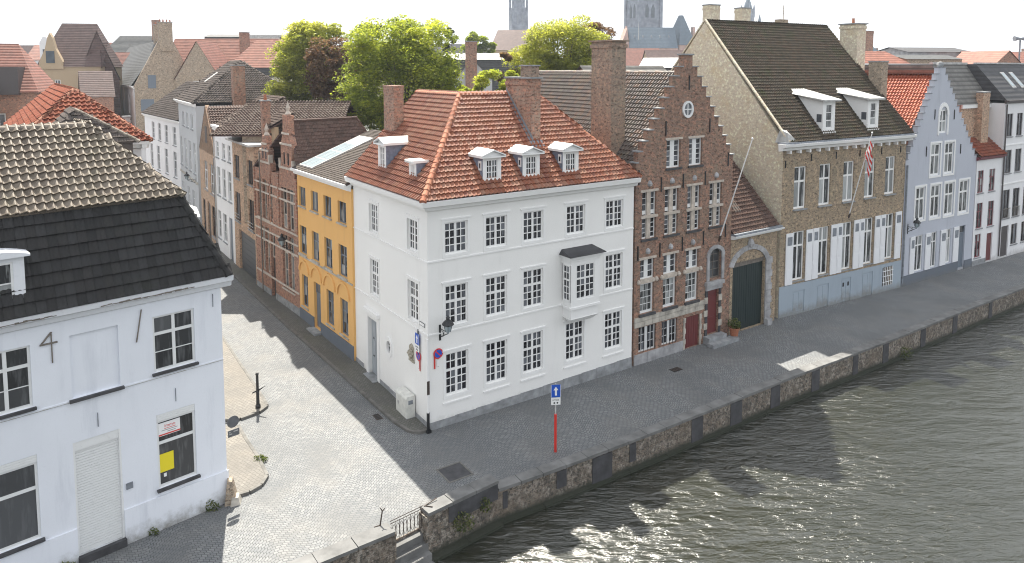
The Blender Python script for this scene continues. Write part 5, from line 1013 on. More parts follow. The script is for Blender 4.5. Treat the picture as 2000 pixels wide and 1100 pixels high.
for h in UPW: window(br, *h, y=.13, leaves=2, cols=1, secs=(1, 1), fracs=[.66, .34], fw=.10, mul=.12, tw=.13, fmat='frame', pmat='glass_cur', sill=.14, sillmat='stone')
for h in LOW: window(br, *h, y=.13, leaves=2, cols=1, secs=(1, 1), fracs=[.72, .28], fw=.09, mul=.12, tw=.12, fmat='frame', pmat='glass_cur', sill=.06)
for (a, b) in [(.52, 1.25), (2.62, 3.28), (3.32, 3.94), (5.3, 5.97), (6.0, 6.57), (7.9, 8.55), (8.58, 9.14), (10.42, 11.08), (11.12, 11.74), (13.0, 13.75)]:
    z1 = 5.8 + a * .02; z0 = 2.2 + a * .015; s_ = MB().box(a, b, -.09, -.03, z0, z1).build('shutter', 'shutter', br)
    ubox('shutter_grille', 'lead', s_, a + .12, b - .12, -.1, -.091, z1 - .85, z1 - .25); ubox('shutter_panel', 'shutter', s_, a + .1, b - .1, -.105, -.092, z0 + .2, z0 + 1.1); ubox('shutter_panel', 'shutter', s_, a + .1, b - .1, -.105, -.092, z0 + 1.3, z1 - 1.05)
pl_ = wall(MB(), .0, BL, -.3, 2.16, PLI + [VN], .08, y=-.06); pl_.poly([(0, -.06, 2.16), (BL, -.06, 2.16), (BL, 0, 2.16), (0, 0, 2.16)]); pl_.poly([(0, 0, -.3), (0, -.06, -.3), (0, -.06, 2.16), (0, 0, 2.16)]); pl_.build('plinth', 'plinth_blue', br)
for i, h in enumerate(PLI):
    d = MB().box(h[0], h[1], -.02, -.004, h[2], h[3]).build('cellar_door', 'plinth_blue', br)
    ubox('door_panel', 'plinth_blue', d, h[0] + .1, (h[0] + h[1]) / 2 - .03, -.035, -.021, h[2] + .15, h[3] - .15); ubox('door_panel', 'plinth_blue', d, (h[0] + h[1]) / 2 + .03, h[1] - .1, -.035, -.021, h[2] + .15, h[3] - .15)
    if i == 2:
        for q in (-.28, .28): ubox('vent_hole', 'black', d, (h[0] + h[1]) / 2 + q - .09, (h[0] + h[1]) / 2 + q + .09, -.042, -.036, 1.15, 1.45)
b = MB().box(VN[0], VN[1], .0, .01, VN[2], VN[3]); vo = b.build('cellar_window', 'glass', br); b = MB()
for k in range(6): xx = VN[0] + .1 + k * .22; b.tube((xx, -.1, VN[2]), (xx, -.1, VN[3]), .025, n=6)
for z in (.75, 1.2, 1.6): b.tube((VN[0], -.1, z), (VN[1], -.1, z), .025, n=6)
b.build('window_bars', 'white', vo)
gutter(br, -.45, BL + .35, 0, 11.5, mat='trim', h=.5, out=.62)
for k in range(14): ubox('cornice_bracket', 'trim', br, .35 + k * 1.0, .5 + k * 1.0, -.3, -.002, 11.32, 11.54)
ubox('lead_gutter', 'lead', br, -.35, BL + .2, -.5, .2, 12.0, 12.12)
anchors(br, [(.25, 10.6), (2.9, 10.9), (5.6, 10.9), (8.3, 10.9), (10.9, 10.9), (13.3, 10.9)], l=.5)
rbb = roof(br, [[(.15, -.4, 12.1), (BL + .15, -.4, 12.1), (BL + .15, 7.45, 20.55), (.15, 7.45, 20.55)], [(BL + .15, 15.3, 12.1), (.15, 15.3, 12.1), (.15, 7.45, 20.55), (BL + .15, 7.45, 20.55)]], 'roof_brown', 'br_tile', .25, .285, 'pan', 150)
ridge(rbb, (.1, 7.45, 20.58), (BL + .15, 7.45, 20.58), 'br_tile', .12)
MB().hull([(-.04, -.45, 12.1), (.16, -.45, 12.1), (.16, 7.45, 20.6), (-.04, 7.45, 20.6)], [(-.04, -.45, 12.25), (.16, -.45, 12.25), (.16, 7.45, 20.75), (-.04, 7.45, 20.75)]).hull([(-.04, 7.45, 20.6), (.16, 7.45, 20.6), (.16, 15.3, 12.1), (-.04, 15.3, 12.1)], [(-.04, 7.45, 20.75), (.16, 7.45, 20.75), (.16, 15.3, 12.25), (-.04, 15.3, 12.25)]).build('verge_coping', 'br_side', br)
MB().hull([(-.1, -.5, 12.05), (.9, -.5, 12.05), (.9, .6, 12.05), (-.1, .6, 12.05)], [(0, -.3, 12.75), (.5, -.3, 12.5), (.5, .2, 12.9), (0, .3, 12.95)]).build('lead_flashing', 'zinc', br)
chimney(br, BL - .1, BL + 1.0, 4.4, 6.0, 14, 20.7, 'br_side', cap=.12, pots=1); chimney(br, BL - .1, BL + .7, 2.2, 3.3, 13, 17.6, 'mason', cap=.05)
chimney(br, 2.6, 3.7, 9.5, 10.3, 18, 22.1, 'br_side', cap=.05); chimney(br, 6.2, 7.2, 9.5, 10.3, 18, 22.0, 'br_side', cap=.05)
an2 = MB(); an2.tube((11.2, 9.5, 19), (11.2, 9.5, 22.4), .03, n=5); 
for q in range(5): an2.tube((11.2, 9.5 - .5, 21.7 + q * .14), (11.2, 9.5 + .6, 21.7 + q * .14), .012, n=4)
an2.box(10.6, 11.6, 9.3, 9.9, 18.5, 21.2); an2.build('roof_mast', 'mason', br)
for x0 in (4.0, 9.05):
    x1 = x0 + 1.3; z0, z1 = 12.6, 14.75; y0 = .0; back = 2.4
    d = wall(MB(), x0, x1, z0, z1, [(x0 + .3, x1 - .3, z0 + .25, z1 - .2)], .1)
    for xx in (x0, x1): d.poly([(xx, 0, z0), (xx, 0, z1), (xx, back - .2, z1 + .45), (xx, .05, z0)])
    d.box(x0 - .06, x1 + .06, -.1, 0, z0 - .12, z0 + .02); do_ = d.build('dormer', 'trim', br, frame(0, y0, 0))
    MB().hull([(x0 - .3, -.3, z1), (x1 + .3, -.3, z1), (x1 + .3, back + .2, z1 + .5), (x0 - .3, back + .2, z1 + .5)], [(x0 - .3, -.3, z1 + .12), (x1 + .3, -.3, z1 + .12), (x1 - .05, back + .8, z1 + .95), (x0 + .05, back + .8, z1 + .95)]).build('dormer_roof', 'zinc', do_)
    wv = window(do_, x0 + .3, x1 - .3, z0 + .25, z1 - .2, None, y=.05, leaves=1, cols=1, secs=(1, 2), fracs=[.3, .7], fw=.07, mw=.04, tw=.06, name='sash', pmat='glass_cur')
    for o_ in [q for q in bpy.data.objects if q.parent == wv]: m_ = o_.matrix_basis.copy(); o_.parent = do_; o_.matrix_basis = m_
    ubox('side_light', 'glass', do_, x0 - .01, x0 - .002, .1, .5, z0 + .7, z0 + 1.25)
# ------------------------------------------------------------------ lavender stepped gable house
DL = Vector((.8454, .53414)); LO = Vector((30.318, 54.705)); LL = 11.04
lv = thing('stepped_gable_house', 'lavender rendered house with finely stepped gable and white window frames', 'house', (LO.x, LO.y, 0), math.atan2(DL.y, DL.x))
NS = 15; SL = [(.02 + (4.25 - .02) * k / (NS - 1), 10.0 + 7.1 * k / (NS - 1)) for k in range(NS)]; SR = [(LL - .02 + (5.25 - LL) * k / (NS - 1), 9.7 + 7.4 * k / (NS - 1)) for k in range(NS)]
def lv_in(x, z):
    zl = max([zz for xx, zz in SL if x > xx] or [-9]); zr = max([zz for xx, zz in SR if x < xx] or [-9]); return z < min(zl, zr)
H2 = [(4.62, 5.85, 11.85, 13.75), (3.62, 5.08, 8.45, 11.05), (5.74, 7.2, 8.45, 11.05), (1.68, 3.1, 5.05, 7.7), (3.92, 5.4, 5.0, 7.7), (6.05, 7.55, 4.95, 7.7), (8.4, 9.95, 4.9, 7.7)]
GRD = [(1.85, 3.1, .9, 3.8), (4.25, 5.2, .88, 3.8), (6.6, 7.45, .9, 3.78)]; LD = (8.7, 9.75, .15, 3.8)
mb = wall(MB(), 0, LL, -.3, 17.2, H2 + GRD + [LD], .2, (lv_in, [x for x, z in SL + SR], [z for x, z in SL + SR]))
for seq in (SL, SR):
    for i, (x, z) in enumerate(seq):
        zp = seq[i - 1][1] if i else 9.; xn = seq[i + 1][0] if i + 1 < NS else 4.75; mb.poly([(x, 0, zp), (x, 0, z), (x, .4, z), (x, .4, zp)]); mb.poly([(x, 0, z), (xn, 0, z), (xn, .4, z), (x, .4, z)])
mb.poly([(0, 14, -.3), (0, 0, -.3), (0, 0, 9.5), (0, 14, 9.5)]); mb.poly([(LL, 0, -.3), (LL, 14, -.3), (LL, 14, 9.5), (LL, 0, 9.5)]); wall(mb, 0, LL, 9, 17.2, [], .1, (lv_in, [x for x, z in SL + SR], [z for x, z in SL + SR]), .4)
mb.build('wall', 'lavender', lv)
for seq in (SL, SR):
    for i, (x, z) in enumerate(seq):
        xn = seq[i + 1][0] if i + 1 < NS else 4.75; a, b = sorted((x, xn)); ubox('step_cap', 'lead', lv, a - .04, b + .02, -.05, .45, z + .002, z + .05)
for h in H2[1:]: window(lv, *h, y=.1, leaves=2, cols=1, secs=(1, 1), fracs=[.66, .34], fw=.13, mul=.12, tw=.14, fmat='frame', pmat='glass_cur'); surround(lv, *h, w=.16, p=.04, hood=0)
window(lv, *H2[0], y=.1, leaves=2, cols=1, secs=(1, 1), fmat='frame', fw=.12, mul=.1, pmat='glass_cur', name='arched_window'); m = MB(); xm = 5.235; n = 10
for k in range(n):
    t0, t1 = math.pi * k / n, math.pi * (k + 1) / n; P = lambda r, t, y: (xm - r * math.cos(t), y, 13.3 + r * 1.25 * math.sin(t)); m.hull([P(.82, t0, -.001), P(.82, t1, -.001), P(.56, t1, -.001), P(.56, t0, -.001)], [P(.82, t0, -.07), P(.82, t1, -.07), P(.56, t1, -.07), P(.56, t0, -.07)])
    a_, b__ = P(.57, t0, .02), P(.57, t1, .02); m.poly([a_, b__, (b__[0], .02, 14.1), (a_[0], .02, 14.1)])
m.box(xm - .8, xm - .62, -.065, 0, 11.7, 13.3); m.box(xm + .62, xm + .8, -.065, 0, 11.7, 13.3); m.build('arch_surround', 'trim', lv)
for h in GRD: window(lv, *h, y=.1, leaves=2, cols=1, secs=(1, 1), fracs=[.74, .26], fw=.08, fmat='frame', pmat='glass_cur')
for (a, b) in ((1.15, 1.82), (3.4, 4.2), (5.7, 6.55), (7.75, 8.6)): s_ = MB().box(a, b, -.09, -.03, .85, 3.82).build('shutter', 'shutter', lv); ubox('shutter_panel', 'shutter', s_, a + .12, b - .12, -.105, -.091, 1.1, 2.6); ubox('shutter_grille', 'lead', s_, a + .14, b - .14, -.1, -.091, 2.9, 3.55)
d = MB().box(LD[0], LD[1], .12, .18, .15, 3.1).build('door', 'grey_frame', lv); ubox('door_panel', 'grey_frame', d, LD[0] + .2, LD[1] - .2, .1, .119, .5, 2.7); window(lv, LD[0], LD[1], 3.12, 3.8, y=.1, leaves=1, cols=1, secs=(1,), fmat='grey_frame', name='fanlight')
ubox('plinth', 'plinth_dark', lv, 0, LD[0] - .02, -.06, -.001, -.2, .8); ubox('plinth', 'plinth_dark', lv, LD[1] + .02, LL, -.06, -.001, -.2, .72)
anchors(lv, [(3.9, 13.4), (6.9, 13.3), (2.9, 10.5), (8.2, 10.4)], l=.8); pipe(lv, .15, .3, 9.6, mat='lead', r=.07)
rlv = roof(lv, [[(-.3, 14, 9.8), (-.3, .35, 9.8), (4.75, .35, 16.55), (4.75, 14, 16.55)], [(LL + .1, .35, 9.6), (LL + .1, 14, 9.6), (4.75, 14, 16.55), (4.75, .35, 16.55)]], 'roof_red', 'lv_tile', .26, .31, 'pan', 0)
MB().box(4.4, 4.95, .42, 14, 16.6, 16.95).build('ridge_board', 'roof_red', lv); MB().lathe([(0, 0), (.2, .02), (.26, .2), (.2, .38), (0, .45)], (4.75, .2, 17.15), 10).build('finial', 'stone', lv)
# white flat roof bulkhead behind its ridge
bk = localthing('flat_roof_building', 'flat roofed building with white parapet behind the bright red roof', 'building', (26.5, 66., 0), 31)
MB().box(0, 26, 0, 14, 0, 17.0).build('wall', 'roof_red', bk); MB().box(-.1, 26.1, -.1, 14.1, 17.0, 17.55).build('parapet', 'trim', bk)
# ------------------------------------------------------------------ small white house, tall white house
DW = Vector((.85348, .52113)); WO = Vector((39.70, 60.605))
sw = thing('small_white_house', 'small white three-storey house with wine red frames and brown lean-to roof', 'house', (WO.x, WO.y, 0), math.atan2(DW.y, DW.x)); L = 4.32
hs = [(.28, 1.26, 6.35, 8.3), (2.2, 3.22, 6.35, 8.3), (.36, 1.38, 3.24, 5.46), (2.3, 3.34, 3.24, 5.46), (.36, 1.36, .68, 2.72), (2.36, 3.36, .1, 2.6)]
body(sw, L, 9.3, hs, 'white_far', 6.5)
for h in hs[:5]: window(sw, *h, y=.1, leaves=2, cols=1, secs=(2, 1), fmat='red_frame', pmat='glass_cur', sill=.08)
d = MB().box(2.36, 3.36, .1, .15, .1, 2.6).build('door', 'red_door', sw); ubox('door_panel', 'red_door', d, 2.56, 3.16, .08, .099, .4, 2.2)
gutter(sw, -.1, L, 0, 9.2, mat='red_frame', h=.3, out=.35); ubox('plinth', 'stone', sw, 0, 2.3, -.04, -.001, -.2, .45)
roof(sw, [[(0, -.25, 9.5), (L, -.25, 9.5), (L, 1.3, 10.9), (0, 1.3, 10.9)]], 'roof_brown', 'b_tile', .26, .31, 'pan', 0)
bb = thing('rear_house', 'brick rear house with silvery scale roof rising behind the small white house', 'house', (WO.x, WO.y, 0), math.atan2(DW.y, DW.x))
MB().box(-.5, 4.3, 1.3, 12, 0, 13.9).build('wall', 'g_brick', bb); ubox('eave_band', 'trim', bb, -.5, 4.3, 1.15, 1.299, 13.6, 13.95)
MB().hull([(-1.5, 1.1, 13.95), (4.3, 1.1, 13.95), (4.3, 12, 13.95), (-1.5, 12, 13.95)], [(-1.5, 3.4, 17.4), (4.3, 3.4, 17.4), (4.3, 12, 17.4), (-1.5, 12, 17.4)]).build('roof', 'roof_scale', bb); ubox('ridge_band', 'zinc', bb, -1.5, 4.3, 3.3, 3.6, 17.4, 17.6)
chimney(bb, 2.0, 3.2, .75, 1.3, 9, 15.0, 'g_brick', cap=.04)
DX2 = Vector((.84347, .53718)); XO = Vector((43.388, 62.857))
wa = thing('tall_white_house', 'tall white four-storey house with dark roof and two skylights', 'house', (XO.x, XO.y, 0), math.atan2(DX2.y, DX2.x)); L = 14.
hs = [(.45, 1.6, 11.0, 13.05), (2.36, 3.5, 11, 13.05), (4.4, 5.5, 11, 13.05), (.5, 1.75, 7.7, 9.8), (2.45, 3.65, 7.7, 9.8), (4.5, 5.6, 7.7, 9.8), (.5, 1.85, 3.6, 6.2), (2.45, 3.75, 3.6, 6.2), (4.5, 5.8, 3.6, 6.2), (.6, 2.0, .1, 2.9), (2.5, 3.7, 1.0, 2.9), (4.5, 5.7, 1, 2.9)]
body(wa, L, 14.0, hs, 'white_far', 12)
for i, h in enumerate(hs):
    if i == 9: d = MB().box(h[0], h[1], .1, .15, .1, 2.9).build('door', 'dark_frame', wa); ubox('door_panel', 'dark_frame', d, h[0] + .2, h[1] - .2, .08, .099, .4, 2.4)
    else: window(wa, *h, y=.1, leaves=2, cols=1, secs=(1,), fmat='dark_frame', sill=.08)
for h in hs[6:9]:
    b = MB(); b.tube((h[0], -.1, 4.5), (h[1], -.1, 4.5), .03, n=5)
    for k in range(7): xx = h[0] + .05 + k * (h[1] - h[0] - .1) / 6; b.tube((xx, -.1, 3.6), (xx, -.1, 4.5), .015, n=4)
    b.build('window_rail', 'wood', wa)
for z in (6.7, 10.2): ubox('string_course', 'trim', wa, 0, L, -.05, -.001, z, z + .1)
gutter(wa, -.1, L, 0, 13.95, mat='dark_frame', h=.3, out=.35)
MB().hull([(0, -.1, 14.25), (L, -.1, 14.25), (L, 12, 14.25), (0, 12, 14.25)], [(0, 2.6, 17.45), (L, 2.6, 17.45), (L, 12, 17.45), (0, 12, 17.45)]).build('roof', 'roof_dark', wa); ubox('ridge_band', 'zinc', wa, 0, L, 2.5, 2.8, 17.45, 17.6)
for x0 in (3.0, 4.7):
    pts = lambda u_: [(x0, .75, 15.25 + u_), (x0 + .75, .75, 15.25 + u_), (x0 + .75, 1.9, 16.62 + u_), (x0, 1.9, 16.62 + u_)]; s_ = MB().hull(pts(-.1), pts(.1)).build('skylight', 'zinc', wa)
    p2 = lambda u_: [(x0 + .1, .85, 15.37 + u_), (x0 + .65, .85, 15.37 + u_), (x0 + .65, 1.8, 16.5 + u_), (x0 + .1, 1.8, 16.5 + u_)]; MB().hull(p2(.09), p2(.12)).build('pane', 'glass_sky', s_)
pipe(wa, .12, .3, 13.9, mat='dark_frame', r=.06)

# ------------------------------------------------------------------ background houses
def far_house(name, label, loc, deg, w, d, eave, ridge_, wallm, roofm, wins=(), chim=(), hip=0., cat='house', frontgable=False, group=None):
    """box house, front facade along local x at y=0; ridge along x (or along y with frontgable)"""
    h = thing(name, label, cat, loc, R(deg), group); mb = wall(MB(), 0, w, 0, eave, [q for q in wins if q[3] < eave], .2)
    mb.poly([(0, d, 0), (0, 0, 0), (0, 0, eave), (0, d, eave)]); mb.poly([(w, 0, 0), (w, d, 0), (w, d, eave), (w, 0, eave)]); mb.poly([(w, d, 0), (0, d, 0), (0, d, eave), (w, d, eave)])
    if frontgable:
        mb.poly([(0, 0, eave), (w, 0, eave), (w / 2, 0, ridge_)]); mb.poly([(w, d, eave), (0, d, eave), (w / 2, d, ridge_)])
    elif not hip:
        mb.poly([(0, d, eave), (0, 0, eave), (0, d / 2, ridge_)]); mb.poly([(w, 0, eave), (w, d, eave), (w, d / 2, ridge_)])
    mb.build('wall', wallm, h); rm = MB(); e = .25
    if frontgable:
        rm.poly([(-e, d, eave - .2), (-e, -.15, eave - .2), (w / 2, -.15, ridge_ + .1), (w / 2, d, ridge_ + .1)]); rm.poly([(w + e, -.15, eave - .2), (w + e, d, eave - .2), (w / 2, d, ridge_ + .1), (w / 2, -.15, ridge_ + .1)])
    else:
        rm.poly([(-e, -e, eave), (w + e, -e, eave), (w - hip + (e if not hip else 0), d / 2, ridge_ + .1), (hip - (e if not hip else 0), d / 2, ridge_ + .1)]); rm.poly([(w + e, d + e, eave), (-e, d + e, eave), (hip - (e if not hip else 0), d / 2, ridge_ + .1), (w - hip + (e if not hip else 0), d / 2, ridge_ + .1)])
        if hip: rm.poly([(w + e, -e, eave), (w + e, d + e, eave), (w - hip, d / 2, ridge_ + .1)]); rm.poly([(-e, d + e, eave), (-e, -e, eave), (hip, d / 2, ridge_ + .1)])
    rm.build('roof', roofm, h)
    for q in wins: 
        if q[3] < eave: window(h, *q[:4], y=.12, leaves=2, cols=1, secs=(1,), fmat='old_frame', mul=.12, fw=.12)
        else: ubox('window', 'louvre', h, q[0], q[1], -.06, -.01, q[2], q[3])
    for c in chim: chimney(h, *c)
    return h
G1 = 'town houses behind the street'
h = far_house('town_house', 'red tiled house with dark dormer at the far left of the skyline', (-56.5, 71, 0), 20, 8, 9, 14.6, 19.6, 'r_brick', 'roof_red', [(1, 2.2, 10.5, 12.5), (4, 5.2, 10.5, 12.5)], [(.4, 1.2, 4.2, 5.0, 17, 21.6)], 2.5)
MB().box(4.6, 6.6, -.6, 2.5, 14.4, 17.2).build('dormer', 'dark_frame', h)
far_house('town_house', 'mossy walled house with pinkish roof edge at the far left', (-58, 61, 0), 38, 10.5, 8, 12.4, 15.6, 'mason', 'roof_orange', [], [], 0)
h = far_house('town_house', 'white house with tall white gable dormer and dark red mansard', (-88.6, 131, 0), 12, 6.2, 9, 18.6, 21.4, 'white_far', 'roof_red', [(.6 + i * 1.45, 1.5 + i * 1.45, z, z + 1.9) for i in range(4) for z in (9.6, 12.8, 15.9)], [], 0)
MB().box(2.4, 4.1, -.15, 3, 18.4, 21.6).hull([(2.3, -.2, 21.6), (4.2, -.2, 21.6), (4.2, 3, 21.6), (2.3, 3, 21.6)], [(3.0, -.2, 22.9), (3.5, -.2, 22.9), (3.5, 3, 22.9), (3.0, 3, 22.9)]).build('gable_dormer', 'white_far', h); ubox('gable_window', 'louvre', h, 2.9, 3.6, -.2, -.152, 19.0, 20.6)
h = far_house('brick_mansion', 'ochre brick mansion with pointed front gable and high brown roof', (-79.2, 120, 0), 10, 9.6, 10, 17.4, 24.8, 'cream', 'roof_brown', [(1.0, 1.9, 12.4, 15.2), (2.4, 3.3, 12.4, 15.2), (6.2, 7.3, 12.3, 15.6)], [], 2.0)
MB().pry([(0.2, 17.0), (4.0, 17.0), (3.9, 18.2), (2.9, 20.4), (2.5, 22.2), (2.1, 23.0), (1.7, 22.2), (1.3, 20.4), (.3, 18.2)], -.25, .6).build('front_gable', 'cream', h); MB().box(1.4, 2.7, -.32, -.26, 18.0, 20.0).build('gable_window', 'louvre', h)
MB().poly([(3.9, .3, 17.2), (9.8, .3, 17.2), (9.8, 3.4, 21.5), (2.2, 3.4, 21.5)]).build('roof_slope', 'roof_brown', h); MB().hull([(6.0, .9, 18.4), (8.0, .9, 18.4), (8.0, 1.7, 19.6), (6, 1.7, 19.6)], [(6.0, .8, 18.6), (8.0, .8, 18.6), (8.0, 1.6, 19.8), (6, 1.6, 19.8)]).build('roof_light', 'lead', h)
far_house('town_house', 'broad brown brick gable wall beside the ochre mansion', (-73.6, 121.5, 0), 31, 6.2, 14, 15.2, 23.4, 'roof_brown', 'roof_brown', [], [], 0, frontgable=True)
far_house('town_house', 'low brick house with small pointed gable and brown roof below the mansion', (-68.6, 114.2, 0), 33, 4.4, 8, 12.5, 16.6, 'r_brick', 'roof_brown', [(.8, 1.6, 9.2, 11)], [])
far_house('town_house', 'dark roofed house with thin brick chimney on the skyline behind the mansion', (-99, 172, 0), 5, 17, 10, 19.5, 25, 'r_brick', 'roof_grey', [], [(11, 12.6, 4, 5.4, 22, 29)], 3)
far_house('town_house', 'red roofed house filling the gap beyond the long white house', (-88, 150, 0), 8, 14, 10, 15, 20.5, 'r_brick', 'roof_red', [], [], 2)
far_house('town_house', 'long house with red roof behind the brick end gable', (-63, 131, 0), 2, 22, 9, 17.4, 22.6, 'mason', 'roof_orange', [], [(12.5, 14, 2.2, 3.4, 19, 23.8)], 0)
far_house('town_house', 'house with grey rubble front gable in front of the long red roof', (-56.8, 121, 0), 2, 7.4, 9, 15.4, 21.6, 'mason', 'roof_red', [(2.9, 4.6, 13.4, 15)], [], frontgable=True)
far_house('town_house', 'house with red hipped roof and dark wall left of the yellow-green tree', (-47.6, 120, 0), 4, 10, 9, 17.2, 21.8, 'roof_dark', 'roof_orange', [], [], 3.6)
h = far_house('flat_roof_building', 'long flat dark building on the skyline with pale roof slab', (-73, 171, 0), 2, 18.5, 8, 24.6, 25.3, 'roof_grey', 'roof_dark', [], [], cat='building'); MB().box(10.5, 17.8, -1.2, 3, 21.0, 25.0).build('metal_sheet', 'zinc', h)
far_house('town_house', 'low house with weathered grey pantile roof before the copper tree', (-29.5, 80, 0), 3, 11.0, 10, 12.4, 15.9, 'mason', 'roof_scale', [], [(7.4, 8.2, 2, 2.8, 14, 15.6), (4.6, 5.2, 2, 2.6, 14, 15.4)])
far_house('garden_house', 'brick back building below the large green tree', (-14.5, 55, 0), 8, 7, 6, 9.0, 11.0, 'mason', 'roof_brown', [], [])
h = far_house('flat_roof_building', 'low building with long white flat roof between the trees', (-11.5, 121, 0), 2, 13, 9, 18.6, 19.6, 'roof_grey', 'zinc', [], [], cat='building')
far_house('town_house', 'grey rendered gable with brick chimney among the trees', (-7.6, 94, 0), 4, 5.0, 8, 15.6, 18.2, 'grey_far', 'roof_grey', [], [(1.5, 3.0, -.3, .9, 14, 20.6)], frontgable=True)
far_house('town_house', 'brown gabled roof below the slender church tower', (-6, 200, 0), -18, 12, 14, 22.2, 28.0, 'cream', 'roof_brown', [], [])
far_house('town_house', 'pale roofed building right of the big brick chimney', (21, 118, 0), -20, 14, 10, 17.2, 18.8, 'roof_dark', 'zinc', [], [(11, 12.2, -.2, 1, 15, 20.4), (13, 14, -.2, 1, 15, 20.2)])
far_house('town_house', 'small red roofed house before the church', (36, 150, 0), 0, 12, 10, 14, 18.2, 'r_brick', 'roof_red', [], [])
far_house('town_house', 'cream gabled houses row before the slate church roof', (36.5, 190, 0), 4, 22, 10, 17.2, 22.0, 'cream', 'roof_brown', [], [(14, 15, 3, 4, 20, 24.4)])
far_house('rear_wing', 'rear wing with grey pantile roof behind the stepped gable house', (8.2, 57.5, 0), 34.7, 9.5, 8, 13.4, 17.2, 'sg_brick', 'roof_scale', [], [], cat='building')
far_house('town_house', 'blue slate roof with round dormer on the right skyline', (53, 118, 0), 10, 12, 9, 17, 20.9, 'grey_far', 'roof_slate', [], [(6.6, 8.4, 2, 3.4, 17, 23.4)], 2)
far_house('town_house', 'orange and grey roofed house right of the brown brick chimney', (46, 96, 0), 16, 12, 9, 16.4, 19.4, 'mason', 'roof_orange', [], [], 3)
h = far_house('flat_roof_building', 'grey concrete flat roofed block on the right skyline', (60, 109, 0), 10, 11, 8, 19.6, 20.3, 'grey_stone', 'roof_dark', [], [], cat='building')
far_house('flat_roof_building', 'low grey brick block in front of the concrete one', (56, 102, 0), 10, 9, 7, 18.4, 19.0, 'mason', 'roof_grey', [], [], cat='building')
far_house('town_house', 'red roofed house with yellowed tiles at the far right', (70, 106, 0), 12, 22, 9, 17.2, 19.6, 'r_brick', 'roof_red', [], [(14, 15, 3.6, 4.6, 18, 20.6)], 0)
far_house('town_house', 'red gabled house right of the concrete block', (66.5, 100, 0), 12, 6.2, 8, 17.0, 19.5, 'r_brick', 'roof_orange', [], [], frontgable=True)
far_house('town_house', 'grey skyline house far right behind the tall white house', (92, 122, 0), 12, 30, 9, 17.5, 20.4, 'mason', 'roof_grey', [], [(8, 9, 3, 4, 18, 22.2), (20, 21, 3, 4, 18, 22)])
# distant rows that close the skyline
for i, (x, y, w_, e_, r_, rm) in enumerate([(-180, 210, 40, 17, 24, 'roof_brown'), (-140, 215, 34, 18, 25, 'roof_red'), (-104, 225, 30, 18, 24.5, 'roof_grey'), (-72, 230, 34, 18, 24.6, 'roof_brown'), (-36, 228, 30, 18, 25, 'roof_grey'), (26, 240, 24, 18, 24, 'roof_red'), (98, 210, 34, 16, 21, 'roof_brown'), (134, 200, 40, 16, 20.6, 'roof_grey'), (176, 195, 50, 16, 21, 'roof_red')]):
    far_house('distant_row', ['brown roofed far row at the left edge', 'red roofed far row behind the ochre mansion', 'grey roofed far row behind the dark chimney house', 'brown roofed far row behind the flat dark building', 'grey roofed far row behind the copper tree', 'red roofed far row before the slate church', 'brown roofed far row behind the concrete block', 'grey roofed far row at the right', 'red roofed far row at the right edge'][i] + ' on the horizon', (x, y, 0), 0, w_, 12, e_, r_, 'mason', rm, [], [(w_ * .3, w_ * .3 + 1.2, 5, 6.2, r_ - 2, r_ + 2.2)], cat='houses' if 0 else 'house', group=G1)
# ------------------------------------------------------------------ church towers
ct = thing('church_tower', 'massive grey church tower with paired pointed louvres behind the slate roof', 'church tower', (77, 424, 0), R(22))
MB().box(-7.2, 7.2, -7.2, 7.2, 0, 84).build('shaft', 'haze_stone', ct)
for sx_ in (-1, 1):
    for sy_ in (-1, 1): MB().box(sx_ * 7.2 - .9, sx_ * 7.2 + .9, sy_ * 7.2 - .9, sy_ * 7.2 + .9, 0, 80).build('buttress', 'haze_stone', ct)
for f_ in (0, 90, -90, 180):
    F_ = frame(0, 0, f_)
    for xx in (-2.0, 2.0):
        m = MB(); m.pry([(xx - 1.1, 46.6), (xx + 1.1, 46.6), (xx + 1.1, 52), (xx, 54.6), (xx - 1.1, 52)], -7.35, -7.21); lo_ = m.build('belfry_louvre', 'louvre', ct, F_)
    for z in (45.6, 57.2, 66): MB().box(-7.3, 7.3, -7.55, -7.2, z - .3, z + .3).build('string_course', 'haze_stone', ct, F_)
    for xx in (-2.0, 2.0): MB().box(xx - 1.1, xx + 1.1, -7.35, -7.21, 59.5, 64.5).build('belfry_louvre', 'louvre', ct, F_)
nv = thing('church_nave', 'church nave with steep blue slate roof and pink brick gable', 'church', (62, 380, 0), R(3))
MB().box(0, 26, 0, 16, 0, 28).build('wall', 'haze_brick', nv); MB().hull([(0, -.4, 28), (26, -.4, 28), (26, 16.4, 28), (0, 16.4, 28)], [(1, 8, 39.3), (26, 8, 39.3), (26, 8.1, 39.3), (1, 8.1, 39.3)]).build('roof', 'roof_slate', nv)
MB().hull([(-.6, -.8, 26), (-.6, 16.8, 26), (-.6, 8.4, 40), (-.6, 7.6, 40)], [(.2, -.8, 26), (.2, 16.8, 26), (.2, 8.4, 40), (.2, 7.6, 40)]).build('end_gable', 'haze_brick', nv)
MB().hull([(-9, 1, 0), (-.7, -.4, 0), (-.7, 12, 0), (-9, 12, 0)], [(-9, 1, 26), (-.7, -.4, 26), (-.7, 12, 26), (-9, 12, 26)]).hull([(-8, 0, 26), (-.7, -.5, 26), (-.7, 10, 26), (-8, 10, 26)], [(-3.2, 0, 33), (-1.4, -.5, 38.5), (-1.4, 10, 38.5), (-3.2, 10, 33)]).build('transept', 'haze_brick', nv)
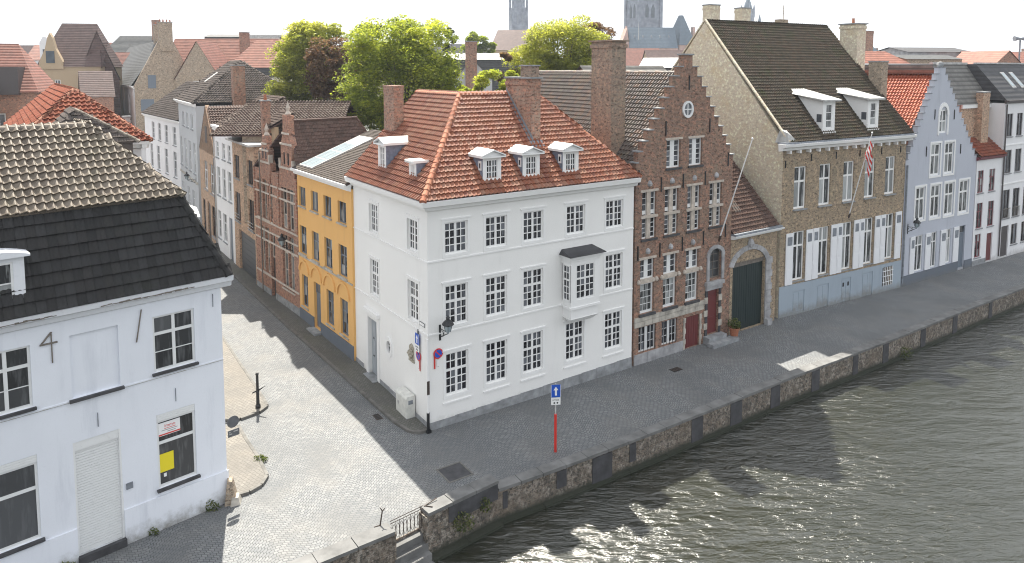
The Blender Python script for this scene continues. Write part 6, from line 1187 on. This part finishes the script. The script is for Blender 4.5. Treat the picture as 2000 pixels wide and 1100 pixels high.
for i in range(5): MB().hull([(3 + i * 4.6, 3.8, 33.6), (4.2 + i * 4.6, 3.8, 33.6), (4.2 + i * 4.6, 5.4, 34.2), (3 + i * 4.6, 5.4, 34.2)], [(3.5 + i * 4.6, 3.9, 35), (3.7 + i * 4.6, 3.9, 35), (3.7 + i * 4.6, 5.6, 35.2), (3.5 + i * 4.6, 5.6, 35.2)]).build('roof_vent', 'lead', nv)
MB().tube((5.4, 3, 30), (5.4, 3, 42), .35, .05, 6).build('spirelet', 'zinc', nv); MB().tube((.4, 8, 39), (.4, 8, 43), .25, .05, 6).build('spirelet', 'lead', nv)
py = thing('pyramid_roof', 'slate pyramid roof of the church apse with twin finials', 'church roof', (92.6, 396, 0), R(28))
MB().hull([(-5.2, -5.2, 0), (5.2, -5.2, 0), (5.2, 5.2, 0), (-5.2, 5.2, 0)], [(-5.2, -5.2, 30), (5.2, -5.2, 30), (5.2, 5.2, 30), (-5.2, 5.2, 30)]).build('wall', 'haze_brick', py); MB().hull([(-6, -6, 30), (6, -6, 30), (6, 6, 30), (-6, 6, 30)], [(-.9, -.9, 46.2), (.9, -.9, 46.2), (.9, .9, 46.2), (-.9, .9, 46.2)]).build('roof', 'roof_slate', py)
MB().tube((-.7, 0, 46), (-.7, 0, 49.5), .22, .04, 6).build('finial', 'lead', py); MB().tube((.7, 0, 46), (.7, 0, 49.5), .22, .04, 6).build('finial', 'lead', py); chimney(py, 7, 8.6, -2, -.4, 20, 40, 'haze_brick')
st = thing('church_tower', 'slender grey brick church tower with corner turrets above the trees', 'church tower', (4, 452, 0), R(12))
MB().hull([(-5.6, -5.6, 0), (5.6, -5.6, 0), (5.6, 5.6, 0), (-5.6, 5.6, 0)], [(-5.0, -5.0, 47), (5.0, -5.0, 47), (5.0, 5.0, 47), (-5.0, 5.0, 47)]).hull([(-4.9, -4.9, 47), (4.9, -4.9, 47), (4.9, 4.9, 47), (-4.9, 4.9, 47)], [(-4.3, -4.3, 55), (4.3, -4.3, 55), (4.3, 4.3, 55), (-4.3, 4.3, 55)]).build('shaft', 'haze_stone', st)
MB().lathe([(3.2, 55), (2.4, 70), (0, 95)], (0, 0, 0), 8).build('spire', 'haze_stone', st)
for sx_ in (-1, 1):
    for sy_ in (-1, 1): MB().lathe([(.75, 44), (.75, 62), (0, 68)], (sx_ * 4.4, sy_ * 4.4, 0), 6).build('corner_turret', 'haze_stone', st)
for f_ in (0, 90, -90):
    for xx in (-1.5, 1.5): MB().pry([(xx - .5, 44), (xx + .5, 44), (xx + .5, 50), (xx, 51.2), (xx - .5, 50)], -5.12, -4.6).build('belfry_louvre', 'lead', st, frame(0, 0, f_))
bf = thing('belfry', 'far bell tower crown with pinnacles above the brown brick house ridge', 'church tower', (197, 604, 0), R(20))
MB().box(-6.5, 6.5, -6.5, 6.5, 0, 50).build('shaft', 'haze_stone', bf); MB().lathe([(5.6, 50), (5.2, 66), (5.6, 66.5)], (0, 0, 0), 8).build('octagon', 'haze_stone', bf); MB().lathe([(4, 66), (2.4, 72), (0, 78)], (0, 0, 0), 8).build('spire', 'roof_slate', bf)
for k in range(8): a = R(22.5 + 45 * k); MB().lathe([(.6, 60), (.6, 67.5), (0, 71)], (5.4 * math.cos(a), 5.4 * math.sin(a), 0), 6).build('pinnacle', 'haze_stone', bf)
for sx_ in (-1, 1):
    for sy_ in (-1, 1): MB().lathe([(1.6, 46), (1.6, 56), (0, 63)], (sx_ * 6.8, sy_ * 6.8, 0), 6).build('corner_turret', 'roof_slate', bf)

# ------------------------------------------------------------------ trees
def tree(name, label, base, blobs, leaf, n, size, trunk=.35, limbs=7, group=None, spread=1.0, nclump=60, droop=.25):
    t = thing(name, label, 'tree', base, 0, group); bz = base[2]; tr = MB(); c0 = Vector(blobs[0][0]) - Vector(base); top = c0.z
    tr.tube((0, 0, -.5), (c0.x * .3, c0.y * .3, top * .55), trunk, trunk * .7, 9); f0 = Vector((c0.x * .3, c0.y * .3, top * .53))
    cents = []; V = []; tint = []
    vol = [b[1][0] * b[1][1] * b[1][2] for b in blobs]; tot = sum(vol)
    for b, v_ in zip(blobs, vol):
        nc = max(6, int(nclump * v_ / tot)); c = np.array(b[0]) - np.array(base); rad = np.array(b[1])
        for k in range(nc):
            d = rng.normal(size=3); d /= np.linalg.norm(d); r = rng.uniform(.35, 1.) ** .5; p = c + d * rad * r; cents.append((p, r, d[2], rad.min()))
    for k in range(limbs):
        p = cents[int(rng.integers(len(cents)))][0]; mid = f0 + (Vector(p) - f0) * .5 + Vector((0, 0, .6)); tr.tube(f0, mid, trunk * .42, trunk * .25, 6); tr.tube(mid, p, trunk * .25, .04, 5)
        for q in range(3): p2 = cents[int(rng.integers(len(cents)))][0]; p2 = Vector(mid) + (Vector(p2) - mid) * .6; tr.tube(mid, p2, trunk * .16, .03, 4)
    tr.build('trunk', 'bark', t, smooth=True)
    per = n // len(cents)
    for p, r, dz, rm in cents:
        cr = rm * rng.uniform(.22, .42) * spread; d = rng.normal(size=(per, 3)); d /= np.linalg.norm(d, axis=1)[:, None]; rr = rng.uniform(.25, 1, per) ** .6
        q = p + d * rr[:, None] * cr * np.array([1.15, 1.15, .75]); q[:, 2] -= (rr ** 2) * cr * droop
        a = rng.normal(size=(per, 3)); a[:, 2] *= .45; a /= np.linalg.norm(a, axis=1)[:, None]; b = np.cross(a, rng.normal(size=(per, 3)) + np.array([0, 0, 1.2])); b /= np.linalg.norm(b, axis=1)[:, None]
        s_ = size * rng.uniform(.6, 1.3, per)[:, None]; V.append(np.stack([q - a * s_, q - b * s_ * .45, q + a * s_, q + b * s_ * .45], 1))
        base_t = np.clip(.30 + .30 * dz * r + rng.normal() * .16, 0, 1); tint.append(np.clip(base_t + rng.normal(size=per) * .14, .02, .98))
    V = np.concatenate(V).reshape(-1, 3); F = np.arange(len(V)).reshape(-1, 4)
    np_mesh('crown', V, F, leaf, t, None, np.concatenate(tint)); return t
tree('broadleaf_tree', 'yellow-green tree left of the copper one above the red roofs', (-22.2, 76, 0), [((-22.0, 76, 17.5), (3.1, 3., 4.2)), ((-20.6, 76, 20.), (2.8, 2.6, 2.3)), ((-23.4, 75, 15.), (2.1, 2, 2.8))], 'leaf_y', 42000, .15, .3, nclump=190)
tree('copper_tree', 'dark copper-leaved tree between two green crowns', (-18.0, 72.5, 0), [((-18.3, 72.5, 17.0), (2.3, 2.2, 3.6)), ((-16.6, 72.5, 15.8), (2.4, 2, 2.6))], 'leaf_r', 24000, .13, .3, nclump=130)
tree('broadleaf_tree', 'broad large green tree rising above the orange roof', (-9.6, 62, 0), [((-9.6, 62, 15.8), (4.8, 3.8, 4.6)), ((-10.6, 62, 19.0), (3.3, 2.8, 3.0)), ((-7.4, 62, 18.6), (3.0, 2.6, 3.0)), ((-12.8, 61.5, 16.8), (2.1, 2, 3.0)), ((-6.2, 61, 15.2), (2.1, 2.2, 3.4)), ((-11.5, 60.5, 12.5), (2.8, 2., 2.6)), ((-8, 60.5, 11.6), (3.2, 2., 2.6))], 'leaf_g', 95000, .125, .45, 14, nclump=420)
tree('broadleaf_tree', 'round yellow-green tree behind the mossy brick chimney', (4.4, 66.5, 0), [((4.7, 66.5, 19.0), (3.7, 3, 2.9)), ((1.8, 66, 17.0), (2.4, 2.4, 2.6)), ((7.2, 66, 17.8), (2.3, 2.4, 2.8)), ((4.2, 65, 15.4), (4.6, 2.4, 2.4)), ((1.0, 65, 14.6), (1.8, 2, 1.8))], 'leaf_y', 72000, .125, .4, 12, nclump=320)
tree('broadleaf_tree', 'green bushy tree between the chimneys of the white house', (-1.8, 58, 0), [((-1.6, 58, 14.8), (1.9, 1.6, 2.4)), ((-3.2, 58, 12.8), (1.7, 1.5, 2.4)), ((.0, 58.5, 15.4), (1.3, 1.2, 2.0)), ((-1.4, 57.5, 12.6), (2.0, 1.4, 2.0)), ((-2.0, 57.6, 13.8), (1.1, 1, 1.3)), ((-.8, 57.6, 14.6), (.9, .9, 1.3)), ((-3.6, 58, 14.6), (1., 1., 1.2))], 'leaf_g', 34000, .12, .2, nclump=120)
tree('copper_tree', 'copper-leaved tree top behind the round yellow-green crown', (8.4, 74, 0), [((8.4, 74, 20.3), (2.2, 1.8, 1.6)), ((7.0, 74, 19.2), (1.8, 1.5, 1.8))], 'leaf_r', 9000, .13, .25, 9, nclump=110, spread=.8)
tree('copper_tree', 'thin copper-leaved tree beside the grey gable', (-.6, 64, 0), [((-.5, 64, 16.2), (.9, .9, 2.8))], 'leaf_r', 3600, .14, .15, nclump=22)
tree('conifer', 'narrow dark conifer tip on the skyline', (-9.5, 108, 0), [((-9.4, 108, 21.2), (.9, .9, 2.4))], 'leaf_d', 3000, .2, .2, 4, nclump=20)
tree('broadleaf_tree', 'small pale green tree far behind the white flat roof', (-7.6, 150, 0), [((-7.6, 150, 22.3), (3.0, 2.6, 2.3)), ((-5.2, 150, 21.6), (2, 2, 1.6))], 'leaf_g', 5000, .28, .3, nclump=34)
tree('conifer', 'dark tree tip showing between the two green crowns', (-18.4, 92, 0), [((-18.0, 92, 21.6), (1.6, 1.6, 1.6))], 'leaf_d', 3000, .2, .2, 4, nclump=20)

# ------------------------------------------------------------------ street lamps, signs, small things
def lantern(label, loc, rz, arm=.75, group='wall lanterns', drop=.0):
    l = thing('wall_lantern', label, 'street lamp', loc, rz, group)   # local -y points away from the wall, origin at the wall bracket
    b = MB(); b.tube((0, 0, 0), (0, -arm, .42), .022, n=6); b.tube((0, 0, .42), (0, -arm, .46), .02, n=6); b.tube((0, -arm * .5, .23), (0, -arm * .5, .44), .016, n=6)
    for k in range(12):
        a0, a1 = 5.6 * k / 12, 5.6 * (k + 1) / 12; r0, r1 = .2 - .012 * k, .2 - .012 * (k + 1); c = Vector((0, -.24, .2)); b.tube(c + Vector((0, r0 * math.cos(a0), r0 * math.sin(a0))), c + Vector((0, r1 * math.cos(a1), r1 * math.sin(a1))), .014, n=5)
    b.box(-.05, .05, -.03, .0, -.15, .6); b.build('bracket', 'black', l)
    z = .5; MB().lathe([(.05, z - .06), (.05, z), (.13, z + .02), (.22, z + .36), (.21, z + .36), (.12, z + .03)], (0, -arm, 0), 6).build('lamp_glass', 'white' if 0 else 'glass_sky', l)
    MB().lathe([(.27, z + .34), (.29, z + .37), (.20, z + .50), (.09, z + .57), (.08, z + .66), (.11, z + .68), (.04, z + .76), (0, z + .82)], (0, -arm, 0), 10).build('lamp_cap', 'black', l)
    for k in range(6): a = R(60 * k); MB().tube((.13 * math.cos(a), -arm + .13 * math.sin(a), z + .02), (.225 * math.cos(a), -arm + .225 * math.sin(a), z + .36), .012, n=4).build('lamp_rib', 'black', l)
    return l
def onw(h, x, y, z): return wmat(h) @ Vector((x, y, z))
rzf = lambda h: h.rotation_euler.z
lantern('black scrolled wall lantern on the white corner house', onw(wh, .62, 0, 4.42), rzf(wh), .8)
lantern('black wall lantern on the red brick pinnacled house', onw(rh, 7.3, 0, 4.75), rzf(rh), .75)
lantern('black wall lantern on the lavender house', onw(lv, .75, 0, 4.3), rzf(lv), .7)
lantern('black wall lantern on the tall grey house at the street bend', onw(g3, 11.4, 0, 5.0), rzf(g3), .9)
def disc(mb, c, r, y0, y1, n=24):
    P = [(c[0] + r * math.cos(2 * math.pi * k / n), c[1] + r * math.sin(2 * math.pi * k / n)) for k in range(n)]; return mb.pry(P, y0, y1)
def noparking(label, mtx, r=.24, bar=None):
    s_ = thing('no_parking_sign', label, 'sign', mtx.translation, mtx.to_euler().z, 'no parking signs on the white house')
    disc(MB(), (0, 0), r, -.03, -.012).build('disc', 'red', s_); disc(MB(), (0, 0), r * .76, -.036, -.0305).build('face', 'blue', s_)
    MB().hull([(-r * .60, -.040, r * .44), (-r * .44, -.040, r * .60), (r * .60, -.040, -r * .44), (r * .44, -.040, -r * .60)], [(-r * .60, -.0365, r * .44), (-r * .44, -.0365, r * .60), (r * .60, -.0365, -r * .44), (r * .44, -.0365, -r * .60)]).build('slash', 'red', s_)
    MB().box(r * .45 if bar > 0 else -r * .9, r * .45 + .07 if bar > 0 else -r * .9 + .07, -.03, -.012, -r - .45, -r * .4).build('arrow_strip', 'red', s_); MB().box(-.06, .05, -.028, -.01, -r - .36, -r - .04).build('plate', 'white', s_); MB().box(-.02, .02, -.012, -.0, -r - .4, r).build('backing_post', 'zinc', s_)
noparking('round red and blue no-parking sign on the side street wall', wmat(wh) @ SIDE @ Matrix.Translation((WHS - .95, -.02, 3.34)), .25, 1)
noparking('round red and blue no-parking sign on the canal front', wmat(wh) @ Matrix.Translation((.5, -.02, 3.66)), .25, -1)
def oneway(par, y, zc, w_=.42, h_=.52, extra=True):
    MB().box(-w_ / 2, w_ / 2, y - .02, y, zc - h_ / 2, zc + h_ / 2).build('panel', 'blue', par); MB().pry([(-.045, zc - .2), (.045, zc - .2), (.045, zc + .04), (.11, zc + .04), (0, zc + .2), (-.11, zc + .04), (-.045, zc + .04)], y - .025, y - .0205).build('arrow', 'white', par)
    m = MB()
    for a_ in ((-w_ / 2, -w_ / 2 + .015, zc - h_ / 2, zc + h_ / 2), (w_ / 2 - .015, w_ / 2, zc - h_ / 2, zc + h_ / 2)): MB().box(a_[0], a_[1], y - .0245, y - .0205, a_[2], a_[3]).build('border', 'white', par)
    z2 = zc - h_ / 2 - .02; MB().box(-w_ / 2 + .01, w_ / 2 - .01, y - .02, y, z2 - .33, z2).build('plate', 'white', par)
    if extra: text(par, 'UITGEZ.', .085, 'black', Matrix.Translation((0, y - .023, z2 - .11))); bm = MB(); disc(bm, (-.07, z2 - .24), .04, y - .024, y - .0205, 10); disc(bm, (.07, z2 - .24), .04, y - .024, y - .0205, 10); bm.build('bicycle_mark', 'black', par)
ow = thing('one_way_sign', 'blue one-way arrow sign with white plate on the white house side wall', 'sign', (wmat(wh) @ SIDE @ Vector((WHS - .95, -.05, 3.6))), rzf(wh) - R(90)); MB().tube((0, .0, -.2), (0, .0, 1.05), .03, n=8).build('post', 'black', ow); oneway(ow, -.04, .58)
np_ = thing('street_name_plate', 'small white street name plate with green rim above the string course', 'sign', (wmat(wh) @ SIDE @ Vector((WHS - .56, -.012, 5.0))), rzf(wh) - R(90)); MB().box(-.27, .27, -.012, 0, -.09, .09).build('rim', 'green_door', np_); MB().box(-.24, .24, -.016, -.0125, -.065, .065).build('plate', 'white', np_)
rl_ = thing('stone_relief', 'carved tan stone relief on the side wall behind the blue sign', 'relief', (wmat(wh) @ SIDE @ Vector((WHS - 1.72, -.0, 3.2))), rzf(wh) - R(90)); m = MB()
for k in range(26): a = random.uniform(0, 6.28); r = random.uniform(0, 1); m.lathe([(0, -.08), (.07, -.03), (.08, .03), (0, .09)], (.26 * r * math.cos(a), -.05 - random.uniform(0, .06), .42 * r * math.sin(a)), 6)
m.pry([(-.3, -.42), (.3, -.42), (.22, 0), (.24, .34), (0, .5), (-.24, .34), (-.22, 0)], -.05, 0); m.build('carving', 'bronze', rl_)
cb = thing('utility_cabinet', 'off-white utility cabinet with chamfered top against the white house wall', 'cabinet', (wmat(wh) @ SIDE @ Vector((WHS - 1.95, -.05, .13))), rzf(wh) - R(90))
MB().prx([(0, 0), (-.46, 0), (-.46, 1.0), (-.4, 1.1), (0, 1.1)], -.6, .6).build('body', 'box', cb); ubox('door', 'box', cb, -.56, -.02, -.475, -.461, .08, .98); ubox('door', 'box', cb, .02, .56, -.475, -.461, .08, .98); ubox('vent', 'lead', cb, .601, .606, -.36, -.12, .7, .9); ubox('base', 'stone', cb, -.62, .62, -.48, .0, -.04, .03)
disc(MB(), (-.3, .55), .1, -.48, -.476, 14).build('emblem', 'zinc', cb)
sp = thing('sign_post', 'blue one-way sign on a red banded post behind the quay parapet', 'sign', (1.93, 30.55, 0), R(8))
MB().tube((0, 0, 0), (0, 0, 1.75), .062, n=10).build('red_sleeve', 'red', sp); MB().tube((0, 0, 1.75), (0, 0, 3.15), .032, n=10).build('post', 'zinc', sp); oneway(sp, -.045, 2.83, .44, .56)
bp = thing('black_post', 'black iron post with small bracket on the kerb end opposite the yellow house', 'post', (-12.62, 34.25, .1), 0)
MB().lathe([(.13, 0), (.13, .25), (.085, .32), (.075, .9), (.09, .95), (.07, 1.02), (.065, 1.8), (.085, 1.85), (.06, 1.93), (0, 1.95)], (0, 0, 0), 10).build('shaft', 'black', bp); MB().hull([(-.28, -.03, .86), (.05, -.03, .98), (.05, .03, .98), (-.28, .03, .86)], [(-.25, -.03, .92), (.42, -.03, 1.26), (.42, .03, 1.26), (-.25, .03, .92)]).build('bracket', 'black', bp)
sa = thing('projecting_sign', 'dark backs of a round and a square traffic sign projecting from the chalky white house', 'sign', onw(ah, .02, .35, 0), rzf(ah)); MB().tube((0, 0, 3.0), (.22, 0, 3.0), .02, n=6).build('arm', 'black', sa)
disc(MB(), (.42, 2.98), .24, -.02, .0).build('round_panel', 'sign_back', sa); MB().box(.2, .66, -.02, 0, 2.38, 2.66).build('square_panel', 'sign_back', sa)
for a_ in ((.24, .36, 2.48, 2.52), (.42, .6, 2.56, 2.6), (.24, .3, 2.56, 2.6)): MB().box(a_[0], a_[1], -.025, -.0205, a_[2], a_[3]).build('rivet_plate', 'zinc', sa)
# flag poles
fp = thing('flag_pole', 'bare white flag pole slanting from the stepped gable house', 'flag pole', onw(sg, 7.25, 0, 6.4), rzf(sg)); MB().tube((0, 0, 0), (-.35, -2.5, 6.5), .045, .03, 8).build('pole', 'white', fp); MB().tube((0, .02, -.1), (0, -.12, .25), .08, .07, 8).build('socket', 'iron', fp); MB().lathe([(0, 0), (.06, .04), (.06, .1), (0, .15)], (-.35, -2.5, 6.48), 8).build('finial', 'white', fp)
fq = thing('flag_pole', 'white flag pole with red and white flag slanting from the brown brick house', 'flag pole', onw(br, 7.3, 0, 6.3), rzf(br)); MB().tube((0, 0, 0), (-.55, -1.9, 6.25), .04, .028, 8).build('pole', 'white', fq); MB().tube((0, .02, -.1), (0, -.12, .25), .075, .065, 8).build('socket', 'iron', fq); MB().lathe([(0, 0), (.06, .04), (.06, .1), (0, .15)], (-.55, -1.9, 6.23), 8).build('finial', 'white', fq)
fl = thing('flag', 'red and white striped flag hanging limp in folds from the slanted pole', 'flag', onw(br, 7.3, 0, 6.3), rzf(br))
n_ = 7; top = Vector((-.52, -1.80, 5.95)); 
def fpt(u, v): # u down the hoist, v across the hanging fly
    p = top + Vector((.10 * u, .34 * u, -1.15 * u)) ; f_ = v * 1.9; return p + Vector((.30 * v + .10 * math.sin(7 * v + 3 * u), .10 * math.sin(9 * v + 1.5 * u), -1.75 * v * (.75 + .25 * u)))
for k in range(n_):
    m = MB()
    for j in range(14):
        a_ = [fpt(k / n_, j / 14), fpt((k + 1) / n_, j / 14), fpt((k + 1) / n_, (j + 1) / 14), fpt(k / n_, (j + 1) / 14)]; off = Vector((.004, .008, 0)); m.hull([p for p in a_], [p + off for p in a_])
    m.build('stripe', 'red' if k % 2 == 0 else 'white', fl, smooth=False)
# planter
pt = thing('potted_plant', 'terracotta pot with a leafy plant beside the dark green gate', 'plant', (14.05, 44.0, 0), 0); MB().lathe([(.0, 0), (.2, 0), (.3, .62), (.34, .64), (.34, .72), (.28, .72), (.26, .6), (0, .58)], (0, 0, 0), 14).build('pot', 'terracotta', pt)
def leafball(par, c, rad, n, size, mat, name='foliage'):
    d = rng.normal(size=(n, 3)); d /= np.linalg.norm(d, axis=1)[:, None]; q = np.array(c) + d * (rng.uniform(.2, 1, n) ** .5)[:, None] * np.array(rad); a = rng.normal(size=(n, 3)); a /= np.linalg.norm(a, axis=1)[:, None]; b = np.cross(a, rng.normal(size=(n, 3))); b /= np.linalg.norm(b, axis=1)[:, None]; s_ = size * rng.uniform(.6, 1.3, n)[:, None]
    V = np.stack([q - a * s_, q - b * s_ * .45, q + a * s_, q + b * s_ * .45], 1).reshape(-1, 3); return np_mesh(name, V, np.arange(len(V)).reshape(-1, 4), mat, par, None, rng.random(n))
leafball(pt, (0, 0, .95), (.42, .42, .38), 420, .07, 'weed'); MB().tube((0, 0, .55), (0, 0, 1.0), .02, n=5).build('stem', 'bark', pt)
# weeds on the quay wall and at wall feet
for lab, c, rad, n in [('flowering weed clump growing low on the tall parapet block', (-1.9, 25.75, -.1), (.5, .25, .42), 420), ('smaller weed clump beside the recessed slab of the parapet block', (-1.05, 26.5, .1), (.28, .18, .3), 200), ('yellowing weed clump on the quay wall at the waterline far along', (24.6, 43.4, -.65), (.5, .35, .4), 260), ('dry grass tuft at the pavement kerb end', (-10.95, 29.75, .12), (.34, .26, .14), 240), ('mossy weeds at the foot of the chalky white wall near the corner', (-11.7, 26.3, .15), (.45, .12, .3), 260), ('mossy weeds at the wall foot left of the roller shutter', (-15.2, 22.9, .12), (.6, .14, .28), 320), ('tiny weed tuft by the roller shutter step', (-13.2, 24.85, .1), (.35, .1, .18), 160)]:
    w_ = thing('weed_clump', lab, 'weeds', c, 0); leafball(w_, (0, 0, 0), rad, n, .05, 'weed')
# boat hook leaning stand and railing at the landing
rg = thing('iron_railing', 'rusty wrought iron railing with curls above the landing steps', 'railing', (0, 0, 0), 0)
a, b = Vector(QW[3]), Vector(QW[4]); d = b - a; q = Vector((-d.y, d.x)).normalized() * .3; a = a + q; b = b + q; pt_ = lambda f_, z: (a.x + d.x * f_, a.y + d.y * f_, z)
for z in (.1, .82, .92): MB().tube(pt_(0, z), pt_(1, z), .014, n=5).build('rail', 'iron', rg)
for k in range(9): f_ = (k + .5) / 9; MB().tube(pt_(f_, .1), pt_(f_, .82), .011, n=4).build('baluster', 'iron', rg)
for k in range(8):
    m = MB(); f_ = (k + 1) / 9
    for j in range(10):
        t0, t1 = 2 * math.pi * j / 10, 2 * math.pi * (j + 1) / 10; P = lambda t: pt_(f_ + .05 * math.cos(t), .46 + .28 * math.sin(t)); m.tube(P(t0), P(t1), .009, n=4)
    m.build('scroll', 'iron', rg)
pk = thing('mooring_stake', 'thin rusty forked stake standing on the left parapet end', 'stake', (-4.72, 24.3, .72), 0); MB().tube((0, 0, 0), (.07, .1, .5), .03, .022, 7).build('stem', 'iron', pk); MB().tube((.07, .1, .48), (.0, .1, .6), .022, .016, 6).build('fork', 'iron', pk); MB().tube((.07, .1, .48), (.16, .12, .58), .022, .016, 6).build('fork', 'iron', pk); MB().tube((0, 0, .02), (-.2, -.1, .01), .02, .015, 5).build('foot', 'iron', pk)
hk = thing('iron_hook', 'iron mooring hook lying on the parapet block end', 'hook', (-3.15, 25.35, .79), 0); MB().tube((-.12, -.02, .0), (.3, .4, .06), .02, n=5).build('bar', 'iron', hk); MB().tube((-.1, 0, 0), (.2, -.08, .02), .018, n=5).build('bar', 'iron', hk)
sn = thing('siren_mast', 'siren horns on a mast among the far right roofs', 'siren', (75.5, 107, 18), 0); MB().tube((0, 0, 0), (0, 0, 3.6), .12, n=6).build('mast', 'lead', sn); MB().tube((0, 0, 3.5), (-.9, 0, 3.5), .12, .4, 8).build('horn', 'lead', sn); MB().tube((0, 0, 3.5), (.9, 0, 3.5), .12, .4, 8).build('horn', 'lead', sn)
# ------------------------------------------------------------------ air
hz = bpy.data.materials.new('summer_haze'); hz.use_nodes = True; ht = hz.node_tree; ht.nodes.clear(); ho = ht.nodes.new('ShaderNodeOutputMaterial'); hv = ht.nodes.new('ShaderNodeVolumePrincipled')
hv.inputs['Color'].default_value = (.80, .88, 1, 1); hv.inputs['Density'].default_value = .00028; hv.inputs['Anisotropy'].default_value = .2; ht.links.new(hv.outputs[0], ho.inputs['Volume'])
hb = MB().box(-900, 900, -200, 3400, -4, 110).build('haze', hz); tag(hb, kind='stuff')
